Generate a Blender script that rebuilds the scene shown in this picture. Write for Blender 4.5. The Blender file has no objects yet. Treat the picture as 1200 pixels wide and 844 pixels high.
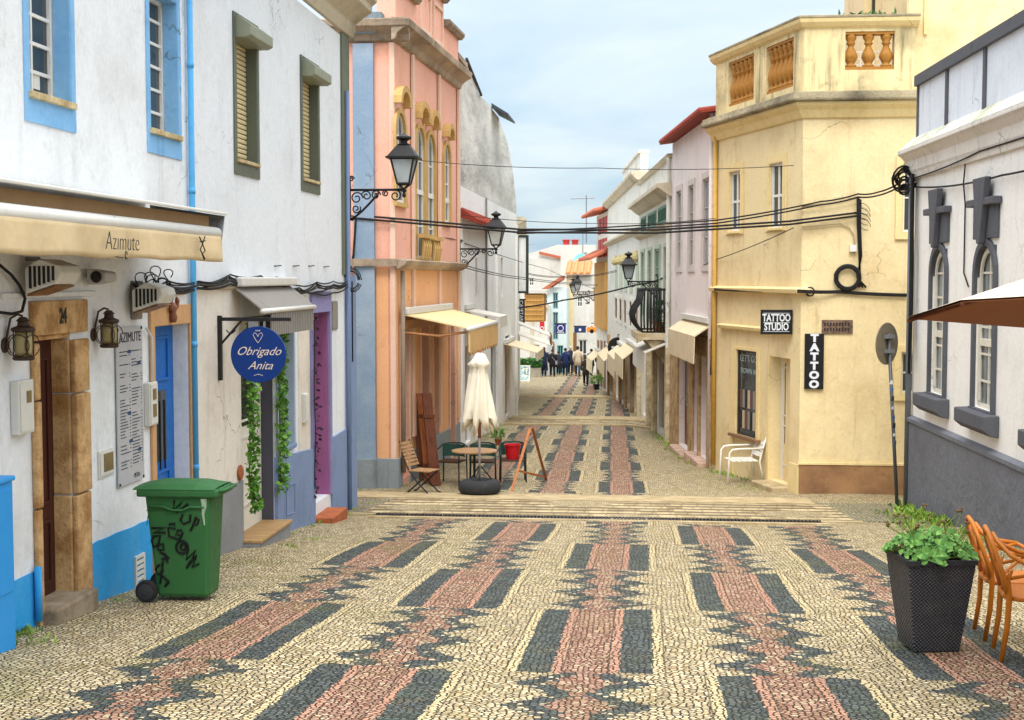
import bpy, bmesh, math, random
from mathutils import Vector, Matrix
random.seed(7)
SC = bpy.context.scene
COL = SC.collection
V = Vector
# ------------------------------------------------------------------ camera model (eye at the origin)
F_PX = 1600.0
PIT = math.atan(97/1600.0)
YAW = math.atan(155*math.cos(PIT)/1600.0)
FW = V((-math.sin(YAW)*math.cos(PIT), math.cos(YAW)*math.cos(PIT), -math.sin(PIT)))
RT = V((math.cos(YAW), math.sin(YAW), 0))
UP = V((-math.sin(YAW)*math.sin(PIT), math.cos(YAW)*math.sin(PIT), math.cos(PIT)))
def ray(px, py): return FW + RT*((px-600)/F_PX) + UP*((422-py)/F_PX)
def at_y(px, py, Y):
    d = ray(px, py); return d*(Y/d.y)
PROF = [(-60,3.6),(0,-1.8),(20.3,-3.64),(25,-4.06),(27,-4.15),(38,-4.45),(52,-5.12),(65,-5.72),(78,-6.18),(100,-6.8),(160,-7.6),(700,-12)]
def sm(a, b, x):
    t = min(1, max(0, (x-a)/(b-a))); return t*t*(3-2*t)
def gz(y, x=0):
    for (a, za), (b, zb) in zip(PROF, PROF[1:]):
        if y <= b:
            z = za+(zb-za)*(y-a)/(b-a); break
    else: z = PROF[-1][1]
    return z-0.17*sm(-.8, 1.2, x)*sm(29, 35, y)*(1-sm(42, 50, y))
def ground(px, py):
    d = ray(px, py); lo, hi = 2.0, 300.0
    for _ in range(50):
        m = (lo+hi)/2; p = d*(m/d.y)
        if p.z > gz(p.y, p.x): lo = m
        else: hi = m
    p = d*(lo/d.y); p.z = gz(p.y, p.x); return p
class Wall:
    def __init__(s, P, d, side):
        s.P = V((P[0], P[1])); s.d = V((d[0], d[1])).normalized()
        s.n = V((-s.d.y, s.d.x))*side          # street side
    def hit(s, px, py, off=0):
        D = ray(px, py); P = s.P+s.n*off; D2 = V((D.x, D.y))
        t = P.dot(s.n)/D2.dot(s.n)
        return ((D2*t-P).dot(s.d), D.z*t)
    def u(s, px, py=325): return s.hit(px, py)[0]
    def z(s, px, py): return s.hit(px, py)[1]
    def R(s, x0, y0, x1, y1, off=0):            # two opposite corners in the photograph -> rectangle on the wall
        a, b = s.hit(x0, y0, off), s.hit(x1, y1, off)
        return (min(a[0], b[0]), max(a[0], b[0]), min(a[1], b[1]), max(a[1], b[1]))
    def w(s, u, w, z):
        p = s.P+s.d*u+s.n*w; return V((p.x, p.y, z))
    def flat(s, u, w=0):
        p = s.P+s.d*u+s.n*w; return (p.x, p.y)
    def g(s, u): p = s.flat(u); return gz(p[1], p[0])
# ------------------------------------------------------------------ mesh builder
class MB:
    def __init__(s): s.v = []; s.f = []
    def face(s, *ps):
        b = len(s.v); s.v += [V(p) for p in ps]; s.f.append(tuple(range(b, b+len(ps))))
    def hexa(s, p):                             # 4 bottom then 4 top
        b = len(s.v); s.v += [V(q) for q in p]
        for f in ((3,2,1,0),(4,5,6,7),(0,1,5,4),(1,2,6,5),(2,3,7,6),(3,0,4,7)): s.f.append(tuple(b+i for i in f))
    def box(s, x0, x1, y0, y1, z0, z1):
        s.hexa([(x0,y0,z0),(x1,y0,z0),(x1,y1,z0),(x0,y1,z0),(x0,y0,z1),(x1,y0,z1),(x1,y1,z1),(x0,y1,z1)])
    def wbox(s, W, u0, u1, w0, w1, z0, z1):
        s.hexa([W.w(u0,w0,z0),W.w(u1,w0,z0),W.w(u1,w1,z0),W.w(u0,w1,z0),W.w(u0,w0,z1),W.w(u1,w0,z1),W.w(u1,w1,z1),W.w(u0,w1,z1)])
    def prism(s, A, Bq):                        # two matching outlines
        n = len(A); b = len(s.v); s.v += [V(p) for p in A]+[V(p) for p in Bq]
        s.f.append(tuple(range(b, b+n))); s.f.append(tuple(range(b+2*n-1, b+n-1, -1)))
        for i in range(n):
            j = (i+1) % n; s.f.append((b+i, b+n+i, b+n+j, b+j))
    def wprism(s, W, pts, w0, w1): s.prism([W.w(u, w0, z) for u, z in pts], [W.w(u, w1, z) for u, z in pts])
    def wprof(s, W, u0, u1, prof):              # (w,z) outline swept along the wall
        s.prism([W.w(u0, w, z) for w, z in prof], [W.w(u1, w, z) for w, z in prof])
    def tube(s, pts, r, n=8, closed=False, sx=1):
        pts = [V(p) for p in pts]; m = len(pts); b = len(s.v)
        rs = r if isinstance(r, (list, tuple)) else [r]*m
        ref = None
        for i, p in enumerate(pts):
            a = pts[(i-1) % m] if (closed or i) else p
            c = pts[(i+1) % m] if (closed or i < m-1) else p
            t = (c-a)
            if t.length < 1e-9: t = V((0,0,1))
            t.normalize()
            if ref is None: ref = V((0,0,1)) if abs(t.z) < .9 else V((1,0,0))
            x = ref-t*ref.dot(t)
            if x.length < 1e-6: x = t.orthogonal()
            x.normalize(); ref = x; y = t.cross(x)
            for k in range(n):
                a_ = 2*math.pi*k/n; s.v.append(p+x*math.cos(a_)*rs[i]+y*math.sin(a_)*rs[i]*sx)
        for i in range(m if closed else m-1):
            j = (i+1) % m
            for k in range(n):
                l = (k+1) % n; s.f.append((b+i*n+k, b+i*n+l, b+j*n+l, b+j*n+k))
        if not closed:
            s.f.append(tuple(b+k for k in range(n-1, -1, -1))); s.f.append(tuple(b+(m-1)*n+k for k in range(n)))
    def lathe(s, c, prof, n=16, ax=None):
        c = V(c); b = len(s.v); m = len(prof)
        A = V((0,0,1)) if ax is None else V(ax).normalized()
        X = A.orthogonal().normalized() if ax is not None else V((1,0,0)); Y = A.cross(X)
        for r, z in prof:
            for k in range(n):
                t = 2*math.pi*k/n; s.v.append(c+A*z+X*(r*math.cos(t))+Y*(r*math.sin(t)))
        for i in range(m-1):
            for k in range(n):
                l = (k+1) % n; s.f.append((b+i*n+k, b+i*n+l, b+(i+1)*n+l, b+(i+1)*n+k))
        s.f.append(tuple(b+k for k in range(n-1, -1, -1))); s.f.append(tuple(b+(m-1)*n+k for k in range(n)))
    def frust(s, c, x0, y0, x1, y1, h, rz=0):   # four-sided tapered block
        q = Matrix.Rotation(rz, 3, 'Z'); c = V(c)
        lo = [q@V((a*x0/2, b_*y0/2, 0))+c for a, b_ in ((-1,-1),(1,-1),(1,1),(-1,1))]
        hi = [q@V((a*x1/2, b_*y1/2, h))+c for a, b_ in ((-1,-1),(1,-1),(1,1),(-1,1))]
        s.hexa(lo+hi)
    def sphere(s, c, rx, ry=None, rz=None, n=10, m=7):
        ry = ry or rx; rz = rz or rx; c = V(c); b = len(s.v)
        s.v.append(c+V((0,0,-rz)))
        for i in range(1, m):
            p = math.pi*i/m-math.pi/2
            for k in range(n):
                t = 2*math.pi*k/n; s.v.append(c+V((rx*math.cos(p)*math.cos(t), ry*math.cos(p)*math.sin(t), rz*math.sin(p))))
        s.v.append(c+V((0,0,rz))); e = len(s.v)-1
        for k in range(n):
            l = (k+1) % n; s.f.append((b, b+1+l, b+1+k)); s.f.append((e, b+1+(m-2)*n+k, b+1+(m-2)*n+l))
            for i in range(m-2): s.f.append((b+1+i*n+k, b+1+i*n+l, b+1+(i+1)*n+l, b+1+(i+1)*n+k))
    def leaf(s, p, d, size, w=.6, droop=.0):
        p = V(p); d = V(d).normalized(); x = d.cross(V((random.uniform(-1,1), random.uniform(-1,1), random.uniform(.2,1.2))))
        if x.length < 1e-4: x = d.orthogonal()
        x.normalize(); nn = x.cross(d)
        a = p+d*size*.45+x*size*w*.5+nn*size*.08; c = p+d*size*.45-x*size*w*.5+nn*size*.08; e = p+d*size-V((0,0,droop*size))
        s.face(p, a, e); s.face(p, e, c)
    def build(s, name, mat, parent=None, smooth=False, bevel=0, local=False, loc=None, recalc=True):
        me = bpy.data.meshes.new(name); o = bpy.data.objects.new(name, me); COL.objects.link(o)
        off = V((0,0,0))
        if parent is not None:
            o.parent = parent
            if not local: off = wloc(parent)
        elif loc is not None:
            o.location = loc
            if not local: off = V(loc)
        me.from_pydata([tuple(v-off) for v in s.v], [], s.f); me.update()
        if recalc:
            bm = bmesh.new(); bm.from_mesh(me); bmesh.ops.remove_doubles(bm, verts=bm.verts, dist=1e-5) if smooth else None
            bmesh.ops.recalc_face_normals(bm, faces=bm.faces); bm.to_mesh(me); bm.free()
        if mat: me.materials.append(mat)
        if smooth:
            for p in me.polygons: p.use_smooth = True
        if bevel:
            m = o.modifiers.new('bevel', 'BEVEL'); m.width = bevel; m.segments = 2; m.limit_method = 'ANGLE'; m.angle_limit = .7
        return o
def wloc(o):
    p = V((0,0,0))
    while o is not None: p += V(o.location); o = o.parent
    return p
def tag(o, label=None, cat=None, group=None, kind=None):
    if label: o['label'] = label
    if cat: o['category'] = cat
    if group: o['group'] = group
    if kind: o['kind'] = kind
    return o
def thing(name, label, cat, loc=(0,0,0), group=None, rz=0):
    o = bpy.data.objects.new(name, None); COL.objects.link(o); o.location = loc; o.rotation_euler = (0,0,rz); o.empty_display_size = .2
    return tag(o, label, cat, group)
def copy_tree(o, parent=None):
    c = o.copy(); COL.objects.link(c)
    if parent is not None: c.parent = parent
    for ch in [k for k in bpy.data.objects if k.parent == o]: copy_tree(ch, c)
    return c
def text_mesh(txt, size, shear=0, sx=1, offset=0, align='CENTER', line=1.0):
    cu = bpy.data.curves.new('lettering', 'FONT'); cu.body = txt; cu.size = size; cu.align_x = align; cu.align_y = 'CENTER'
    cu.shear = shear; cu.offset = offset; cu.extrude = .0015; cu.resolution_u = 3; cu.space_line = line
    t = bpy.data.objects.new('lettering', cu); COL.objects.link(t)
    dg = bpy.context.evaluated_depsgraph_get(); dg.update()
    me = bpy.data.meshes.new_from_object(t.evaluated_get(dg)); bpy.data.objects.remove(t); bpy.data.curves.remove(cu)
    vs = [V((v.co.x*sx, v.co.y, v.co.z)) for v in me.vertices]; fs = [tuple(p.vertices) for p in me.polygons]; bpy.data.meshes.remove(me)
    return vs, fs
def letters(parent, txt, c, right, up, size, mat, name='lettering', **kw):
    vs, fs = text_mesh(txt, size, **kw); right = V(right).normalized(); up = V(up).normalized(); nn = right.cross(up); c = V(c)
    mb = MB(); mb.v = [c+right*v.x+up*v.y+nn*v.z for v in vs]; mb.f = fs
    return mb.build(name, mat, parent, recalc=False)
# ------------------------------------------------------------------ materials
def lin(h):
    h = h.lstrip('#'); c = [int(h[i:i+2], 16)/255 for i in (0,2,4)]
    return tuple((x/12.92 if x <= .04045 else ((x+.055)/1.055)**2.4) for x in c)+(1,)
class NT:
    def __init__(s, name):
        s.m = bpy.data.materials.new(name); s.m.use_nodes = True; s.t = s.m.node_tree; s.b = s.t.nodes['Principled BSDF']
        s.b.inputs['Specular IOR Level'].default_value = .3
    def n(s, typ, ins=None, **pr):
        nd = s.t.nodes.new(typ)
        for k, v in pr.items(): setattr(nd, k, v)
        for k, v in (ins or {}).items(): s.put(nd.inputs[k], v)
        return nd
    def put(s, sock, v):
        if isinstance(v, bpy.types.NodeSocket): s.t.links.new(v, sock)
        else: sock.default_value = v
    def M(s, op, *a, clamp=False):
        nd = s.t.nodes.new('ShaderNodeMath'); nd.operation = op; nd.use_clamp = clamp
        for i, v in enumerate(a): s.put(nd.inputs[i], v)
        return nd.outputs[0]
    def mix(s, f, a, b, mode='MIX'):
        nd = s.t.nodes.new('ShaderNodeMix'); nd.data_type = 'RGBA'; nd.blend_type = mode
        s.put(nd.inputs[0], f); s.put(nd.inputs[6], a); s.put(nd.inputs[7], b); return nd.outputs[2]
    def rmp(s, v, a, b, lo=0.0, hi=1.0):
        nd = s.t.nodes.new('ShaderNodeMapRange'); nd.interpolation_type = 'SMOOTHSTEP'
        for i, x in enumerate((v, a, b, lo, hi)): s.put(nd.inputs[i], x)
        return nd.outputs[0]
    def pos(s): return s.n('ShaderNodeNewGeometry').outputs['Position']
    def scl(s, v, k): return s.n('ShaderNodeVectorMath', {0: v, 1: k}, operation='MULTIPLY').outputs[0]
    def noise(s, v, scale, detail=4, rough=.55, dist=0):
        return s.n('ShaderNodeTexNoise', {'Vector': v, 'Scale': scale, 'Detail': detail, 'Roughness': rough, 'Distortion': dist}).outputs[0]
    def bump(s, h, dist, strength=1):
        nd = s.n('ShaderNodeBump', {'Height': h, 'Distance': dist, 'Strength': strength}); s.t.links.new(nd.outputs[0], s.b.inputs['Normal'])
    def fin(s, col, rough=.8, metal=0, spec=None):
        s.put(s.b.inputs['Base Color'], col); s.put(s.b.inputs['Roughness'], rough); s.b.inputs['Metallic'].default_value = metal
        if spec is not None: s.b.inputs['Specular IOR Level'].default_value = spec
        return s.m
def k(c, f): return tuple(min(1, x*f) for x in c[:3])+(1,)
def plaster(name, hexc, stain='#8a7f6c', amt=.3, streak=.3, bump=.004, grime=0.0, cover=.55, along=1.0):
    t = NT(name); p = t.scl(t.pos(), (1, along, 1)); c = lin(hexc)
    n1 = t.noise(p, .8, 5, .62); n2 = t.noise(t.scl(p, (2.6, 2.6, .22)), 1.7, 4, .65); n3 = t.noise(p, 22, 4); n4 = t.noise(p, 3.3, 5, .7)
    col = t.mix(t.M('MULTIPLY', t.rmp(n1, cover-.08, .8), amt), c, lin(stain))
    col = t.mix(t.M('MULTIPLY', t.rmp(n2, .53, .78), streak), col, k(lin(stain), .75))
    col = t.mix(t.M('MULTIPLY', t.rmp(n4, .56, .72), amt*.55), col, k(lin(stain), .8))
    if grime: 
        n5 = t.noise(t.scl(p, (1.3, 1.3, .8)), 1.1, 6, .72); col = t.mix(t.M('MULTIPLY', t.rmp(n5, .38, .66), grime), col, lin('#57544d'))
    col = t.mix(1, col, t.n('ShaderNodeCombineColor', {0: t.rmp(n3, 0, 1, .9, 1.08), 1: t.rmp(n3, 0, 1, .9, 1.08), 2: t.rmp(n3, 0, 1, .9, 1.08)}).outputs[0], 'MULTIPLY')
    vc = t.n('ShaderNodeTexVoronoi', {'Vector': t.n('ShaderNodeVectorMath', {0: p, 1: t.n('ShaderNodeVectorMath', {0: t.n('ShaderNodeTexNoise', {'Vector': p, 'Scale': 2.2, 'Detail': 3}).outputs[1], 1: (.9,.9,.9)}, operation='MULTIPLY').outputs[0]}, operation='ADD').outputs[0], 'Scale': .55}, feature='DISTANCE_TO_EDGE').outputs[0]
    crk = t.M('MULTIPLY', t.M('MULTIPLY', t.M('SUBTRACT', 1, t.rmp(vc, .002, .007)), t.rmp(t.noise(p, .7, 3), .52, .62)), min(.55, amt+.05)); col = t.mix(crk, col, lin('#4a443c'))
    pat = t.rmp(t.noise(t.scl(p, (.9,.9,1.2)), .9, 2, .3), .575, .583, 0, .10 if amt > .3 else .05); col = t.mix(pat, col, k(c, 1.12))
    h = t.M('ADD', t.M('MULTIPLY', t.noise(p, 70, 2), .2), t.M('ADD', t.noise(p, 9, 4), t.M('MULTIPLY', n4, 1.5)))
    t.bump(h, bump); return t.fin(col, .88)
def paint(name, hexc, rough=.5, metal=0, wear=.15, worn='#6a5c4a', bump=.0012, sc=9, spec=None):
    t = NT(name); p = t.pos(); c = lin(hexc); n1 = t.noise(p, sc, 6, .65); n2 = t.noise(p, sc*6, 3)
    col = t.mix(t.M('MULTIPLY', t.rmp(n1, .5, .75), wear), c, lin(worn)); col = t.mix(t.rmp(n2, .2, .9, 0, .25), col, k(c, .8))
    t.bump(t.M('ADD', n1, t.M('MULTIPLY', n2, .4)), bump); return t.fin(col, t.rmp(n1, .2, .8, max(.05, rough-.1), min(1, rough+.15)), metal, spec)
def wood(name, hexc, dark='#3a2415', sc=(30,30,2.5), rough=.6):
    t = NT(name); p = t.n('ShaderNodeTexCoord').outputs['Object']; c = lin(hexc)
    n1 = t.noise(t.scl(p, sc), 1, 6, .65, .4); n2 = t.noise(p, 4, 4)
    col = t.mix(t.rmp(n1, .4, .72, 0, .7), c, lin(dark)); col = t.mix(t.rmp(n2, .4, .8, 0, .3), col, k(c, .6)); t.bump(n1, .003); return t.fin(col, rough)
def fabric(name, hexc, fold=.01, dirt=.2, dcol='#8d7454'):
    t = NT(name); p = t.pos(); c = lin(hexc); n1 = t.noise(p, 2.2, 6, .6); n2 = t.noise(t.scl(p, (1, 1, .3)), 5, 5, .6)
    col = t.mix(t.M('MULTIPLY', t.rmp(n1, .45, .8), dirt), c, lin(dcol)); col = t.mix(t.M('MULTIPLY', t.rmp(n2, .55, .8), dirt), col, k(lin(dcol), .8))
    t.bump(t.M('ADD', t.noise(p, 3.5, 3), t.M('MULTIPLY', t.noise(p, 160, 2), .04)), fold); return t.fin(col, .9)
def glass(name, hexc, rough=.06):
    t = NT(name); p = t.pos(); n1 = t.noise(p, 1.3, 3); col = t.mix(t.rmp(n1, .35, .7), lin(hexc), k(lin(hexc), .45)); t.bump(t.noise(p, 2, 2), .004); return t.fin(col, rough, 0, .6)
def foliage(name, a, b, rough=.55):
    t = NT(name); p = t.pos(); o = t.n('ShaderNodeNewGeometry').outputs['Random Per Island']
    col = t.mix(o, lin(a), lin(b)); col = t.mix(t.rmp(t.noise(p, 14, 3), .4, .7, 0, .5), col, k(lin(a), .6)); m = t.fin(col, rough); return m
def stone(name, a, b, sc=5, bump=.012):
    t = NT(name); p = t.pos(); n1 = t.noise(p, sc, 8, .68); n2 = t.noise(p, sc*7, 5, .7); n3 = t.noise(p, sc*.3, 4)
    col = t.mix(t.rmp(n1, .35, .68), lin(a), lin(b)); col = t.mix(t.rmp(n2, .5, .75, 0, .55), col, k(lin(b), .45)); col = t.mix(t.rmp(n3, .5, .8, 0, .5), col, k(lin(a), .6))
    t.bump(t.M('ADD', n1, t.M('MULTIPLY', n2, .5)), bump); return t.fin(col, .85)
MT = {}
def G(key, fn, *a, **kw):
    if key not in MT: MT[key] = fn(key, *a, **kw)
    return MT[key]
white_frame = G('white_joinery', paint, '#e4e3df', .5, wear=.2)
dark_glass = G('window_glass', glass, '#3d4244')
grey_glass = G('curtained_glass', glass, '#8a9296', .12)
iron = G('black_iron', paint, '#2b2b2d', .5, .4, wear=.3, worn='#5a4a40')
cable_m = G('cable_rubber', paint, '#1d1c1d', .7, wear=.2)
# ------------------------------------------------------------------ building helpers
def facade(mb, W, u0, u1, z0, z1, holes=(), back=5, rd=.22, drop=None):
    """front skin with real openings and reveals, closed behind by sides, top and back"""
    us = sorted({u0, u1, *[min(max(x, u0), u1) for h in holes for x in h[:2]]}); zs = sorted({z0, z1, *[min(max(x, z0), z1) for h in holes for x in h[2:4]]})
    for a, b in zip(us, us[1:]):
        for c, e in zip(zs, zs[1:]):
            m, q = (a+b)/2, (c+e)/2
            if any(h[0] < m < h[1] and h[2] < q < h[3] for h in holes): continue
            mb.face(W.w(a,0,c), W.w(b,0,c), W.w(b,0,e), W.w(a,0,e))
    for h in holes:
        d = h[4] if len(h) > 4 else rd; a, b, c, e = h[:4]
        mb.face(W.w(a,0,c), W.w(a,-d,c), W.w(a,-d,e), W.w(a,0,e)); mb.face(W.w(b,0,c), W.w(b,-d,c), W.w(b,-d,e), W.w(b,0,e))
        mb.face(W.w(a,0,e), W.w(a,-d,e), W.w(b,-d,e), W.w(b,0,e)); mb.face(W.w(a,0,c), W.w(a,-d,c), W.w(b,-d,c), W.w(b,0,c))
    for u in (u0, u1): mb.face(W.w(u,0,z0), W.w(u,-back,z0), W.w(u,-back,z1), W.w(u,0,z1))
    mb.face(W.w(u0,0,z1), W.w(u1,0,z1), W.w(u1,-back,z1), W.w(u0,-back,z1)); mb.face(W.w(u0,-back,z0), W.w(u1,-back,z0), W.w(u1,-back,z1), W.w(u0,-back,z1))
def ring(mb, W, r, bw, w0, w1, bt=None, bb=None):
    u0, u1, z0, z1 = r; bt = bw if bt is None else bt; bb = bw if bb is None else bb
    mb.wbox(W, u0-bw, u0, w0, w1, z0-bb, z1+bt); mb.wbox(W, u1, u1+bw, w0, w1, z0-bb, z1+bt)
    if bt: mb.wbox(W, u0, u1, w0, w1, z1, z1+bt)
    if bb: mb.wbox(W, u0, u1, w0, w1, z0-bb, z0)
def inner(mb, W, r, t, w0, w1):
    u0, u1, z0, z1 = r; e = .003
    mb.wbox(W, u0+e, u0+t, w0, w1, z0+e, z1-e); mb.wbox(W, u1-t, u1-e, w0, w1, z0+e, z1-e)
    mb.wbox(W, u0+t, u1-t, w0, w1, z1-t, z1-e); mb.wbox(W, u0+t, u1-t, w0, w1, z0+e, z0+t)
def sash(mb, W, r, w, nx=2, nz=3, b=.055, bar=.028, th=.05):
    u0, u1, z0, z1 = r; inner(mb, W, r, b, w, w+th)
    for i in range(1, nx):
        u = u0+(u1-u0)*i/nx; mb.wbox(W, u-bar/2, u+bar/2, w+.008, w+th-.006, z0+b, z1-b)
    for i in range(1, nz):
        z = z0+(z1-z0)*i/nz; mb.wbox(W, u0+b, u1-b, w+.011, w+th-.009, z-bar/2, z+bar/2)
def window(par, W, r, depth=.18, fm=None, pm=None, nx=2, nz=3, sur=None, sill=None, b=.055, bar=.028, label=None):
    fm = fm or white_frame; pm = pm or dark_glass; u0, u1, z0, z1 = r
    fr = MB(); sash(fr, W, r, -depth, nx, nz, b, bar)
    if sur:
        bw, bb, sm_, proud = sur; m = MB(); ring(m, W, r, bw, 0.002, proud, bt=bw, bb=bb); inner(m, W, r, .014, -depth+.06, proud-.004)
        part = m.build('window', sm_, par); f = fr.build('frame', fm, part)
    else:
        part = fr.build('window', fm, par)
    if label: part['label'] = label
    g = MB(); g.wbox(W, u0+b*.5, u1-b*.5, -depth+.012, -depth+.02, z0+b*.5, z1-b*.5); g.build('pane', pm, part)
    if sill:
        s_ = MB(); s_.wbox(W, u0-.03, u1+.03, -depth+.055, .05, z0-.035, z0+.018); s_.build('sill', sill, part, bevel=.006)
    return part
def blank(par, W, r, depth, mat, name='shutter', nz=0, lab=None):
    m = MB(); u0, u1, z0, z1 = r; m.wbox(W, u0+.003, u1-.003, -depth-.03, -depth, z0+.003, z1-.003)
    for i in range(nz):
        z = z0+(z1-z0)*(i+.5)/nz; m.wbox(W, u0+.01, u1-.01, -depth+.001, -depth+.012, z-.35*(z1-z0)/nz, z+.35*(z1-z0)/nz)
    o = m.build(name, mat, par)
    if lab: o['label'] = lab
    return o
def door(par, W, r, depth, mat, panels=((.12,.45),(.52,.92)), glassr=None, hm=None, label=None, two=False):
    u0, u1, z0, z1 = r; m = MB(); m.wbox(W, u0+.004, u1-.004, -depth-.05, -depth, z0+.004, z1-.004)
    cols = [(u0+.004, (u0+u1)/2-.004), ((u0+u1)/2+.004, u1-.004)] if two else [(u0+.004, u1-.004)]
    for a, b in cols:
        wd = b-a
        for p, q in panels:
            ring(m, W, (a+wd*.2, b-wd*.2, z0+(z1-z0)*p+.03, z0+(z1-z0)*q-.03), .03, -depth+.001, -depth+.018)
    o = m.build('door', mat, par, bevel=.004)
    if label: o['label'] = label
    if glassr:
        g = MB()
        for a, b in cols:
            wd = b-a; g.wbox(W, a+wd*.24, b-wd*.24, -depth+.002, -depth+.008, z0+(z1-z0)*glassr[0], z0+(z1-z0)*glassr[1])
        g.build('pane', dark_glass, o)
    h = MB(); h.tube([W.w(u0+.1, -depth+.002, z0+1.0), W.w(u0+.1, -depth+.05, z0+1.0), W.w(u0+.2, -depth+.05, z0+1.0)], .011, 6); h.build('handle', hm or iron, o, smooth=True)
    return o
def cable(pts, r=.012, sag=0.0, seg=10):
    out = []
    for a, b in zip(pts, pts[1:]):
        a, b = V(a), V(b)
        for i in range(seg):
            t = i/seg; out.append(a.lerp(b, t)-V((0,0,sag*4*t*(1-t))))
    out.append(V(pts[-1])); return out
# ================================================================== WORLD, LIGHT, CAMERA
SUN_EL, SUN_AZ = math.radians(52), math.radians(181)     # azimuth clockwise from +Y
w = bpy.data.worlds.new("World"); SC.world = w; w.use_nodes = True; nt = w.node_tree; bg = nt.nodes['Background']
sky = nt.nodes.new('ShaderNodeTexSky'); sky.sky_type = 'NISHITA'; sky.sun_disc = False; sky.sun_elevation = SUN_EL; sky.sun_rotation = SUN_AZ
sky.air_density = 1.0; sky.dust_density = 2.0; sky.ozone_density = 1.5
tc = nt.nodes.new('ShaderNodeTexCoord'); sep = nt.nodes.new('ShaderNodeSeparateXYZ'); nt.links.new(tc.outputs['Generated'], sep.inputs[0])
def wm(op, *a):
    nd = nt.nodes.new('ShaderNodeMath'); nd.operation = op
    for i, x in enumerate(a):
        if isinstance(x, bpy.types.NodeSocket): nt.links.new(x, nd.inputs[i])
        else: nd.inputs[i].default_value = x
    return nd.outputs[0]
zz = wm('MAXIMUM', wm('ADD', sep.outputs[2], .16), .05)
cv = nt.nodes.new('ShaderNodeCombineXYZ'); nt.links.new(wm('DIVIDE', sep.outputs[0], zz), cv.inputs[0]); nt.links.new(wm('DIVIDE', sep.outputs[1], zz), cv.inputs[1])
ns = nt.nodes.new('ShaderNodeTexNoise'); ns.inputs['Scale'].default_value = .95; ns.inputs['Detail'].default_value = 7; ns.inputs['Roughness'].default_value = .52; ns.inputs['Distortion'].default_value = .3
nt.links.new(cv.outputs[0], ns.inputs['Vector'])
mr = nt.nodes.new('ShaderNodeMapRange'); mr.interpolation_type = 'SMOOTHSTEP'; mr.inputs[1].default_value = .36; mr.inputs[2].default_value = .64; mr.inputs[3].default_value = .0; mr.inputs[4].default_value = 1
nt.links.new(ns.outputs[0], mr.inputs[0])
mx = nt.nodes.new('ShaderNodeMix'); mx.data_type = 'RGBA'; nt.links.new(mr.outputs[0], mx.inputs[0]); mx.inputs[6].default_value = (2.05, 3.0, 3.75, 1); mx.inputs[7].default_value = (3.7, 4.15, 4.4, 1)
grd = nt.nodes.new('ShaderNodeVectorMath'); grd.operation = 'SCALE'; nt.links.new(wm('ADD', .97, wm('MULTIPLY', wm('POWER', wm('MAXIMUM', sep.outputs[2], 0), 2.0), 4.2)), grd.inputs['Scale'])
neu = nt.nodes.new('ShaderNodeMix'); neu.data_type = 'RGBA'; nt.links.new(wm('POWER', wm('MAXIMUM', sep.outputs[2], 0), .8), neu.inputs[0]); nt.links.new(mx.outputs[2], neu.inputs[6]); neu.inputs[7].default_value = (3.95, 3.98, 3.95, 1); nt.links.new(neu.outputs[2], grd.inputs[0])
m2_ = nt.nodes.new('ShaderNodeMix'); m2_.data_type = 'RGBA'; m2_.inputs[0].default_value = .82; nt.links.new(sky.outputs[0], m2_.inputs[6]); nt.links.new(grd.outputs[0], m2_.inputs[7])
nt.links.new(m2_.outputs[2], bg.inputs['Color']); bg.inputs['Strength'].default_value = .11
sd = bpy.data.lights.new('sun', 'SUN'); sd.energy = 1.25; sd.angle = math.radians(28); sd.color = (1, .96, .9)
so = bpy.data.objects.new('sun', sd); COL.objects.link(so)
sv = V((math.sin(SUN_AZ)*math.cos(SUN_EL), math.cos(SUN_AZ)*math.cos(SUN_EL), math.sin(SUN_EL))); so.rotation_euler = sv.to_track_quat('Z', 'Y').to_euler(); so.location = sv*60
cd = bpy.data.cameras.new('camera'); cam = bpy.data.objects.new('camera', cd); COL.objects.link(cam); SC.camera = cam
cd.sensor_fit = 'HORIZONTAL'; cd.sensor_width = 36; cd.lens = 48; cd.clip_start = .1; cd.clip_end = 2000
cam.matrix_world = Matrix(((RT.x, UP.x, -FW.x, 0), (RT.y, UP.y, -FW.y, 0), (RT.z, UP.z, -FW.z, 0), (0,0,0,1)))
SC.view_settings.view_transform = 'Standard'; SC.view_settings.look = 'None'; SC.view_settings.gamma = 1; SC.view_settings.exposure = 1.05
SC.view_settings.use_curve_mapping = False
SC.cycles.max_bounces = 6; SC.cycles.diffuse_bounces = 3
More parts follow.
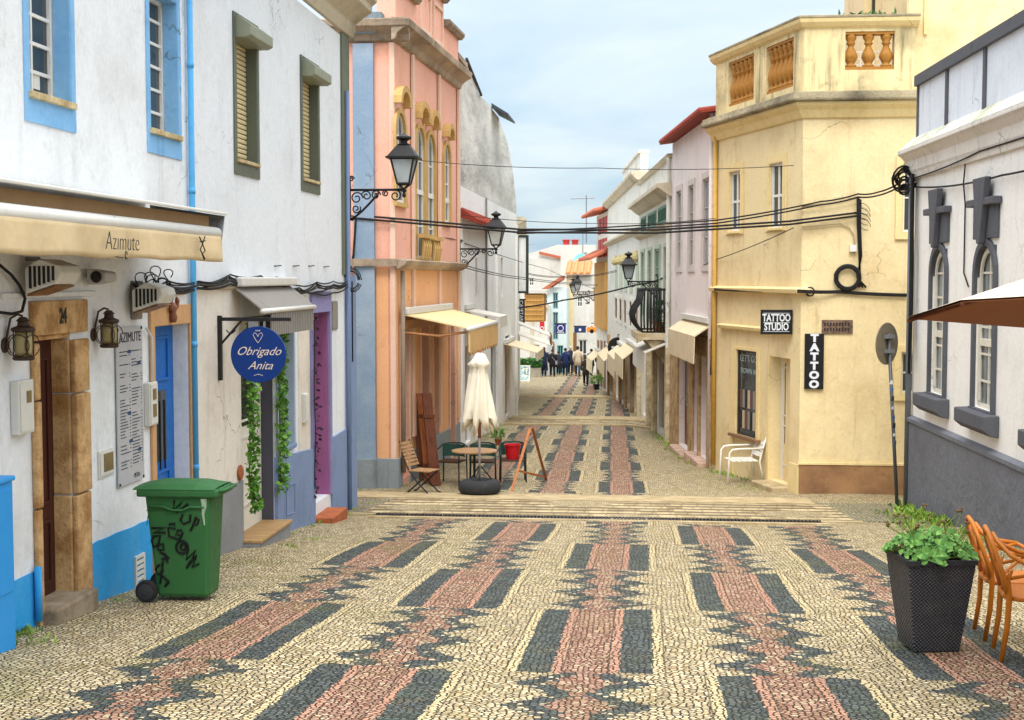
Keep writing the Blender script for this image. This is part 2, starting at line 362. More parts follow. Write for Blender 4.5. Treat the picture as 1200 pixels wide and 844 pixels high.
# ================================================================== GROUND
def cobble(name, pattern=True, size=.042, tint=None):
    t = NT(name); p = t.pos(); sx = t.n('ShaderNodeSeparateXYZ', {0: p}); X, Y = sx.outputs[0], sx.outputs[1]
    wob = t.n('ShaderNodeTexNoise', {'Vector': p, 'Scale': .9, 'Detail': 3}); q = t.n('ShaderNodeVectorMath', {0: wob.outputs[1], 1: (.16, .16, 0)}, operation='MULTIPLY').outputs[0]
    pv = t.n('ShaderNodeVectorMath', {0: p, 1: q}, operation='ADD').outputs[0]; pv = t.scl(pv, (1, 1, 0))
    S = 1/size
    vo = t.n('ShaderNodeTexVoronoi', {'Vector': pv, 'Scale': S, 'Randomness': .8}, voronoi_dimensions='2D', feature='F1')
    ve = t.n('ShaderNodeTexVoronoi', {'Vector': pv, 'Scale': S, 'Randomness': .8}, voronoi_dimensions='2D', feature='DISTANCE_TO_EDGE')
    ce = t.n('ShaderNodeVectorMath', {0: vo.outputs['Position'], 1: q}, operation='SUBTRACT').outputs[0]   # stone centre back in metres
    cs = t.n('ShaderNodeSeparateXYZ', {0: ce}); xs, ys = cs.outputs[0], cs.outputs[1]
    rnd = t.n('ShaderNodeSeparateColor', {0: vo.outputs['Color']}); r1, r2, r3 = rnd.outputs[0], rnd.outputs[1], rnd.outputs[2]
    M = t.M; big = t.noise(p, .55, 5, .6); mid = t.noise(p, 2.4, 5, .65)
    cream = t.mix(r1, lin('#a89269'), lin('#e4d2ab')); cream = t.mix(t.rmp(r2, .78, .95), cream, lin('#a89a80')); cream = t.mix(t.rmp(mid, .48, .75, 0, .45), cream, lin('#b09a63'))
    if pattern:
        jx = M('ADD', M('MULTIPLY', M('SUBTRACT', t.noise(p, 9, 2), .5), .03), M('MULTIPLY', M('SUBTRACT', r1, .5), .022)); sxc, xs, ys = xs, M('ADD', X, jx), M('ADD', Y, M('MULTIPLY', jx, 2)); ysc = cs.outputs[1]; far = M('GREATER_THAN', ys, 24.0)
        xp = M('ADD', M('ADD', xs, .38), M('MULTIPLY', M('MAXIMUM', M('SUBTRACT', ys, 25), 0), .023))
        kk = M('FLOOR', M('ADD', M('DIVIDE', xp, 1.32), .5)); kk = M('MAXIMUM', M('MINIMUM', kk, M('SUBTRACT', 2, M('MULTIPLY', far, 2))), -2)
        ax = M('ABSOLUTE', M('SUBTRACT', xp, M('MULTIPLY', kk, 1.32)))
        par = M('ABSOLUTE', M('MODULO', kk, 2))
        off = M('ADD', M('MULTIPLY', M('SUBTRACT', 1, far), -8.94), M('MULTIPLY', far, -26.0))
        per = M('SUBTRACT', 5.4, M('MULTIPLY', far, 1.65))
        ph = M('FRACT', M('ADD', M('ADD', M('DIVIDE', M('ADD', ys, off), per), M('MULTIPLY', par, .5)), 20))
        block = M('LESS_THAN', ph, .49)
        tri = M('ABSOLUTE', M('SUBTRACT', M('MULTIPLY', M('FRACT', M('MULTIPLY', M('DIVIDE', M('SUBTRACT', ph, .49), .51), 4)), 2), 1)); tri = M('POWER', M('SUBTRACT', 1, tri), 1.35)
        axs = M('ADD', M('ABSOLUTE', M('SUBTRACT', M('ADD', M('ADD', sxc, .38), M('MULTIPLY', M('MAXIMUM', M('SUBTRACT', ysc, 25), 0), .023)), M('MULTIPLY', kk, 1.32))), M('MULTIPLY', M('SUBTRACT', r3, .5), .07)); ax = M('ADD', M('MULTIPLY', ax, block), M('MULTIPLY', axs, M('SUBTRACT', 1, block)))
        drop = M('MULTIPLY', M('SUBTRACT', 1, block), M('GREATER_THAN', r1, .90))
        hr = M('ADD', M('MULTIPLY', block, .225), M('MULTIPLY', M('SUBTRACT', 1, block), M('ADD', M('ADD', .05, M('MULTIPLY', far, .15)), M('MULTIPLY', tri, M('SUBTRACT', .17, M('MULTIPLY', far, .15))))))
        hd = M('ADD', M('MULTIPLY', block, .455), M('MULTIPLY', M('SUBTRACT', 1, block), M('ADD', M('ADD', .19, M('MULTIPLY', far, .06)), M('MULTIPLY', tri, M('SUBTRACT', .28, M('MULTIPLY', far, .11))))))
        red = t.mix(r1, lin('#8c5f4b'), lin('#c39a82')); red = t.mix(t.rmp(mid, .52, .75, 0, .6), red, lin('#a08858')); red = t.mix(t.rmp(big, .5, .7, 0, .25), red, lin('#8c7050'))
        red = t.mix(t.rmp(r3, .86, .9, 0, .8), red, lin('#cdb491')); drk = t.mix(r1, lin('#2c3437'), lin('#5f6866')); drk = t.mix(t.rmp(mid, .5, .74, 0, .6), drk, lin('#4a5440'))
        pale_edge = M('MULTIPLY', block, M('MULTIPLY', M('LESS_THAN', ax, .53), M('GREATER_THAN', ax, .455)))
        pink_edge = M('MULTIPLY', block, M('MULTIPLY', M('LESS_THAN', ax, .225), M('GREATER_THAN', ax, .158)))
        ok = M('MULTIPLY', M('MULTIPLY', M('LESS_THAN', ys, 92), M('SUBTRACT', 1, M('MULTIPLY', M('GREATER_THAN', ys, 20.05), M('LESS_THAN', ys, 25.6)))), M('GREATER_THAN', xp, -4.0))
        nd_ = M('SUBTRACT', 1, M('MULTIPLY', drop, .75)); c = t.mix(M('MULTIPLY', M('MULTIPLY', M('LESS_THAN', ax, hd), ok), nd_), cream, drk); c = t.mix(M('MULTIPLY', M('MULTIPLY', M('LESS_THAN', ax, hr), ok), nd_), c, red)
        c = t.mix(M('MULTIPLY', pale_edge, ok), c, lin('#dcc799')); c = t.mix(M('MULTIPLY', M('MULTIPLY', pink_edge, ok), .8), c, lin('#cb977d'))
        xt = M('ADD', M('ADD', X, .38), M('MULTIPLY', M('MAXIMUM', M('SUBTRACT', Y, 25), 0), .023)); at = M('ABSOLUTE', M('SUBTRACT', xt, M('MULTIPLY', kk, 1.32)))
        wv = M('MULTIPLY', M('SUBTRACT', t.noise(p, 9, 2), .5), .02); at = M('ADD', at, wv)
        line = M('ADD', M('MULTIPLY', M('GREATER_THAN', at, .146), M('LESS_THAN', at, .157)), M('MULTIPLY', M('GREATER_THAN', at, .528), M('LESS_THAN', at, .54)))
        c = t.mix(M('MULTIPLY', M('MULTIPLY', line, M('MULTIPLY', block, ok)), .75), c, lin('#3c3022'))
    else:
        c = t.mix(.85, cream, t.mix(r1, lin(tint[0]), lin(tint[1])))
    moss = M('MULTIPLY', t.rmp(t.noise(p, 1.1, 6, .66), .48, .70), M('ADD', .25, M('MULTIPLY', t.rmp(M('ABSOLUTE', M('ADD', X, .3)), 1.2, 3.4), .5)))
    c = t.mix(M('MULTIPLY', moss, .58), c, t.mix(r2, lin('#6f7634'), lin('#8c8a44')))
    dirt = t.rmp(t.noise(p, 5, 6, .72), .5, .72, 0, .5); c = t.mix(dirt, c, lin('#7c6a48'))
    joint = t.rmp(ve.outputs['Distance'], .03, .17)
    jc = t.mix(t.rmp(t.noise(p, 2.1, 4), .5, .66), lin('#30271b'), lin('#42471d'))
    c = t.mix(joint, jc, c)
    # the joints between patches (worn slabs edges) and stone relief
    dome = t.rmp(ve.outputs['Distance'], .0, .17); h = M('ADD', M('ADD', dome, M('MULTIPLY', r3, .5)), M('MULTIPLY', t.noise(p, 60, 3), .35))
    t.bump(h, .018, 1); return t.fin(c, t.rmp(r2, 0, 1, .6, .85), 0, .35)
xs = [-160,-90,-50,-30,-20,-14,-10]+[-8+.5*i for i in range(33)]+[10,14,20,30,50,90,160]
ysl = [-60,-40,-20,-10]+[-5+.5*i for i in range(150)]+[72,75,80,90,100,115,130,160,220,300,450,700]
g = MB(); b0 = 0
for y in ysl:
    for x in xs: g.v.append(V((x, y, gz(y, x)+(.012*math.sin(x*2.1+y*.7)+.01*math.sin(y*1.9-x)) * (1 if abs(x) < 8 else 0))))
nx_ = len(xs)
for j in range(len(ysl)-1):
    for i in range(nx_-1): g.f.append((j*nx_+i, j*nx_+i+1, (j+1)*nx_+i+1, (j+1)*nx_+i))
tag(g.build('ground', cobble('patterned_cobbles'), smooth=True, recalc=False), kind='structure')
def strip(name, x0, x1, y0, y1, lift, mat, rot=0, n=24, th=.03):
    """paved sheet following the ground, with real thickness"""
    m = MB(); ny = max(2, int((y1-y0)/.5)+1)
    for L in (lift, lift-th-.1):
        for j in range(ny+1):
            for i in range(n+1):
                x = x0+(x1-x0)*i/n; y = y0+(y1-y0)*j/ny+rot*x; m.v.append(V((x, y, gz(y, x)+L)))
    st = n+1; tot = st*(ny+1)
    for j in range(ny):
        for i in range(n): m.f.append((j*st+i, j*st+i+1, (j+1)*st+i+1, (j+1)*st+i))
    for i in range(n):
        m.f.append((i, i+1, tot+i+1, tot+i)); k2 = ny*st; m.f.append((k2+i, k2+i+1, tot+k2+i+1, tot+k2+i))
    for j in range(ny):
        m.f.append((j*st, (j+1)*st, tot+(j+1)*st, tot+j*st)); m.f.append((j*st+n, (j+1)*st+n, tot+(j+1)*st+n, tot+j*st+n))
    return tag(m.build(name, mat), kind='structure')
def setts(name):
    t = NT(name); p = t.pos(); M = t.M; sx = t.n('ShaderNodeSeparateXYZ', {0: p}); X, Y = sx.outputs[0], sx.outputs[1]; wob = M('MULTIPLY', M('SUBTRACT', t.noise(p, 2.5, 3), .5), .22)
    yr = M('DIVIDE', M('ADD', Y, wob), .55); row = M('FLOOR', yr); fy = M('FRACT', yr)
    xr = M('ADD', M('DIVIDE', X, .27), M('MULTIPLY', M('SINE', M('MULTIPLY', row, 12.9)), 7.3)); fx = M('FRACT', M('ADD', xr, M('MULTIPLY', t.noise(p, 3.1, 2), .6)))
    wn = t.n('ShaderNodeTexWhiteNoise', {'Vector': t.n('ShaderNodeCombineXYZ', {0: M('FLOOR', xr), 1: row}).outputs[0]}).outputs['Value']
    gap = M('MAXIMUM', M('GREATER_THAN', M('ABSOLUTE', M('SUBTRACT', fy, .5)), .29), M('MULTIPLY', M('SUBTRACT', 1, t.rmp(M('ABSOLUTE', M('SUBTRACT', fx, .5)), .5, .40)), .55))
    n1 = t.noise(p, 9, 6, .7); n2 = t.noise(p, 1.4, 5)
    c = t.mix(wn, lin('#8f7c5b'), lin('#c9b68e')); c = t.mix(t.rmp(n1, .45, .7, 0, .5), c, lin('#8b7a60')); c = t.mix(t.rmp(n2, .5, .7, 0, .4), c, lin('#7d7a58'))
    c = t.mix(M('MULTIPLY', gap, .8), c, lin('#43382a')); t.bump(M('SUBTRACT', M('MULTIPLY', n1, .4), gap), .012); return t.fin(c, .8)
slab_m = G('worn_kerb_stone', stone, '#bba884', '#988560', 3, .008)
strip('cross_street', -60, -2.0, 20.9, 24.05, .006, cobble('grey_side_street', False, .07, ('#77705f','#9a917d')))
strip('cross_street', 3.0, 60, 20.9, 24.6, .006, cobble('grey_side_street_mossy', False, .07, ('#84816a','#a29b80')))
strip('crossing_setts', -4.4, 3.2, 21.0, 24.0, .012, G('crossing_setts', setts))
strip('kerb', -5.6, 3.0, 24.08, 25.3, .022, slab_m)
strip('kerb', -4.6, 3.3, 20.62, 20.9, .014, slab_m)
strip('crossing_setts', -5.4, .6, 43.5, 45.6, .03, G('crossing_setts', setts))
strip('kerb', -5.4, .6, 45.65, 47.6, .06, slab_m); strip('kerb', -5.4, .6, 43.0, 43.4, .05, slab_m)
strip('kerb', -7.2, -1.2, 64.0, 66.0, .06, slab_m)
# drain channel of iron gratings along the crossing
ch = thing('drain_channel', 'long dark iron drain grating channel set across the cobbled street', 'drain', (-.5, 20.5, gz(20.5)))
m = MB()
for i in range(13):
    x = -4.1+i*.52
    for q in range(9): m.box(x+.02+q*.055, x+.05+q*.055, 20.32, 20.58, gz(20.5)-.02, gz(20.5)+.03)
    m.box(x, x+.51, 20.29, 20.33, gz(20.3)-.02, gz(20.4)+.034); m.box(x, x+.51, 20.57, 20.60, gz(20.57)-.02, gz(20.57)+.034)
m.build('grating', iron, ch)
m = MB(); m.box(-4.15, 2.75, 20.2, 20.29, gz(20.25)-.05, gz(20.36)+.03); m.build('frame', slab_m, ch)
# ================================================================== LEFT SIDE
WL = Wall((-4.75, 0), (0, 1), -1)
wplast = G('white_plaster', plaster, '#e9ebee', '#a9a49a', .4, .22, .006)
bplast = G('sky_blue_plaster', plaster, '#2f9fe2', '#9fb8c4', .35, .3, .005)
sill_m = G('sill_stone', stone, '#d8c49c', '#a88f62', 6, .004)
oldstone = G('ochre_door_stone', stone, '#e0b884', '#a97a48', 4, .03)
blue_wood = G('blue_door_paint', paint, '#1769bd', .45, wear=.2, worn='#0d3c70')
steel = G('grey_metal', paint, '#9a9ba0', .4, .6, wear=.2)
white_box = G('white_plastic', paint, '#dcdad2', .5, wear=.25, worn='#a59a86')
UA0, UA1 = -2.0, WL.u(223)
bl = thing('cafe_building', 'white two storey house with sky blue base and blue framed windows', 'building', (-4.75, 9, gz(9)))
wr1 = WL.R(30, -62, 82.5, 128); wr1 = (wr1[0], wr1[1], WL.z(30, 108), wr1[3]+.25)
wr2 = WL.R(172, -70, 208.5, 165); wr2 = (wr2[0], wr2[1], WL.z(172, 151), wr1[3])
dr = (WL.u(37), WL.u(85, 550), gz(10.7)+.13, WL.z(62, 392))
bd = (WL.u(177.5), WL.u(219), gz(13.6)+.15, WL.z(178, 383))
m = MB(); facade(m, WL, UA0, UA1, -5.5, 4.6, [wr1+(.19,), wr2+(.19,), dr+(.2,), bd+(.2,)], back=8); m.build('wall', wplast, bl)
lb = G('pale_blue_surround', plaster, '#86b9e4', '#3d87c4', .7, .45, .004)
for r in (wr1, wr2): window(bl, WL, r, .19, nx=2, nz=6, sur=(.085, .22, lb, .014), sill=sill_m, b=.05)
# blue base with an uneven top edge, in two runs either side of the door
def base_run(par, u0, u1, zt0, zt1, mat, name='plinth', w1=.012, W=WL):
    n = 10; pts = [(u0, -6.0), (u1, -6.0)]+[(u1-(u1-u0)*i/n, zt1+(zt0-zt1)*i/n+random.uniform(-.006, .006)) for i in range(n+1)]
    mb = MB(); mb.wprism(W, pts, -.05, w1); return mb.build(name, mat, par)
base_run(bl, UA0, WL.u(37)-.06, WL.z(18, 677)+.02, WL.z(36, 671), bplast)
base_run(bl, WL.u(106.5, 650), bd[0]-.13, WL.z(110, 636), WL.z(168, 612)+.0, bplast)
base_run(bl, bd[1]+.13, UA1, WL.z(168, 612), WL.z(168, 612), bplast)
# stone door case
m = MB(); zt = WL.z(62, 352)
m.wbox(WL, dr[0]-.07, dr[1]+.27, .002, .05, dr[3]+.003, zt)
m.wbox(WL, dr[0]-.001, dr[1]+.001, -.19, .001, dr[3]-.04, dr[3]+.002)
case = m.build('door_case', oldstone, bl, bevel=.012)
m = MB(); m3 = MB(); z = dr[2]-.12; rr = random.Random(3)
for hgt in (.95, .85, .8):
    t2 = min(z+hgt, dr[3]-.044); e = rr.uniform(-.015, .015)
    m.wbox(WL, dr[1]-.02+e, dr[1]+.27, .002, .06+e, z, t2-.012); m.wbox(WL, dr[1]-.03+e, dr[1]+.001, -.19, .0015, z, t2-.012)
    m3.wbox(WL, dr[0]-.07, dr[0]+.02, .002, .055+e, z, t2-.012); m3.wbox(WL, dr[0]-.001, dr[0]+.025, -.19, .0015, z, t2-.012); z = t2
m.build('jamb', oldstone, case, bevel=.02); m3.build('jamb', oldstone, case, bevel=.02)
dk_wood = G('dark_brown_door', wood, '#4a2318', '#26100b')
pale_green = G('pale_green_glass', glass, '#7f9c84', .15)
d_ = door(bl, WL, (dr[0]+.02, dr[1]-.02, dr[2], dr[3]-.04), .15, dk_wood, panels=((.05,.3),(.36,.93)))
m = MB(); m.wbox(WL, dr[0]+.05, dr[0]+.22, -.148, -.138, dr[2]+.25, dr[3]-.3); m.build('pane', pale_green, d_)
m = MB(); m.wbox(WL, dr[0]-.02, dr[1]+.12, -.2, .16, dr[2]-.5, dr[2]+.015); m.build('step', G('worn_step_stone', stone, '#a4937c', '#7a6a56', 4, .01), bl, bevel=.02)
letters(bl, '24', WL.w(WL.u(66.5, 371), .056, WL.z(66.5, 371)), WL.d.to_3d(), (0,0,1), .17, iron, 'house_number', sx=.8, offset=.006)
# plaster band over the door
m = MB(); m.wbox(WL, WL.u(0), WL.u(109), .002, .03, WL.z(109, 347), WL.z(109, 347)+.045); m.build('moulding', wplast, bl, bevel=.01)
# blue door with stone-coloured case
tan = G('tan_plaster', plaster, '#cfa071', '#8f6d4a', .4, .3)
m = MB(); ring(m, WL, bd, .11, .002, .03, bt=.2, bb=0); m.build('door_case', tan, bl, bevel=.006)
dd = door(bl, WL, bd, .16, blue_wood, panels=((.04,.24),(.3,.38),(.76,.95)), glassr=(.42,.72))
m = MB(); 
for i in range(4): 
    u = bd[0]+(bd[1]-bd[0])*(.3+.13*i); m.wbox(WL, u-.008, u+.008, -.152, -.140, bd[2]+2.2*.42, bd[2]+2.2*.74)
m.build('grille', iron, dd)
m = MB(); m.wbox(WL, bd[0], bd[1], -.2, .1, bd[2]-.5, bd[2]+.015); m.build('step', G('worn_step_stone', stone, '#a4937c', '#7a6a56', 4, .01), bl, bevel=.01)
m = MB()
m.tube([WL.w(WL.u(221), .05, 4.6), WL.w(WL.u(221), .05, WL.g(14)+.1)], .033, 10)
for z in (3.5, 2.2, .9, -.7, -2): m.tube([WL.w(WL.u(221), .05, z-.03), WL.w(WL.u(221), .05, z+.03)], .038, 10)
m.build('drainpipe', G('blue_pipe_paint', paint, '#58aee6', .5, wear=.3, worn='#2a6ea8'), bl, smooth=True)
m = MB(); m.tube([WL.w(WL.u(30), .05, WL.z(30, 668)), WL.w(WL.u(30), .05, gz(10)+.02)], .03, 8); m.build('drainpipe', bplast, bl, smooth=True)
# ventilation grille
m = MB(); r = WL.R(155.5, 653, 167, 689); ring(m, WL, (r[0]+.03, r[1]-.03, r[2]+.03, r[3]-.03), .03, .012, .032)
for i in range(5): m.wbox(WL, r[0]+.03, r[1]-.03, .013, .03, r[2]+.05+i*(r[3]-r[2]-.08)/5, r[2]+.08+i*(r[3]-r[2]-.08)/5)
m.build('vent_grille', white_box, bl)
# meter cabinets and boxes on the wall
def wall_box(par, W, rect, w, mat, name, door_mat=None, win=None):
    mb = MB(); mb.wbox(W, rect[0], rect[1], .002, w, rect[2], rect[3]); o = mb.build(name, mat, par, bevel=.008)
    mb = MB(); e = .02; mb.wbox(W, rect[0]+e, rect[1]-e, w+.001, w+.008, rect[2]+e, rect[3]-e); d = mb.build('lid', door_mat or mat, o, bevel=.003)
    if win:
        mb = MB(); du, dz = rect[1]-rect[0], rect[3]-rect[2]
        for a in win: mb.wbox(W, rect[0]+du*a[0], rect[0]+du*a[1], w+.008, w+.013, rect[2]+dz*a[2], rect[2]+dz*a[3])
        mb.build('window', G('brown_meter_window', glass, '#7d6c44', .2), o)
    return o
wall_box(bl, WL, WL.R(11, 447, 30.5, 506), .07, white_box, 'meter_cabinet', win=[(.45,.75,.58,.8)])
wall_box(bl, WL, WL.R(114, 529, 132.5, 555), .015, white_box, 'meter_hatch', win=[(.25,.85,.2,.85)])
wall_box(bl, WL, WL.R(168, 449, 178.5, 497), .06, white_box, 'switch_box', win=[(.3,.7,.6,.85),(.3,.7,.2,.5)])
wall_box(bl, WL, WL.R(152, 333, 161, 374), .05, G('old_grey_enamel', paint, '#8d8780', .5, wear=.4), 'fuse_box')
m = MB(); m.tube([WL.w(WL.u(173), .03, WL.z(173, 449)), WL.w(WL.u(173), .03, WL.z(173, 395)), WL.w(WL.u(167), .03, WL.z(167, 385))], .015, 6); m.build('conduit', white_box, bl, smooth=True)
# blue utility cabinet standing by the wall
m = MB(); Yc = 9.2; c0 = at_y(20, 785, Yc); zc = gz(Yc)
cab = thing('utility_cabinet', 'bright blue metal utility cabinet standing against the cafe wall', 'cabinet', (-4.45, 8.7, zc))
m.box(-4.735, c0.x, 8.3, Yc, zc-.3, zc+1.2); m.build('body', G('bright_blue_paint', paint, '#2496e0', .4, wear=.12, worn='#70b6e0'), cab, bevel=.012)
m = MB(); m.box(-4.735, c0.x+.015, 8.28, Yc+.015, zc+1.2, zc+1.235); m.build('lid', MT['bright_blue_paint'], cab, bevel=.01)
m = MB(); m.box(-4.6, c0.x-.02, Yc, Yc+.006, zc+.45, zc+1.15); m.box(c0.x, c0.x+.006, 8.36, Yc-.04, zc+.42, zc+1.15); m.build('door', MT['bright_blue_paint'], cab, bevel=.004)
# --- cafe awning, rolled half out
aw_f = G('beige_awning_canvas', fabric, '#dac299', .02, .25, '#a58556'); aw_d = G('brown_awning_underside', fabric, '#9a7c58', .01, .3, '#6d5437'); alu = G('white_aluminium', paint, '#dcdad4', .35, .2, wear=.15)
Yn, Yf = 7.0, 12.72
aw = thing('awning', 'long beige awning with lettered valance and white front bar over the cafe door', 'awning', (-4.75, 10, WL.z(150, 240)))
zA = at_y(250, 252, 12.67).z
m = MB(); m.prism([(-4.74, Yn, zA+.12), (-3.95, Yn, zA-.005), (-3.95, Yn, zA+.022), (-4.74, Yn, zA+.15)], [(-4.74, Yf, zA+.12), (-3.95, Yf, zA-.005), (-3.95, Yf, zA+.022), (-4.74, Yf, zA+.15)]); m.build('hood', alu, aw, bevel=.008)
m = MB(); xb = -4.0; zb = at_y(244, 274, -4.0*1600/(244-755)).z
m.tube([(xb, Yn, zb), (xb, Yf-.2, zb)], .06, 12); m.build('front_bar', alu, aw, smooth=True)
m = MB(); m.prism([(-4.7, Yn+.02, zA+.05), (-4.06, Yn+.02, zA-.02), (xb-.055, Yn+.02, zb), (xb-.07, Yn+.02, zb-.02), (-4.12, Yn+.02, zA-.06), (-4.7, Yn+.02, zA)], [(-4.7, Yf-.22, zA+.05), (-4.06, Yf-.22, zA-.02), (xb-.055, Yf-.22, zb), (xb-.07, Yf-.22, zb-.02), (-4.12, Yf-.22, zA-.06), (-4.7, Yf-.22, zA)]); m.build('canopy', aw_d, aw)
m = MB(); nseg = 120; hgt = (zb-.03)-(at_y(245, 308, xb*1600/(245-755)).z)
def valx(y, t): return xb+.052+t*(.012*math.sin(y*3.1)+.010*math.sin(y*7.7+1)+.02*math.exp(-((y-12.2)/.25)**2)*math.sin(t*3))
for i in range(nseg+1):
    y = Yn+(Yf-.2-Yn)*i/nseg
    for j in range(7):
        t_ = j/6; m.v.append(V((valx(y, t_), y, zb-.02-hgt*t_+.006*math.sin(y*5)*t_)))
for i in range(nseg):
    for j in range(6): m.f.append((i*7+j, i*7+j+1, (i+1)*7+j+1, (i+1)*7+j))
va = m.build('valance', aw_f, aw, smooth=True); sd_ = va.modifiers.new('thickness', 'SOLIDIFY'); sd_.thickness = .006
WV = Wall((xb+.086, 0), (0,1), -1)
a_, b_ = WV.hit(144, 284); letters(va, 'Azımute', WV.w(a_, 0, b_), (0,1,0), (0,0,1), .2, iron, sx=1.0, shear=.12, offset=-.004)
m = MB(); q0 = WV.hit(237, 290); 
for pa in ([(-.06,.09),(.0,.03),(-.05,-.02),(.04,-.10)],[(.05,.10),(.0,.03),(.05,-.03),(-.01,-.06),(.03,-.11)],[(-.05,.05),(.05,.06)]): m.tube([WV.w(q0[0]+a*1.4, .004, q0[1]+b) for a, b in pa], .006, 5)
m.tube([WV.w(WV.u(139)-.06, .002, WV.z(140, 301)), WV.w(WV.u(144), .002, WV.z(144, 302))], .004, 4); m.tube([WV.w(WV.hit(147.5, 296)[0]+.02*math.cos(t), .002, WV.hit(147.5, 299)[1]+.03*math.sin(t)) for t in [i*.7 for i in range(9)]], .004, 4)
m.build('emblem', iron, va)
m = MB()
m.prism([(-4.7, Yf-.03, zA+.1), (-3.97, Yf-.03, zA-.01), (xb+.05, Yf-.15, zb+.03), (xb+.04, Yf-.17, zb-.07), (-4.6, Yf-.1, zA-.2)], [(-4.7, Yf-.01, zA+.1), (-3.97, Yf-.01, zA-.01), (xb+.05, Yf-.13, zb+.03), (xb+.04, Yf-.15, zb-.07), (-4.6, Yf-.08, zA-.2)]); m.build('end_plate', steel, aw)
m = MB()
for y in (8.2, 12.3): m = MB(); m.tube([(-4.72, y, zA-.05), (-4.3, y-.25, zA-.1), (xb-.04, y, zb-.02)], .022, 8); m.build('folding_arm', alu, aw, smooth=True)
# --- heaters, camera, lanterns
def heater(px, py, lab):
    u, z = WL.hit(px, py, .22); t = thing('patio_heater', lab, 'heater', WL.w(u, 0, z+.1), 'box heaters under the cafe awning')
    prof = [(.08,-.13),(.32,-.05),(.37,.03),(.35,.09),(.20,.14),(.08,.07)]
    mb = MB(); mb.wprof(WL, u-.2, u+.17, [(a, z+b) for a, b in prof]); mb.build('casing', white_box, t, bevel=.012)
    mb = MB(); mb.wprof(WL, u-.19, u+.16, [(.09,z-.133),(.315,z-.06),(.32,z-.07),(.095,z-.143)]); mb.build('heating_panel', G('bronze_reflector', paint, '#8d6236', .4, .3), t)
    mb = MB()
    for i in range(6): mb.wbox(WL, u-.206, u-.2, .115+i*.036, .135+i*.036, z-.085+i*.012, z+.085)
    mb.build('side_grille', iron, t)
    mb = MB(); mb.tube([WL.w(u, .0, z+.14), WL.w(u, .1, z+.14), WL.w(u, .17, z+.05)], .018, 8); mb.build('bracket', steel, t, smooth=True)
heater(63, 325, 'white box heater with bronze panel above the numbered stone doorway')
heater(181, 349, 'white box heater with bronze panel above the bright blue door')
u, z = WL.hit(122, 326, .15); t = thing('loudspeaker', 'small grey wedge loudspeaker on white wall between the two heaters', 'loudspeaker', WL.w(u, 0, z))
m = MB(); m.wprof(WL, u-.14, u+.12, [(.05,z-.06),(.22,z-.03),(.22,z+.05),(.05,z+.08)]); m.build('casing', G('light_grey_plastic', paint, '#b9b9b6', .5), t, bevel=.02)
m = MB(); m.lathe(WL.w(u-.143, .14, z+.01), [(.045,0),(.05,.006),(.028,.012),(.0,.012)], 16, ax=-WL.d.to_3d()); m.build('cone', iron, t, smooth=True)
m = MB(); m.tube([WL.w(u, 0, z+.02), WL.w(u, .06, z+.02)], .02, 8); m.build('bracket', steel, t)
rust = G('rusty_lantern_metal', paint, '#4a3a30', .6, .4, wear=.5, worn='#7a4a2a'); amber = G('amber_lantern_glass', glass, '#a99a68', .1)
def wall_lantern(px, py, lab):
    off = .15; u, z = WL.hit(px, py, off); c = WL.w(u, off, z); t = thing('wall_lantern', lab, 'lantern', WL.w(u, 0, z), 'old ship lanterns beside the doorway'); t.scale = (.84,.84,.84)
    mb = MB(); mb.lathe(c-V((0,0,.155)), [(.085,0),(.095,.012),(.095,.03),(.08,.035)], 14); mb.lathe(c+V((0,0,.10)), [(.09,0),(.105,.01),(.10,.035),(.05,.055),(.045,.09),(.06,.095),(.03,.13),(.0,.135)], 14)
    for i in range(4):
        a = math.pi/4+i*math.pi/2; mb.tube([c+V((.088*math.cos(a), .088*math.sin(a), -.13)), c+V((.088*math.cos(a), .088*math.sin(a), .11))], .007, 6)
    body = mb.build('cage', rust, t, smooth=False)
    mb = MB(); mb.lathe(c-V((0,0,.12)), [(.07,0),(.078,.06),(.078,.16),(.07,.22)], 14); mb.build('glass', amber, body, smooth=True)
    mb = MB()
    for s_ in (-1, 1): mb.tube([c+V((.095*math.cos(a)*.25+.088*s_*0, .0+.095*math.cos(a), -.02+.095*math.sin(a)))+V((.085*s_,0,0)) for a in [i*.42 for i in range(15)]], .005, 5)
    mb.tube([c+V((.095*math.cos(a), -.088, -.02+.095*math.sin(a))) for a in [i*.42 for i in range(15)]], .005, 5, closed=True); mb.build('guard_ring', rust, body)
    mb = MB(); mb.lathe(WL.w(u-.06, .002, z-.02), [(.07,0),(.065,.015),(.03,.025)], 14, ax=WL.n.to_3d())
    mb.tube([WL.w(u-.06,.01,z-.02), WL.w(u-.06,.035,z+.1), WL.w(u-.05,.06,z+.22), WL.w(u-.02,.11,z+.255), WL.w(u,.15,z+.24)], .011, 8); mb.build('bracket', rust, t, smooth=True)
wall_lantern(31, 402, 'old rusty lantern on the wall left of the stone doorway'); wall_lantern(131, 390, 'old rusty lantern on the wall between stone doorway and menu board')
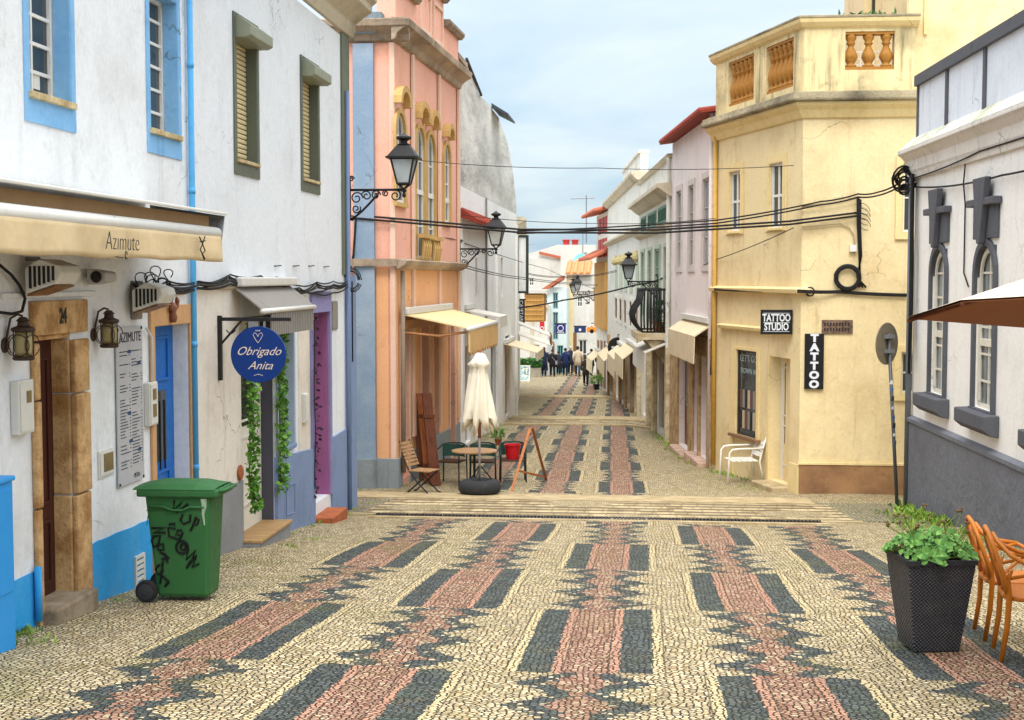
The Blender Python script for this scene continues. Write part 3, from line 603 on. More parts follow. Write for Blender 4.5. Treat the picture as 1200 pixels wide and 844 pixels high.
# menu board
r = WL.R(133, 382, 166.5, 566); r = (r[0], r[1], WL.z(134, 573), WL.z(134, 384)); t = thing('menu_board', 'tall pale grey menu board with tiny lines of text beside blue door', 'menu board', WL.w(r[0], 0, r[2]))
m = MB(); m.wbox(WL, r[0], r[1], .012, .024, r[2], r[3]); bo = m.build('panel', G('pale_grey_board', paint, '#b9bbc0', .35, wear=.1), t)
ink = G('dark_ink', paint, '#3b3d42', .6); m = MB(); rr = random.Random(5); wd = r[1]-r[0]; ht = r[3]-r[2]
for cx in (.10, .55):
    z = r[3]-ht*.16
    while z > r[2]+ht*.10:
        if rr.random() < .12: z -= .05; continue
        l = wd*rr.uniform(.15, .34); u0 = r[0]+wd*cx; m.wbox(WL, u0, u0+l, .0242, .0258, z, z+.009); m.wbox(WL, u0+wd*.36, u0+wd*.40, .0242, .0258, z, z+.009); z -= rr.choice((.028, .028, .034))
m.build('text_lines', ink, bo); letters(bo, 'AZIMUTE', WL.w(r[0]+wd*.52, .0262, r[3]-ht*.07), (0,1,0), (0,0,1), .13, ink)
m = MB()
for fx, fz in ((.45,.84),(.82,.76),(.42,.45),(.47,.27),(.8,.2)):
    c = (r[0]+wd*fx, r[2]+ht*fz); m.wprism(WL, [(c[0]+.035*math.cos(a), c[1]+.018*math.sin(a)) for a in [i*.63 for i in range(10)]]+[(c[0]+.055, c[1]+.018), (c[0]+.055, c[1]-.018)], .0243, .026)
m.build('fish_drawing', G('blue_ink', paint, '#3c5f8f', .6), bo)
letters(bo, '· PETA ·', WL.w(r[0]+wd*.7, .0262, r[2]+ht*.04), (0,1,0), (0,0,1), .06, ink)
m = MB()
for a, b in ((.04,.015),(.96,.015),(.04,.985),(.96,.985)): m.lathe(WL.w(r[0]+wd*a, .012, r[2]+ht*b), [(.014,0),(.014,.02),(0,.022)], 8, ax=WL.n.to_3d())
m.build('screw', iron, t)
# ================================================================== house with roller shutters
UB0, UB1 = UA1+.005, 21.72
bs = thing('shutter_house', 'white house with olive roller shutters, pale stone cornice and slate blue base', 'building', (-4.75, 18, gz(18)))
olive = G('olive_paint', paint, '#63685a', .55, wear=.25, worn='#4b4f45'); slate = G('slate_blue_plaster', plaster, '#7d90b4', '#5d6a84', .4, .35, .005)
w1 = WL.R(276, 40, 302, 190); w1 = (WL.u(275.5, 100), WL.u(299.5, 100), WL.z(277, 187), WL.z(277, 18))
w2 = (WL.u(353.5, 130), WL.u(371.5, 130), w1[2], w1[3])
dA = (WL.u(283, 500), WL.u(320, 500), gz(16.7)+.17, WL.z(283, 372))
wA = (WL.u(324.5, 480), WL.u(343, 480), WL.z(326, 529), WL.z(326, 385))
dB = (WL.u(365.5, 480), WL.u(385, 480), gz(20)+.32, WL.z(366, 367))
m = MB(); facade(m, WL, UB0, UB1, -5.5, WL.z(345, 0)+.02, [w1+(.2,), w2+(.2,), dA+(.22,), wA+(.3,), dB+(.55,)], back=9)
m.build('wall', G('house_white_plaster', plaster, '#e4e7ec', '#aeaba4', .28, .18, .004), bs)
slat = G('cream_shutter', paint, '#d9c79a', .5, wear=.2, worn='#a58c5a')
for r in (w1, w2):
    m = MB(); ring(m, WL, r, .09, .002, .02, bt=.02, bb=.17); inner(m, WL, r, .02, -.19, .016); part = m.build('window', olive, bs)
    m = MB(); zt = r[3]; m.wprof(WL, r[0]-.02, r[1]+.09, [(-.1,zt-.02),(.06,zt-.02),(.20,zt-.12),(.20,zt-.24),(.14,zt-.27),(-.1,zt-.27)]); m.build('shutter_box', G('olive_box_paint', paint, '#8e917d', .5, wear=.3, worn='#6a6b58'), part, bevel=.01)
    m = MB(); n = 24; zb_, zt_ = r[2]+.01, r[3]-.25
    for i in range(n):
        a, b = zb_+(zt_-zb_)*i/n, zb_+(zt_-zb_)*(i+1)/n; m.wprof(WL, r[0]+.022, r[1]-.022, [(-.14,a),(-.115,a+.004),(-.112,(a+b)/2),(-.118,b-.012),(-.14,b-.012)])
    m.build('roller_shutter', slat, part)
    m = MB(); m.wbox(WL, r[0]-.01, r[1]+.02, -.1, .05, r[2]-.03, r[2]+.012); m.build('sill', sill_m, part, bevel=.006)
# stone eaves cornice
zc0 = WL.z(405, 42)
corn = G('weathered_cornice', plaster, '#c9bda6', '#75685a', .6, .5, .012)
m = MB(); m.wprof(WL, UB0, UB1+.18, [(0,zc0),(.06,zc0),(.10,zc0+.10),(.10,zc0+.2),(.26,zc0+.33),(.38,zc0+.40),(.38,zc0+.5),(.46,zc0+.56),(.46,zc0+.66),(0,zc0+.66)]); m.build('cornice', corn, bs, bevel=.012)
rtile = G('terracotta_tiles', paint, '#b5654a', .8, wear=.6, worn='#6f5a44', bump=.01)
def tile_roof(par, W, u0, u1, z, w0=-3.0, w1=.55, rise=.9, step=.24, name='roof', mat=None):
    mb = MB(); n = max(1, int((u1-u0)/step)); st = (u1-u0)/n
    mb.wprof(W, u0, u1, [(w1,z),(w0,z+rise),(w0,z+rise-.06),(w1,z-.04)])
    for i in range(n):
        uc = u0+st*(i+.5); A, B_ = [], []
        for q in range(7):
            a = math.pi*q/6; du = -math.cos(a)*st*.33; dz = math.sin(a)*st*.33+.004
            A.append(W.w(uc+du, w1+.03, z+dz)); B_.append(W.w(uc+du, w0, z+rise+dz))
        mb.prism(A, B_)
    return mb.build(name, mat or rtile, par)
tile_roof(bs, WL, UB0, UB1+.2, zc0+.68, -4, .5, 1.3)
tile_roof(bl, WL, UA0, UA1, 4.62, -4, .4, 1.2)
# corner strip
m = MB(); m.wbox(WL, UB1-.5, UB1+.012, .002, .03, WL.z(405, 322), zc0-.01); m.wbox(WL, UB1+.001, UB1+.02, -.35, .03, WL.z(405, 322), zc0-.01); m.build('corner_strip', G('olive_grey_plaster', plaster, '#6f7462', '#4a4c44', .5, .5), bs)
m = MB(); m.wbox(WL, UB1-.28, UB1+.42, -.35, .03, -5.5, WL.z(405, 323)); m.build('corner_strip', slate, bs)
# bases
greyb = G('grey_base_plaster', plaster, '#8e8f92', '#6d6a66', .5, .4)
creamw = G('cream_old_plaster', plaster, '#e3dace', '#a8977f', .5, .3)
m = MB(); m.wbox(WL, UB0+.06, dA[0]-.02, .001, .006, WL.z(260, 560)-.2, WL.z(300, 330)); m.build('wall_patch', creamw, bs); m = MB(); m.wbox(WL, wA[1]+.3, dB[0]-.12, .001, .006, -3, -.45); m.build('wall_patch', creamw, bs)
base_run(bs, UB0+.05, dA[0], WL.z(262, 572), WL.z(283, 562), greyb, w1=.014)
base_run(bs, dA[1]+.02, dB[0]-.02, WL.z(325, 532)-.03, WL.z(364, 524)-.03, slate, w1=.05); base_run(bs, dB[1]+.1, UB1-.285, WL.z(390, 512), WL.z(404, 503), slate, w1=.03)
# doorway with slate pillar, wooden step, ivy
dkslate = G('dark_slate_paint', paint, '#4d4c58', .55, wear=.2)
m = MB(); m.wbox(WL, dA[1]-.025, dA[1]-.003, -.2, -.0, dA[2], dA[3]); m.wbox(WL, dA[0]+.003, dA[1]-.026, -.2, .0-.05, dA[3]-.03, dA[3]-.004); m.build('door_lining', dkslate, bs, bevel=.004)
d2 = door(bs, WL, (dA[0], dA[1]-.03, dA[2], dA[3]-.035), .15, G('cream_door_paint', paint, '#e2ddd0', .5), glassr=(.5,.9))
m = MB(); m.wbox(WL, dA[0]-.03, dA[1]+.03, -.2, .24, dA[2]-.02, dA[2]+.015); stp = m.build('step', G('step_planks', wood, '#b79263', '#6d4c2c', (3, 40, 3)), bs, bevel=.006)
m = MB(); m.wbox(WL, dA[0]-.02, dA[1]+.02, -.2, .21, dA[2]-.8, dA[2]-.021); m.build('plinth', greyb, stp)
window(bs, WL, wA, .16, G('green_joinery', paint, '#86a04f', .5, wear=.3, worn='#55672e'), grey_glass, 1, 2, sur=(.05, .05, G('pale_slate_plaster', plaster, '#b4c2d6', '#8a98b2', .4, .3), .03), sill=slate, b=.09)
lav = G('lavender_paint', plaster, '#8d88b4', '#6a668f', .4, .3); purp = G('purple_paint', plaster, '#a0608e', '#7a3f6c', .35, .3, .003)
m = MB(); ring(m, WL, dB, .09, .002, .04, bt=.3, bb=0); m.build('door_case', lav, bs, bevel=.005)
m = MB(); m.wbox(WL, dB[1]-.02, dB[1]-.002, -.54, .0, dB[2], dB[3]-.006); m.build('door_lining', purp, bs)
door(bs, WL, (dB[0], dB[1]-.022, dB[2], dB[3]), .5, G('dark_purple_door', paint, '#4f2b46', .5))
m = MB(); u0, u1 = dB[0]-.02, dB[1]-.1; m.wbox(WL, u0, u1, -.55, .30, dB[2]-1.0, WL.z(372, 603)); m.build('step', G('terracotta_step', stone, '#b8673f', '#8e4d30', 5, .006), bs, bevel=.012)
wall_box(bs, WL, WL.R(387.5, 353, 394.5, 386), .02, G('old_grey_enamel', paint, '#8d8780', .5, wear=.4), 'info_plaque')
wall_box(bs, WL, WL.R(353, 462, 358, 494), .05, white_box, 'meter_cabinet')
m = MB(); m.tube([WL.w(WL.u(331, 590), .055, WL.z(331, 570)), WL.w(WL.u(341, 590), .055, WL.z(341, 566)), WL.w(WL.u(341, 590), .055, WL.z(341, 600)), WL.w(WL.u(331, 590), .055, WL.z(331, 604))], .008, 4, closed=True); m.build('hatch_outline', slate, bs)
m = MB(); m.tube([WL.w(UB1-.3, .06, zc0-.9), WL.w(UB1-.3, .06, WL.g(22)+.05)], .035, 8); m.build('drainpipe', slate, bs, smooth=True)
# grey awning over the doorway
gaw = G('grey_awning_canvas', fabric, '#8f8a84', .008, .25, '#6a635a'); a0 = WL.hit(270, 338); a1 = WL.hit(328, 336)
aw2 = thing('awning', 'small grey canvas awning with striped end above the ivy doorway', 'awning', WL.w(a0[0], 0, a0[1]))
pj = .38; zf = WL.z(330, 365.5)-.0; zf = at_y(312, 365, WL.w(a0[0],0,0).y).z; zw = a0[1]+.02
m = MB(); m.wprof(WL, a0[0], a1[0]+.3, [(.02,zw),(pj,zf),(pj,zf+.02),(.02,zw+.025)]); m.build('canopy', gaw, aw2)
m = MB(); m.tube([WL.w(a0[0]-.02, pj, zf), WL.w(a1[0]+.32, pj, zf)], .03, 10); m.build('front_bar', alu, aw2, smooth=True)
m = MB(); m.wbox(WL, a0[0], a1[0]+.3, .0, .16, zw-.0, zw+.11); m.build('cassette', alu, aw2, bevel=.02)
m = MB(); n = 24
for i in range(n): 
    uu = a0[0]+.4+(a1[0]-a0[0]-.1)*i/n; m.wprof(WL, uu, uu+(a1[0]-a0[0]-.1)/n*.7, [(pj-.02,zf-.01),(pj+.0,zf-.01),(pj-.01,zf-.30),(pj-.03,zf-.30)])
m.build('valance', gaw, aw2)
# round blue sign on an iron bracket
pu = WL.u(255, 400); py_ = pu; sgn = thing('hanging_sign', 'round dark blue sign with white script hanging from an iron bracket', 'sign', WL.w(pu, 0, WL.z(255, 373)))
m = MB(); zt = WL.z(255, 373); m.wbox(WL, pu-.025, pu+.025, .002, .05, WL.z(255, 446), zt+.03); m.wbox(WL, pu-.02, pu+.02, .05, .84, zt-.03, zt+.01); m.tube([WL.w(pu, .03, zt-.3), WL.w(pu, .28, zt-.02)], .014, 6)
m.tube([WL.w(pu, .1+.012*i, zt-.13-.04*math.sin(i*.35)) for i in range(10)], .008, 5); m.build('bracket', iron, sgn, bevel=.003)
sc_ = at_y(303, 415.5, pu); sr = .315
blue_sign = G('royal_blue_enamel', paint, '#0e357c', .4, wear=.5, worn='#0c2a66', sc=5)
m = MB(); m.lathe((sc_.x, pu+.018, sc_.z), [(sr-.004,0),(sr,.004),(sr,.03),(sr-.004,.034)], 48, ax=(0,-1,0)); dsk = m.build('disc', blue_sign, sgn)
m = MB(); m.box(sc_.x-.11, sc_.x+.0, pu-.012, pu+.012, sc_.z+sr-.02, zt-.03); m.build('hanger', steel, sgn); m = MB(); m.box(sc_.x+.06, sc_.x+.08, pu-.012, pu+.012, sc_.z+sr-.05, zt-.02); m.build('hanger', steel, sgn)
goldw = G('white_gold_lettering', paint, '#e3d3c4', .5)
letters(dsk, 'Obrigado', (sc_.x+.0, pu-.019, sc_.z+.035), (1,0,0), (0,0,1), .135, goldw, shear=.5, sx=.98, offset=-.0005); letters(dsk, 'Anita', (sc_.x+.02, pu-.019, sc_.z-.125), (1,0,0), (0,0,1), .13, goldw, shear=.5, offset=-.0005)
m = MB(); cx, cz = sc_.x, sc_.z+.2
for s_ in (-1, 1): m.tube([(cx+s_*x_, pu-.018, cz+z_) for x_, z_ in ((0,-.07),(.03,-.03),(.055,.02),(.04,.045),(.015,.03),(0,0))], .003, 5)
for i in range(3): m.tube([(cx-.02+.02*i, pu-.018, cz+.06), (cx-.022+.022*i, pu-.018, cz+.075)], .005, 5)
m.tube([(sc_.x-.05, pu-.018, sc_.z-.235), (sc_.x, pu-.018, sc_.z-.22), (sc_.x+.05, pu-.018, sc_.z-.235)], .003, 5); m.build('heart_motif', goldw, dsk)
# ivy garlands
leafm = G('ivy_leaves', foliage, '#3f7a2c', '#86b84a')
def garland(lab, pts, wid, n, name='ivy_garland', par=None):
    mb = MB(); rr = random.Random(len(pts)*n); base = pts[-1]
    for _ in range(n):
        i = rr.random()*(len(pts)-1); a = V(pts[int(i)]).lerp(V(pts[min(int(i)+1, len(pts)-1)]), i-int(i)); a += V((rr.uniform(-.4,1), rr.uniform(-1,1), rr.uniform(-.3,.3)))*wid
        mb.leaf(a, (rr.uniform(.0,1), rr.uniform(-1,.4), rr.uniform(-1,.5)), rr.uniform(.05,.085), .9)
    t = thing(name, lab, 'ivy', base); mb.build('leaves', leafm, t, recalc=False)
    s_ = MB(); s_.tube([V(p) for p in pts], .008, 5); s_.build('stem', G('vine_stem', paint, '#5a5a2c', .8), t); return t
ux = WL.u(287, 500); garland('ivy garland hanging at the left side of the slate doorway', [WL.w(ux+.02, .05, WL.z(287, 375)), WL.w(ux, .06, WL.z(287, 440)), WL.w(ux+.03, .05, WL.z(287, 510)), WL.w(ux-.01, .05, WL.z(287, 560)), WL.w(ux+.1, .06, WL.z(292, 595))], .085, 620)
ux = WL.u(321, 500); garland('ivy garland hanging between the slate doorway and green window', [WL.w(ux+.02, .06, WL.z(321, 372)), WL.w(ux, .07, WL.z(321, 430)), WL.w(ux+.03, .07, WL.z(321, 500)), WL.w(ux, .08, WL.z(320, 575))], .085, 560)
ux = WL.u(364, 480); blk = G('black_leaves', foliage, '#201820', '#4a3040'); 
t = thing('dried_garland', 'thin dark dried garland hanging beside the purple doorway', 'garland', WL.w(ux, .06, WL.z(364, 580)))
m = MB(); s_ = MB(); pz = [WL.w(ux+.03*math.sin(i*1.3), .06, WL.z(364, 375+i*22)) for i in range(10)]; s_.tube(pz, .008, 5); s_.build('stem', iron, t)
rr = random.Random(4)
for p in pz:
    for _ in range(9): m.leaf(p+V((rr.uniform(-.01,.05), rr.uniform(-.05,.05), rr.uniform(-.12,.12))), (rr.uniform(0,1), rr.uniform(-1,1), rr.uniform(-1,.5)), rr.uniform(.05,.09))
m.build('leaves', blk, t, recalc=False)
# terracotta disc on the wall, red lobster-like wall ornament of the photo as a plain bracket
m = MB(); u, z = WL.hit(279.5, 554); m.lathe(WL.w(u, .012, z), [(.085,0),(.095,.01),(.075,.03),(.03,.022),(0,.022)], 20, ax=WL.n.to_3d()); tag(m.build('wall_plate', G('terracotta_plate', stone, '#b06a44', '#7c442c', 6), loc=WL.w(u, .01, z), smooth=True), 'round terracotta plate hung on cream wall beside the ivy', 'plate')
m = MB(); u, z = WL.hit(196, 364); 
m.lathe(WL.w(u, .06, z-.12), [(.03,0),(.045,.05),(.03,.10),(.05,.15),(.02,.2)], 10)
for s_ in (-1, 1): m.tube([WL.w(u+s_*.02, .05, z), WL.w(u+s_*.09, .07, z+.03), WL.w(u+s_*.1, .07, z+.1), WL.w(u+s_*.05, .08, z+.13)], [.02,.018,.024,.01], 8)
tag(m.build('wall_ornament', G('rust_red_ceramic', paint, '#8c5a44', .5, wear=.4, worn='#4a2c20'), loc=WL.w(u, .04, z), smooth=True), 'small reddish brown ceramic ornament above the blue door', 'ornament')
# cable bundle running along the wall
t = thing('cable_bundle', 'tangled bundle of black cables running along the wall above the doors', 'cable', WL.w(WL.u(260), .05, WL.z(260, 325))); rr = random.Random(12)
for kx in range(7):
    pts = []; ph = rr.random()*6
    for px, py in ((150,338),(190,334),(225,332),(262,325),(300,326),(318,328),(345,338),(365,335),(385,334),(402,331)):
        pts.append(WL.w(WL.u(px), .05+.03*rr.random(), WL.z(px, py+rr.uniform(-5,6)+kx*.7)))
    m = MB(); m.tube(cable(pts, sag=.03, seg=7), rr.uniform(.007,.014), 6); m.build('cable', cable_m, t, smooth=True)
m = MB()
for i in range(9):
    px = rr.uniform(155, 205); c = WL.w(WL.u(px), .07, WL.z(px, rr.uniform(322, 345))); R_ = rr.uniform(.06,.13); m.tube([c+V((.03*math.sin(a*2), R_*math.cos(a), R_*math.sin(a)*1.2)) for a in [q*.42 for q in range(15)]], .006, 5)
for i in range(5):
    c = WL.w(UB1-.1+rr.uniform(-.1,.15), .08, WL.z(404, 328)); R_ = rr.uniform(.12,.2); m.tube([c+V((R_*.6*math.cos(a), R_*math.cos(a+.3), R_*math.sin(a))) for a in [q*.42 for q in range(15)]], .009, 5)
m.build('loop', cable_m, t, smooth=True)
m = MB(); m.tube([WL.w(WL.u(px), .045, WL.z(px, py)) for px, py in ((160,338),(190,345),(210,344),(228,338),(262,338),(300,332))], .016, 6); m.build('cable', G('beige_cable', paint, '#bca98a', .7), t, smooth=True)
m = MB(); m.tube([WL.w(UB1-.06, .07, WL.z(405, y_)) for y_ in (330, 380, 425)], .012, 6); m.build('cable', cable_m, t, smooth=True)
m = MB(); m.tube([WL.w(WL.u(px), .06, WL.z(px, py)) for px, py in ((-10,310),(4,322),(14,335),(20,350),(16,365),(4,368),(-12,366))], .012, 6); m.build('cable', cable_m, t, smooth=True)
for px, py in ((321,312),(343,312),(361,312),(379,313),(345,346),(363,345),(381,345)):
    u, z = WL.hit(px, py); m = MB(); m.tube([WL.w(u, 0, z), WL.w(u, .03, z), WL.w(u+.22, .035, z+.01)], .008, 5); m.build('wall_hook', iron, bs)
pw = WL.R(38, 84, 46, 106, -.17); m = MB(); m.wbox(WL, pw[0], pw[1], -.168, -.164, pw[2], pw[3]); m.build('paper_notice', white_box, bl)
# ------------------------------------------------------------------ wheelie bin
green = G('green_bin_plastic', paint, '#2f6436', .55, wear=.45, worn='#4d7448', bump=.002); gp = ground(182, 706); Yb = gp.y+.02; zb0 = gz(Yb)
bn = thing('wheelie_bin', 'dark green wheeled rubbish bin with black graffiti beside blue base', 'bin', (at_y(213, 700, Yb).x, Yb, zb0))
bx = at_y(213, 700, Yb).x; B0 = V((bx, Yb+.3, zb0))
xl0, xr0 = at_y(181, 706, Yb).x, at_y(242, 706, Yb).x; xl1, xr1 = at_y(168, 575, Yb).x, at_y(246, 575, Yb).x; zt = at_y(210, 578, Yb).z
m = MB(); m.hexa([(xl0, Yb+.06, zb0+.03),(xr0, Yb+.06, zb0+.03),(xr0, Yb+.38, zb0+.03),(xl0, Yb+.38, zb0+.03),(xl1, Yb, zt),(xr1, Yb, zt),(xr1, Yb+.42, zt),(xl1, Yb+.42, zt)]); body = m.build('body', green, bn, bevel=.035)
m = MB(); xs0, xs1 = at_y(157, 575, Yb).x, at_y(255, 572, Yb).x
m.box(xs0+.03, xs1-.0, Yb-.035, Yb+.46, zt-.035, zt+.03); m.build('rim', green, body, bevel=.015)
m = MB(); b = len(m.v); nx2 = 12
for j, (yy, dz) in enumerate(((Yb-.03,.0),(Yb+.03,.04),(Yb+.21,.06),(Yb+.39,.04),(Yb+.455,0))):
    for i in range(nx2+1):
        x = xs0+.0+(xs1-xs0-.02)*i/nx2; e = min(1, 4*min(i, nx2-i)/nx2); m.v.append(V((x, yy, zt+.034+dz*(.25+.75*e))))
for j in range(4):
    for i in range(nx2): m.f.append((j*(nx2+1)+i, j*(nx2+1)+i+1, (j+1)*(nx2+1)+i+1, (j+1)*(nx2+1)+i))
m.box(xs0, xs1-.02, Yb-.035, Yb+.457, zt+.028, zt+.036); m.build('lid', green, bn, smooth=False)
m = MB(); m.tube([(xs1-.03, Yb+.05, zt+.01), (xs1+.04, Yb+.06, zt+.02), (xs1+.04, Yb+.38, zt+.02), (xs1-.03, Yb+.39, zt+.01)], .017, 8); m.build('handle', green, bn, smooth=True)
for yy in (Yb+.02, Yb+.38):
    c = at_y(172.5, 693, Yb); m = MB(); m.lathe((c.x, yy, zb0+.098), [(.05,0),(.09,.0),(.098,.012),(.098,.05),(.09,.062),(.05,.062)], 22, ax=(0,-1,0)); wh = m.build('wheel', G('black_rubber', paint, '#202226', .7, wear=.2), bn)
    m = MB(); m.lathe((c.x, yy-.05, zb0+.098), [(.02,0),(.06,.0),(.07,.016),(.025,.022),(.025,.03),(0,.03)], 16, ax=(0,-1,0)); m.build('hub', G('dark_hub', paint, '#33363c', .5), wh)
m = MB(); m.tube([(xl1+.05, Yb-.006, zt-.12), ((xl1+xr1)/2-.12, Yb-.006, zt-.12), ((xl1+xr1)/2-.05, Yb-.006, zt-.15), ((xl1+xr1)/2+.05, Yb-.006, zt-.15), ((xl1+xr1)/2+.12, Yb-.006, zt-.12), (xr1-.05, Yb-.006, zt-.12)], .012, 6); m.build('moulded_rib', green, body, smooth=True)
# embossed ribs and graffiti strokes on the side facing the street
def binpt(cx, cy, lift=.004):
    px, py = 150+cx/5.442, 555+cy/5.442; p = at_y(px, py, Yb)
    t_ = (zt-p.z)/(zt-zb0-.03); yy = Yb+.06*t_-lift; return at_y(px, py, yy)
m = MB()
for st in ([(295,172),(288,232),(345,180),(310,250),(385,192)], [(350,262),(335,295),(355,322),(395,305),(398,262)], [(435,275),(415,330),(398,365)], [(428,280),(452,295),(442,325),(412,318)],
           [(262,325),(298,318),(302,352),(256,345),(262,400),(300,412)], [(345,362),(318,362),(305,385),(345,398),(352,372),(330,420),(300,415)],
           [(345+38*math.cos(a),470+40*math.sin(a)) for a in [i*.45 for i in range(15)]], [(352+18*math.cos(a),468+18*math.sin(a)) for a in [i*.6 for i in range(11)]], [(385,480),(370,550),(432,490),(402,565)], [(398,560),(372,602),(440,520),(410,598),(452,575)],
           [(150,348),(235,345),(162,378),(240,376)], [(165,395),(150,430),(165,470),(195,450),(205,395),(172,400)], [(190,455),(225,450),(228,485),(195,490),(190,455)], [(205,500),(240,520)], [(215,545),(262,540),(230,505),(255,570)], [(200,580),(175,610),(190,645),(225,620),(215,570)], [(225,560),(205,700)], [(205,640),(262,690)], [(262,690),(235,720)]):
    m.tube([binpt(*q) for q in st], .011, 6)
m.build('graffiti', G('black_marker', paint, '#101214', .6), body)
m = MB(); 
for a, b in (((118,235),(240,235)),((240,235),(248,260)),((130,250),(120,330))): m.tube([binpt(*a), binpt(*b)], .004, 5)
m.build('embossed_badge', green, body)
m = MB(); m.tube([binpt(*q, .002) for q in ((480,160),(485,210),(478,260),(488,330))], [.03,.022,.012,.006], 6); m.build('scrape', G('pale_scrape', paint, '#9fb89a', .8), body)
# ================================================================== ORANGE HOUSE
oc = at_y(465, 560, 26.1)
WO = Wall((oc.x, 26.1), (.044, 1), -1); WOF = Wall((oc.x, 26.1), (-1, 0), 1)
if WOF.n.y > 0: WOF.n = -WOF.n
if WO.n.x < 0: WO.n = -WO.n
salmon = G('salmon_plaster', plaster, '#efb5a0', '#e0a07c', .6, .35, .006, cover=.5); oranp = G('orange_plaster', plaster, '#ecb384', '#dc9a62', .5, .3, .005)
ochre = G('ochre_trim', plaster, '#c8a468', '#8a6a34', .5, .4, .006); ptrim = G('pale_pilaster', plaster, '#e6c4ae', '#c79a80', .4, .3)
bluepil = G('blue_pilaster_plaster', plaster, '#8299b0', '#b4c0ca', .7, .5, .006, cover=.45); bgrey = G('grey_blue_base', plaster, '#8e979c', '#5c5a52', .6, .5, .008)
mould = G('mouldy_cornice', plaster, '#b9a58e', '#4a4034', .8, .6, .015, cover=.42)
UO = WO.u(537); ztop = WO.z(450, 41); zt0 = WO.z(465, 52)
ob = thing('orange_house', 'salmon and orange house with blue corner pilaster and ochre arched windows', 'building', (oc.x, 26.1, gz(26)))
aw_ = []
for (xl, xr, yt, yb) in ((463, 474, 133, 238), (486.5, 496.5, 150, 303), (499.5, 508.5, 158, 305), (519.5, 526.5, 170, 261)):
    z0 = WO.z((xl+xr)/2, yb); z1 = WO.z((xl+xr)/2, yt); aw_.append((WO.u(xl), WO.u(xr), z0, z1))
dxs = [(468.5, 477.5), (492, 500.5), (506, 512), (525.5, 531)]; zdt = WO.z(470, 387)
drs = [(WO.u(a), WO.u(b), WO.g(WO.u(a))+(.12 if i != 2 else .75), zdt) for i, (a, b) in enumerate(dxs)]
m = MB(); facade(m, WO, 0, UO, -6, zt0+.05, [r+(.07,) for r in aw_]+[r+(.14,) for r in drs], back=8)
m.build('wall', salmon, ob)
m = MB(); zl = WO.z(465, 316)
us_ = [.0]+[x for r in drs for x in r[:2]]+[UO]
for a, b in zip(us_[::2], us_[1::2]): m.wbox(WO, a+.004, b-.004, .002, .012, -6, zl)
for r in drs: m.wbox(WO, r[0]-.004, r[1]+.004, .002, .012, r[3], zl)
r = drs[2]; m.wbox(WO, r[0]-.004, r[1]+.004, .002, .012, -6, r[2]); m.build('ground_floor_wall', oranp, ob)
def arch_pts(u0, u1, z0, z1, n=10, rise=None):
    r = (u1-u0)/2; rise = rise or r; c = (u0+u1)/2; zs = z1-rise
    return [(u1, z0)]+[(c+r*math.cos(math.pi*i/n), zs+rise*math.sin(math.pi*i/n)) for i in range(n+1)]+[(u0, z0)]
def arch_band(mb, W, u0, u1, z0, z1, bw, w0, w1, n=12, rise=None, base=True):
    I = arch_pts(u0, u1, z0, z1, n, rise); O = arch_pts(u0-bw, u1+bw, z0, z1+bw, n, (rise or (u1-u0)/2)+bw*.6)
    for i in range(len(I)-1):
        a, b, c, d = I[i], I[i+1], O[i+1], O[i]; mb.wprism(W, [a, b, c, d], w0, w1)
    if base: mb.wbox(W, u0-bw, u1+bw, w0, w1+.02, z0-bw*.8, z0-.001)
def arched_window(par, W, r, depth, mat, bw, proud=.05, fm=None, pm=None, hood=None, nz=4, lab=None):
    u0, u1, z0, z1 = r; m = MB(); arch_band(m, W, u0, u1, z0, z1, bw, .002, proud); rr_ = (u1-u0)/2; n = 10
    arc = arch_pts(u0+.002, u1-.002, z0, z1-.002, n)[1:-1]               # spandrels close the square corners of the opening
    h_ = len(arc)//2
    m.wprism(W, arc[:h_+1]+[(arc[0][0], z1-.002)], -depth+.02, .0); m.wprism(W, arc[h_:]+[(arc[-1][0], z1-.002)], -depth+.02, .0)
    part = m.build('window', mat, par)
    if lab: part['label'] = lab
    m = MB(); sash(m, W, r, -depth, 2, nz, .06, .03); arch_band(m, W, u0+.05, u1-.05, z1-rr_, z1-.05, .05, -depth, -depth+.05, base=False); m.wbox(W, u0, u1, -depth+.001, -depth+.06, z1-rr_-.9-.05, z1-rr_-.9+.05); m.build('frame', fm or white_frame, part)
    m = MB(); m.wbox(W, u0+.02, u1-.02, -depth+.012, -depth+.02, z0+.02, z1-.02); m.build('pane', pm or dark_glass, part)
    if hood:
        m = MB(); z = z1+hood; R2 = rr_+bw*.9; c = (u0+u1)/2
        pts = [(c+R2*math.cos(math.pi*i/8), z+R2*.75*math.sin(math.pi*i/8)) for i in range(9)]; pi_ = [(c+(R2-.16)*math.cos(math.pi*i/8), z+(R2-.16)*.75*math.sin(math.pi*i/8)) for i in range(9)]
        for i in range(8): m.wprism(W, [pts[i], pts[i+1], pi_[i+1], pi_[i]], .004, .16)
        m.build('hood_mould', mat, part)
    return part
for i, r in enumerate(aw_): arched_window(ob, WO, r, .055, ochre, .10, .05, hood=.14)
m = MB()
for r in aw_[1:3]:
    m.wbox(WO, r[0]-.1, r[1]+.1, .003, .12, r[2]-.16, r[2]-.03)
    for i in range(4): m.tube([WO.w(r[0]+(r[1]-r[0])*(i+.5)/4, .14, r[2]-.02), WO.w(r[0]+(r[1]-r[0])*(i+.5)/4, .16, r[2]+.25), WO.w(r[0]+(r[1]-r[0])*(i+.5)/4, .13, r[2]+.42)], [.03,.05,.03], 6)
    m.wbox(WO, r[0]-.1, r[1]+.1, .08, .2, r[2]+.42, r[2]+.5)
m.build('balustrade', ochre, ob)
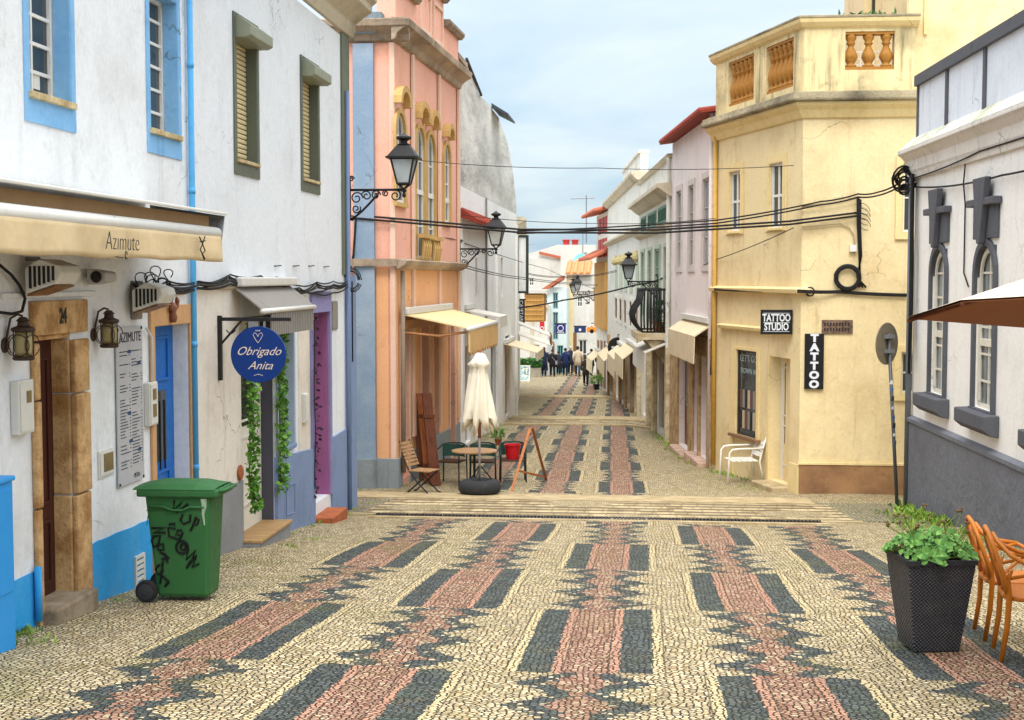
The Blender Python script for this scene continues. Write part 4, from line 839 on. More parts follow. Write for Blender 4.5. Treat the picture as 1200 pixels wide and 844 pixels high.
# pilasters and mouldings
m = MB()
for xa, xb in ((463.6, 461), (481.5, 483.5), (512.5, 514.3), (535, 536.6)):
    a, b = sorted((max(0, WO.u(xa)), max(0, WO.u(xb)))); 
    if b-a > .02: m = MB(); m.wbox(WO, a, b, .013, .07, WO.g(a)+.9, zt0); m.build('pilaster', ptrim, ob, bevel=.01)
m = MB(); m.wprof(WO, -.12, UO+.1, [(.013,zl),(.10,zl+.02),(.22,zl+.1),(.25,zl+.18),(.02,zl+.22)]); m.build('string_course', mould, ob, bevel=.015)
corn_prof = [(0,zt0),(.08,zt0+.03),(.12,zt0+.14),(.26,zt0+.24),(.34,zt0+.27),(.36,zt0+.4),(.28,zt0+.42),(0,zt0+.44)]
m = MB(); m.wprof(WO, -.3, UO, corn_prof); m.wprof(WOF, -.3, 2.4, [(a*.98, z) for a, z in corn_prof]); m.build('cornice', mould, ob, bevel=.012)
# attic parapet with raised middle, along the street
za = zt0+.44; A = [(0,za),(0,za+.62),(UO*.27,za+.62),(UO*.27,za+1.25),(UO*.72,za+1.25),(UO*.72,za+.75),(UO,za+.75),(UO,za)]
m = MB(); m.wprism(WO, A, -.35, .02); at_ = m.build('attic_parapet', salmon, ob)
m = MB()
for a, b, z in ((-.05, UO*.27, za+.62), (UO*.27-.06, UO*.72+.06, za+1.25), (UO*.72, UO+.05, za+.75)): m.wprof(WO, a, b, [(-.4,z),(.1,z),(.17,z+.08),(.17,z+.15),(-.4,z+.16)])
m.build('coping', mould, at_, bevel=.01)
m = MB()
for f in (.33, .53): ring(m, WO, (UO*f+.1, UO*(f+.15), za+.3, za+1.0), .08, .021, .06)
m.build('panel_frame', ptrim, at_)
# front face toward the camera: blue pilaster, capital and base
def FX(px): return WOF.u(px)
m = MB(); m.wbox(WOF, FX(440), FX(416), .003, .10, -4.4, zt0-.02); pil = m.build('corner_pilaster', bluepil, ob, bevel=.01)
m = MB(); a, b = FX(444), FX(411); zt_ = WOF.z(428, 40)
for i, (e, z0, z1) in enumerate(((.0,-.02,.10),(.06,.1,.22),(.14,.22,.36))): m.wbox(WOF, a-e, b+e, .004, .18+e, zt_+z0, zt_+z1)
m.build('capital', G('grey_capital', plaster, '#7f8e96', '#4c5450', .5, .5), pil, bevel=.01)
m = MB(); zb_ = WOF.z(440, 537); m.wbox(WOF, -.02, 2.5, .004, .06, -6, zb_); m.wbox(WOF, FX(441), FX(415), .06, .13, -6, zb_); 
us_ = [.0]+[x for r in drs for x in r[:2]]+[UO]
for a, b in zip(us_[::2], us_[1::2]): m.wbox(WO, a+.004-(0.06 if a == 0 else 0), b-.004, .013, .05, -6, zb_)
r = drs[2]; m.wbox(WO, r[0]-.003, r[1]+.003, .013, .05, -6, r[2]); m.build('base', bgrey, ob, bevel=.01)
m = MB(); m.wbox(WOF, .0, .1, .003, .05, zb_, zt0); m.build('pilaster', ptrim, ob)
m = MB(); zq = WOF.z(440, 312); m.wbox(WOF, -.05, 2.4, .101, .16, zq, zq+.14); m.build('string_course', mould, ob)
m = MB(); m.wbox(WOF, .143, FX(441), .0025, .012, zb_, zq-.02); m.build('ground_floor_wall', oranp, ob)
dgl = G('shop_dark_glass', glass, '#35302c')
for i, r in enumerate(drs):
    if i == 0: door(ob, WO, r, .1, G('grey_green_door', paint, '#4c5852', .5, wear=.3), panels=((.05,.4),), glassr=(.48,.92))
    elif i == 2: window(ob, WO, r, .1, G('ochre_joinery', paint, '#c48a3a', .5), dgl, 1, 3)
    else: door(ob, WO, r, .1, G('brown_shop_door', wood, '#5a3a26'), panels=((.05,.3),), glassr=(.36,.93))
m = MB()
for r in drs: ring(m, WO, (r[0], r[1], r[2], r[3]), .1, .0125, .05, bt=.12, bb=0)
m.build('door_surround', ptrim, ob)
m = MB(); m.tube([WO.w(.16, .1, zl-.02), WO.w(.16, .1, gz(26.3)+.3)], .045, 10); m.build('drainpipe', G('old_pipe', paint, '#8c7f70', .6, wear=.5, worn='#7a3d22'), ob, smooth=True)
m = MB(); m.prism([(-15, 26.2, 3.6), (oc.x-.2, 26.2, 3.6), (oc.x-.2, 26.1+UO, 3.6), (-15, 26.1+UO, 3.6)], [(-15, 27.5, 5.6), (oc.x-2.5, 28, 5.6), (oc.x-2.5, 25.0+UO, 5.6), (-15, 25+UO, 5.6)]); m.build('roof', rtile, ob)
# yellow awning over the tables
yaw = G('yellow_awning_canvas', fabric, '#dfc998', .006, .15, '#c79a4a'); 
u0 = WO.hit(470, 372, .05)[0]; u1 = WO.hit(524, 372, .05)[0]; zaw = WO.z(475, 368)
A0, A1 = WO.w(u0, .05, zaw), WO.w(u1, .05, zaw)
pF = at_y(549, 386, A0.y+.1); pF2 = at_y(582, 378, A1.y+.0)
t = thing('awning', 'yellow folding arm awning with scalloped valance over the cafe tables', 'awning', A0)
m = MB(); up = V((0,0,.03)); m.hexa([A0, pF, pF2, A1, A0+up, pF+up, pF2+up, A1+up]); m.build('canopy', yaw, t)
m = MB(); m.tube([pF+V((0,-.03,0)), pF2], .05, 8); m.build('front_bar', alu, t, smooth=True)
m = MB(); d = pF2-pF; n = 12
for i in range(n):
    a, b = pF+d*(i/n), pF+d*((i+1)/n); e = V((.03,0,0)); dr_ = V((0,0,-.42-.06*math.sin(math.pi*.5))); 
    m.prism([a, b, b+dr_*.93, (a+b)/2+dr_*1.1, a+dr_*.93], [a+e, b+e, b+dr_*.93+e, (a+b)/2+dr_*1.1+e, a+dr_*.93+e])
m.build('valance', G('tan_valance', fabric, '#d6b078', .02, .3), t)
m = MB(); m.tube([A0+V((.02,.1,-.35)), (A0+pF)/2+V((.05,.2,-.28)), pF+V((-.05,.1,-.06))], .025, 6); m.build('folding_arm', G('tan_rail', paint, '#c08a5c', .5), t, smooth=True)
m = MB(); m.wbox(WO, u0, u1, .06, .2, zaw, zaw+.14); m.build('cassette', alu, t, bevel=.02)
m = MB(); ub = WO.u(470); m.wbox(WO, ub, WO.u(519), .06, .12, WO.z(470, 387)+.02, WO.z(470, 387)+.2); m.build('lower_rail', G('tan_rail', paint, '#c08a5c', .5), t)
# ================================================================== MOULDY WHITE HOUSE
gs = WO.flat(UO); gs = V((gs[0], gs[1]))
WG = Wall((gs.x-.02, gs.y+.02), (-.004, 1), -1); UG = WG.u(605)
mouldy = G('mould_stained_plaster', plaster, '#e6e2d9', '#8d887c', .7, .12, .012, grime=.42, cover=.4, along=.16); wp2 = G('greyish_white_plaster', plaster, '#efede9', '#a8a294', .4, .25, .005)
hb = thing('mouldy_house', 'white house with tall mould stained curved gable and narrow slit windows', 'building', (gs.x, gs.y+6, gz(38)))
zm = WG.z(560, 228); slits = [(WG.u(a), WG.u(a+2.4), WG.z(a, 348), WG.z(a, 302)) for a in (557, 587)]
lows = [(WG.u(545), WG.u(551), WG.g(2)+.1, -1.75), (WG.u(557), WG.u(562), WG.g(4)+.1, -1.85), (WG.u(575), WG.u(581), WG.g(8)+.1, -1.9), (WG.u(592), WG.u(597), WG.g(12)+.15, -1.95)]
m = MB(); facade(m, WG, 0, UG, -8, zm, [s+(.2,) for s in slits]+[r+(.3,) for r in lows], back=5); m.build('wall', wp2, hb)
for s in slits: blank(hb, WG, s, .16, G('brown_shutter', paint, '#8a7a66', .6), nz=6)
for i, r in enumerate(lows): door(hb, WG, r, .1, G(('grey_shop_door', 'tan_shop_door')[i % 2], paint, ('#9a958c', '#a88a64')[i % 2], .5, wear=.3), glassr=(.4,.9))
G0 = [(0, zm+.004), (UG, zm+.004), (UG, WG.z(604, 240)), (UG*.93, WG.z(602, 205)), (UG*.80, WG.z(597, 170)), (UG*.62, WG.z(588, 142)), (UG*.50, WG.z(580, 132)), (UG*.5, WG.z(580, 130)), (UG*.28, WG.z(562, 112)), (UG*.22, WG.z(556, 96)), (UG*.10, WG.z(545, 70)), (0, WG.z(537, 70))]
m = MB(); m.wprism(WG, G0, -4.6, .0); m.build('curved_gable', mouldy, hb)
m = MB(); m.wbox(WG, -.1, UG*.1, -.6, .06, G0[-1][1]-.001, G0[-1][1]+.12); m.build('coping', mould, hb)
gx, gy = WG.flat(0); zg = WG.z(535, 70)
m = MB(); m.box(gx-2.6, gx-.02, gy-.05, gy-.005, 1.0, zg-.06); m.build('gable_end', mouldy, hb)
m = MB(); a, b = WG.u(576), WG.u(585); m.wprof(WG, a, b, [(.0, WG.z(582, 128)),(.5, WG.z(582, 140)),(.5, WG.z(582, 140)-.06),(0, WG.z(582, 128)-.12)]); m.build('canopy', G('dark_sheet_metal', paint, '#3c434a', .5, .3, wear=.2), hb)
m = MB(); m.tube([WG.w(UG*.10, .03, WG.z(546, 70)), WG.w(UG*.3, .03, WG.z(563, 112))], .04, 6); m.build('drainpipe', iron, hb)
m = MB(); m.tube([WG.w(WG.u(568), .05, zm), WG.w(WG.u(568), .05, WG.z(568, 400))], .03, 6); m.build('drainpipe', G('old_grey_enamel', paint, '#8d8780', .5, wear=.4), hb)
zk = WG.z(560, 262); m = MB(); m.wprof(WG, .1, WG.u(572), [(.003, zk+.02),(.45, zk-.15),(.45, zk-.09),(.003, zk+.22)])
for i in range(22): u = .2+i*(WG.u(572)-.3)/22; m.tube([WG.w(u, .05, zk+.18), WG.w(u, .47, zk-.1)], .07, 6)
m.build('tile_canopy', G('red_tiles', paint, '#8f3a2a', .8, wear=.5, worn='#6d3a2a', bump=.01), hb)
m = MB()
for f in (.02, .55, .97): m = MB(); m.wbox(WG, UG*f, UG*f+.35, .002, .08, -7, zm-.4); m.build('pilaster', wp2, hb)
# white board awning, then small awnings down the left side
def simple_awning(W, px0, px1, py, proj, drop, lab, mat, val=.28, grp='shop awnings along the street', fabricv=None):
    u0, u1 = sorted((W.u(px0), W.u(px1))); z = W.z((px0+px1)/2, py); t = thing('awning', lab, 'awning', W.w(u0, 0, z), grp)
    mb = MB(); mb.wprof(W, u0, u1, [(.02,z),(proj,z-drop),(proj,z-drop-.03),(.02,z-.04)]); mb.build('canopy', mat, t)
    mb = MB(); mb.wprof(W, u0, u1, [(proj-.02,z-drop-.031),(proj,z-drop-.031),(proj+.01,z-drop-val),(proj-.01,z-drop-val)]); mb.build('valance', fabricv or mat, t)
    mb = MB(); mb.wbox(W, u0, u1, .0, .14, z+.001, z+.12); mb.build('cassette', alu, t)
    return t
cream_f = G('cream_awning_canvas', fabric, '#d9c9a8', .006, .3, '#9a8460'); white_f = G('white_awning_canvas', fabric, '#d2cdc2', .006, .2, '#a59a84')
simple_awning(WG, 541, 552, 362, .95, .18, 'white awning sloping from mouldy house behind the yellow awning', white_f)
simple_awning(WG, 590, 600, 400, 1.1, .3, 'cream awning low on the far corner of the mouldy house', cream_f)
# lower left houses further down the street
e0 = WG.flat(UG+.05); WH = Wall(e0, (-.085, 1), -1); UH = 25.0
if WH.n.x < 0: WH.n = -WH.n
lh = thing('narrow_shop_house', 'narrow white shop house beyond mouldy house with tall dark shutters', 'building', (e0[0], e0[1]+8, gz(58)))
holes = [(2+5*i, 3.6+5*i, WH.g(2+5*i)+.1, WH.g(2+5*i)+2.5, .3) for i in range(4)]+[(2+5*i, 3.2+5*i, -1.3, .9, .2) for i in range(4)]
m = MB(); facade(m, WH, 0, UH, -9, WH.z(607, 305)-.2, holes, back=4); m.build('wall', wp2, lh)
m = MB(); m.wprof(WH, 0, UH, [(0,2.35-.5),(.35,2.35-.3),(.35,2.35-.2),(0,2.35-.18)]); 
m.build('cornice', corn, lh)
for h in holes[:4]: door(lh, WH, h[:4], .1, G('grey_shop_door', paint, '#9a958c', .5, wear=.3), glassr=(.4,.9))
for h in holes[4:]: blank(lh, WH, h[:4], .1, G('dark_green_shutter', paint, '#2c3a38', .5), nz=10)
zb0_, zb1_ = WH.z(608, 340), WH.z(607, 282); m = MB(); m.wbox(WH, .52, .9, .003, .42, zb0_+.05, zb1_-.05); bay = m.build('bay', wp2, lh); m = MB(); m.wbox(WH, .48, .52, .003, .08, zb0_, zb1_); m.wbox(WH, .48, .52, .34, .44, zb0_, zb1_); m.wbox(WH, .48, .52, .08, .34, zb0_, zb0_+.08); m.wbox(WH, .48, .52, .08, .34, zb1_-.08, zb1_); m.build('bay_frame', G('dark_green_shutter', paint, '#2c3a38', .5), bay)
for i, (uu, zz_, pr) in enumerate(((3, -1.75, 1.3), (8.5, -2.4, 1.5), (13.5, -2.6, 1.6))):
    u0 = uu; t = thing('awning', ('striped white and brown awning, nearest of three beyond the mouldy house', 'striped white and brown awning, middle of three beyond the mouldy house', 'striped white and brown awning, farthest of three beyond mouldy house')[i], 'awning', WH.w(u0, 0, zz_), 'shop awnings along the street')
    m = MB(); m.wprof(WH, u0, u0+3.2, [(.02,zz_),(pr,zz_-.5),(pr,zz_-.53),(.02,zz_-.04)]); m.build('canopy', white_f, t)
    m = MB()
    for q in range(3): m.wbox(WH, u0+q*1.1, u0+q*1.1+.3, pr-.02, pr+.04, zz_-.85, zz_-.45)
    m.build('valance', G('brown_stripe', fabric, '#8a6542', .005), t)
# ================================================================== RIGHT: WHITE HOUSE WITH GREY PLINTH
WR = Wall((at_y(1066, 592, 23.5).x, 23.5), (-.0425, 1), 1)
if WR.n.x > 0: WR.n = -WR.n
rw = G('right_white_plaster', plaster, '#f4f0ea', '#a8a29a', .3, .18, .004); dgrey = G('dark_grey_trim', plaster, '#5b5c62', '#3c3d42', .4, .3, .004); gpl = G('grey_roughcast', plaster, '#74767e', '#4c4e56', .5, .35, .02)
rb = thing('grey_plinth_house', 'white house with dark grey plinth and grey arched window surrounds', 'building', (4.7, 20, gz(20)))
wA_ = (WR.u(1108.5, 400), WR.u(1092, 400), WR.z(1099, 462), WR.z(1101, 292)); wB_ = (WR.u(1166, 400), WR.u(1144, 400), WR.z(1152, 483), WR.z(1155, 285))
wB_ = (wB_[0], wB_[1], wA_[2], wA_[3]); wC_ = (WR.u(1166, 400)-2.9, WR.u(1144, 400)-2.9, wA_[2], wA_[3])
zR = WR.z(1063, 205)
m = MB(); facade(m, WR, -16, 0, -5.5, zR, [q+(.1,) for q in (wA_, wB_, wC_)], back=9); m.build('wall', rw, rb)
creamj = G('cream_joinery', paint, '#e3dccb', .5, wear=.2)
for q in (wA_, wB_, wC_):
    a, b, c, e = q; p = arched_window(rb, WR, q, .09, dgrey, .10, .05, fm=creamj, pm=grey_glass, nz=6)
    cc = (a+b)/2; m = MB(); arch_band(m, WR, a+.002, b-.002, e-(b-a)/2-.02, e-.02, .0-.0, -.01, -.0, base=False) if False else None
    m.wbox(WR, a-.11, b+.11, .003, .05, e+.09, e+.56) ; m.wbox(WR, a-.2, b+.2, .004, .13, e+.54, e+.64)
    m.wprism(WR, [(cc-.06, e+.02), (cc+.06, e+.02), (cc+.3, e+.92), (cc-.3, e+.92)], .051, .14); m.build('keystone', dgrey, p, bevel=.012)
    m = MB(); m.wprof(WR, a-.28, b+.28, [(.003,c-.02),(.22,c-.03),(.22,c-.22),(.12,c-.30),(.003,c-.32)]); m.build('sill', dgrey, p, bevel=.015)
    m = MB(); arch_band(m, WR, a+.09, b-.09, c+.1, e-.1, .06, -.05, -.02, base=False); m.build('inner_frame', creamj, p)
base_run(rb, -16, 0, WR.z(1066, 488)-.0, WR.z(1066, 488), gpl, w1=.06, W=WR); 
m = MB(); m.wprof(WR, -16, .06, [(.061,WR.z(1066,488)-.08),(.09,WR.z(1066,488)-.06),(.09,WR.z(1066,488)-.0),(.0,WR.z(1066,488)+.04)]); m.build('plinth_cap', gpl, rb)
zc1 = WR.z(1050, 188); crm = G('right_cornice', plaster, '#e2dbd3', '#958c82', .4, .4, .008)
m = MB(); m.wprof(WR, -16, .3, [(0,zR-.12),(.05,zR-.12),(.07,zR-.02),(.09,zR+.02),(.10,zR+.18),(.19,zR+.27),(.24,zR+.30),(.24,zR+.36),(0,zR+.36)]); m.build('cornice', crm, rb, bevel=.01)
m = MB(); m.wprof(WR, -16, .28, [(.24,zR+.361),(-.03,zR+.60),(-.03,zR+.361)]); m.build('mossy_ledge', G('mossy_white_ledge', plaster, '#dedcd2', '#8a8b58', .9, .7, .03, cover=.45), rb)
zP = WR.z(1056, 112)
m = MB(); m.wbox(WR, -16, .0, -.4, -.03, zR+.36, zP); pp = m.build('parapet', G('pale_blue_white_panel', plaster, '#dbe0e8', '#a9adb5', .4, .5, .003), rb)
m = MB(); m.wbox(WR, -16, .05, -.45, .04, zP, zP+.17)
for i in range(12): m.wbox(WR, -1.9-i*2.0, -1.78-i*2.0, -.029, .0, zR+.5, zP)
m.wbox(WR, -.04, .02, -.029, .0, zR+.5, zP); m.build('coping', dgrey, pp)
m = MB(); m.tube([WR.w(-.05, .07, zR-.1), WR.w(-.05, .07, -3.9)], .05, 10); m.build('drainpipe', G('grey_pipe', paint, '#71757c', .5, .2, wear=.3), rb, smooth=True)
t = thing('cable_bundle', 'black cables running down the corner of the grey plinth house', 'cable', WR.w(-.15, .1, 0)); rr = random.Random(2)
for i in range(4):
    m = MB(); m.tube([WR.w(-.18-i*.05+rr.uniform(-.03,.03), .07+.02*i, z) for z in (zR-.05, 1.0, .3, -.5, -1.0-.2*i)], .022, 6); m.build('cable', cable_m, t, smooth=True)
m = MB()
for i in range(8): c = WR.w(.0, .18, zR+rr.uniform(-.3,.1)); R_ = rr.uniform(.08,.2); m.tube([c+V((R_*math.cos(a), R_*.5*math.sin(a*2), R_*math.sin(a))) for a in [q*.45 for q in range(14)]], .018, 5)
m.build('loop', cable_m, t, smooth=True)
m = MB(); m.tube(cable([WR.w(-16, .06, zR-.32), WR.w(-9, .06, zR-.30), WR.w(-5, .06, zR-.42), WR.w(-.1, .06, zR-.25)], sag=.06), .014, 6); m.tube(cable([WR.w(-16, .08, zR+.06), WR.w(-4, .08, zR-.02), WR.w(-.1, .1, zR-.12)], sag=.03), .012, 6); m.build('cable', cable_m, t, smooth=True)
uu = WR.u(1131); m = MB(); m.tube([WR.w(uu, .02, WR.z(1131, 182)), WR.w(uu, .05, WR.z(1131, 215)), WR.w(uu+.0, .02, WR.z(1131, 240)), WR.w(uu, .02, WR.z(1131, 320)), WR.w(uu-.25, .02, WR.z(1137, 336))], .011, 6); m.build('cable', cable_m, t, smooth=True)
# ================================================================== YELLOW CORNER HOUSE
yc = at_y(936, 560, 26.2); WYF = Wall((yc.x, 26.2), (1, 0), 1); WYA = Wall((yc.x, 26.2), (-.33, 1), 1)
if WYF.n.y > 0: WYF.n = -WYF.n
if WYA.n.x > 0: WYA.n = -WYA.n
yel = G('yellow_plaster', plaster, '#e6d2a4', '#bb9c66', .6, .4, .005, cover=.5); yel2 = G('yellow_plaster_stained', plaster, '#e4d09e', '#4f4836', .75, .75, .006, cover=.52); ytrim = G('pale_yellow_trim', plaster, '#e6cf98', '#b79a5c', .4, .3)
lich = G('lichen_coping', plaster, '#a4977a', '#3c362c', .95, .3, .03, cover=.42); rustb = G('rusty_brown_plinth', plaster, '#a9825a', '#6a4a38', .9, .8, .008, cover=.42); bal_m = G('ochre_baluster', paint, '#a8742f', .6, wear=.6, worn='#8a5418')
UYA = WYA.u(838); yb_ = thing('yellow_house', 'yellow corner house with balustraded roof terrace and tattoo shop below', 'building', (yc.x, 26.2, gz(26.2)))
zcn = WYF.z(936, 122); zpt = WYF.z(936, 34)
win1 = (WYA.u(917), WYA.u(901), WYA.z(908, 268), WYA.z(908, 191)); win2 = (WYA.u(867.5), WYA.u(854), win1[2], win1[3])
win1 = (win1[0], win1[1], win1[2]-.0, win1[3])
ypx = WYA.z(928, 398); shopw = (WYA.u(889), WYA.u(865), WYA.z(877, 512), WYA.z(877, 411)); ydoor = (WYA.u(927.5), WYA.u(904), WYA.g(.5)+.1, shopw[3]-.05)
m = MB(); facade(m, WYA, 0, UYA, -6, zcn+.0, [win1+(.1,), win2+(.1,), shopw+(.07,), ydoor+(.27,)], back=.5)
rf1 = (WYF.u(1055.5), WYF.u(1075), WYF.z(1060, 273), WYF.z(1060, 190)); rf2 = (WYF.u(1057), WYF.u(1076), WYF.z(1060, 462), WYF.z(1060, 412))
facade(m, WYF, 0, 6.5, -6, zcn, [rf1+(.14,), rf2+(.14,)], back=.5)
P0, P1 = WYA.w(UYA, 0, -6), WYA.w(0, 0, -6); m.prism([WYF.w(0,-.5,-6), WYF.w(6.5,-.5,-6), WYF.w(6.5,-9,-6), WYA.w(UYA,-.5,-6)], [WYF.w(0,-.5,zcn-.01), WYF.w(6.5,-.5,zcn-.01), WYF.w(6.5,-9,zcn-.01), WYA.w(UYA,-.5,zcn-.01)])
m.build('wall', yel, yb_)
for r in (win1, win2): window(yb_, WYA, r, .09, nx=2, nz=2, sur=(.15, .05, ytrim, .03), sill=ytrim, b=.07, bar=.05)
for r in (rf1, rf2): window(yb_, WYF, r, .12, nx=2, nz=2, sur=(.12, .12, ytrim, .05), b=.06)
def corner_prof(mb, prof, ext=.0, u1=None, u2=6.5):
    """outline carried round the corner, mitred"""
    bis = (WYF.n+WYA.n).normalized(); kk = 1/bis.dot(WYF.n); A, B_, C = [], [], []
    for w_, z in prof:
        c = V((yc.x, 26.2))+bis*(w_*kk); A.append(WYA.w((UYA if u1 is None else u1)+ext, w_, z)); B_.append(V((c.x, c.y, z))); C.append(WYF.w(u2, w_, z))
    mb.prism(A, B_); mb.prism(B_, C)
m = MB(); corner_prof(m, [(.002,zcn-.28),(.05,zcn-.26),(.12,zcn-.12),(.22,zcn-.04),(.22,zcn+.02),(.002,zcn+.02)], .12, None, 4.0); m.build('cornice', ytrim, yb_, bevel=.008)
m = MB(); corner_prof(m, [(.30,zcn+.021),(.32,zcn+.06),(.28,zcn+.2),(-.1,zcn+.24),(-.1,zcn+.021)], .14, None, 4.0); m.build('lichen_ledge', lich, yb_, bevel=.02)
# parapet with real balustrade openings
zp0 = zcn+.2
opsA = [(WYA.u(928), WYA.u(896), WYA.z(912, 106)-.02, WYA.z(912, 52)+.02), (WYA.u(882), WYA.u(852.5), WYA.z(867, 122), WYA.z(867, 72))]; opsA[1] = (opsA[1][0], opsA[1][1], opsA[0][2], opsA[0][3])
opsF = [(WYF.u(986.5), WYF.u(1043.5), WYF.z(1015, 82), WYF.z(1015, 37))]
def pierced(mb, W, u0, u1, z0, z1, ops, w0, w1):
    us = sorted({u0, u1, *[x for o in ops for x in o[:2]]}); zs = sorted({z0, z1, *[x for o in ops for x in o[2:4]]})
    for a, b in zip(us, us[1:]):
        for c, e in zip(zs, zs[1:]):
            if any(o[0] < (a+b)/2 < o[1] and o[2] < (c+e)/2 < o[3] for o in ops): continue
            for w_ in (w0, w1): mb.face(W.w(a,w_,c), W.w(b,w_,c), W.w(b,w_,e), W.w(a,w_,e))
    for (a, b, c, e) in list(ops)+[(u0, u1, z0, z1)]:
        for (p, q) in (((a,c),(b,c)),((b,c),(b,e)),((b,e),(a,e)),((a,e),(a,c))): mb.face(W.w(p[0],w0,p[1]), W.w(q[0],w0,q[1]), W.w(q[0],w1,q[1]), W.w(p[0],w1,p[1]))
m = MB(); pierced(m, WYA, .0, UYA, zp0, zpt, opsA, -.22, .02); pierced(m, WYF, .0, 2.02, zp0, zpt, opsF, -.22, .02); par_ = m.build('parapet', yel2, yb_)
m = MB(); corner_prof(m, [(.021,zpt),(.08,zpt+.03),(.14,zpt+.10),(.16,zpt+.17),(-.3,zpt+.17),(-.3,zpt)], .08, None, 2.08); m.build('coping', ytrim, par_, bevel=.01)
m = MB(); corner_prof(m, [(.17,zpt+.171),(.17,zpt+.22),(-.3,zpt+.23),(-.3,zpt+.171)], .09, None, 2.09); m.build('coping_top', lich, par_, bevel=.01)
def baluster(W, u, z0, z1, R_=.085):
    h = z1-z0; mb = MB(); pr = [(.8,0),(.8,.07),(.5,.1),(.62,.15),(1.0,.30),(.9,.42),(.45,.62),(.4,.68),(.62,.72),(.62,.76),(.5,.8),(.8,.9),(.8,1.0)]
    mb.lathe(W.w(u, -.1, z0), [(R_*a, h*b) for a, b in pr], 12); mb.build('baluster', bal_m, par_, smooth=True)
for W, ops, nb, R_ in ((WYA, opsA[0], 6, .12), (WYA, opsA[1], 6, .12), (WYF, opsF[0], 3, .13)):
    a, b, c, e = ops
    for i in range(nb): baluster(W, a+(b-a)*(i+.5)/nb if W is WYA else a+(b-a)*(.0+.36*i+.13), c+.06, e-.05, R_)
    mb = MB(); mb.wbox(W, a, b, -.2, 0, c, c+.06); mb.build('rail', bal_m, par_); mb = MB(); mb.wbox(W, a, b, -.2, 0, e-.05, e); mb.build('rail', bal_m, par_)
# taller part of the house behind, and roof room
m = MB(); xT = at_y(1063, 30, 26.3).x; m.box(xT, 16, 26.32, 34, zcn+.0, 9.0); m.build('upper_storey', yel, yb_)
m = MB(); m.box(xT+.3, xT+.36, 26.26, 26.31, 4.5, 9); m.build('trim', ytrim, yb_)
rx0, rx1 = at_y(1013, 12, 30).x, at_y(1062, 12, 30).x
m = MB(); m.box(rx0, rx1, 30, 33, 3.4, 7.6); rm = m.build('roof_room', yel, yb_); m = MB(); m.box(rx0+.15, rx0+.4, 29.95, 30.05, 5.3, 7.2); m.build('window', dark_glass, rm)
lat = MB(); lx0, lx1 = at_y(985, 60, 28.5).x, at_y(1046, 60, 28.5).x
for i in range(9): lat.box(lx0+i*.13, lx0+i*.13+.02, 28.48, 28.5, 3.4, 4.55)
for i in range(9): lat.box(lx0, lx1, 28.5, 28.52, 3.5+i*.13, 3.52+i*.13)
tag(lat.build('trellis', G('white_trellis', paint, '#d8d6d6', .5), loc=(lx0, 28.5, 3.4)), 'white lattice trellis on the terrace behind the yellow parapet', 'trellis')
# shop front
m = MB(); corner_prof(m, [(.003, WYA.z(936,345)), (.14, WYA.z(936,345)+.02), (.16, WYA.z(936,345)+.1), (.003, WYA.z(936,345)+.14)], 0, None, .15); m.build('string_course', ytrim, yb_, bevel=.01)
zl_ = WYA.z(928, 393); m = MB(); m.wprof(WYA, WYA.u(929), WYA.u(846), [(.003,zl_),(.10,zl_+.02),(.12,zl_+.09),(.003,zl_+.12)]); m.build('lintel_ledge', ytrim, yb_, bevel=.01)
m = MB(); ring(m, WYA, shopw, .14, .003, .035, bt=.06, bb=.0); m.wbox(WYA, shopw[1]+.14, shopw[1]+.3, .003, .03, -4.4, shopw[3]); m.wbox(WYA, ydoor[1], ydoor[1]+.1, .003, .03, -4.3, ydoor[3]+.05); m.build('shop_surround', ytrim, yb_)
sw = window(yb_, WYA, shopw, .06, G('dark_shop_frame', paint, '#3a3630', .5), dark_glass, 1, 1, b=.04)
cl_ = [G('poster_brown', paint, '#6a4a3a', .6), G('poster_grey', paint, '#8a8680', .6), G('poster_dark', paint, '#2c2826', .6), G('poster_cream', paint, '#b8ac98', .6)]
rr = random.Random(9)
ncol = 7; 
for q, mt in enumerate(cl_):
    m = MB()
    for row in range(2):
        for i in range(ncol):
            if (i*3+row*2) % 4 != q: continue
            a = shopw[0]+.06+(shopw[1]-shopw[0]-.12)*i/ncol; b = a+(shopw[1]-shopw[0]-.12)/ncol*.86; z = shopw[2]+.14+row*.44; m.wbox(WYA, a, b, -.039, -.035, z, z+.38)
    m.build('picture', mt, sw)
nA = V((WYA.n.x, WYA.n.y, 0)); rA = V((-WYA.d.x, -WYA.d.y, 0)); cS = WYA.w((shopw[0]+shopw[1])/2, -.034, shopw[3]-.18)
letters(sw, 'LET\'S GO', cS, rA, (0,0,1), .2, G('window_lettering', paint, '#9db0b0', .5), sx=1.15); letters(sw, 'DOWN IN', cS-V((0,0,.26)), rA, (0,0,1), .16, MT['window_lettering'], sx=1.15)
m = MB(); m.wbox(WYA, shopw[0]-.2, shopw[1]+.2, .0, .12, shopw[2]-.06, shopw[2]-.0); m.build('sill', G('brown_sill', wood, '#8a6a4c'), sw)
door(yb_, WYA, ydoor, .22, G('white_shop_door', paint, '#d9d4c6', .5), glassr=(.3,.95)); m = MB(); m.wbox(WYA, ydoor[0], ydoor[1]+.1, -.6, .35, ydoor[2]-.6, ydoor[2]-.02); m.build('step', slab_m, yb_, bevel=.02)
m = MB(); zy = WYF.z(1000, 545); m.wbox(WYF, .0, 6.5, .002, .03, -6, zy); m.build('plinth', rustb, yb_)
m = MB(); m.wbox(WYF, -.02, 6.5, .0025, .045, zy, zy+.04); m.build('plinth_edge', ytrim, yb_); m = MB(); m.wbox(WYA, .0, ydoor[0]-.002, .003, .03, -6, WYA.z(936,545)+.0); m.build('plinth', ytrim, yb_)
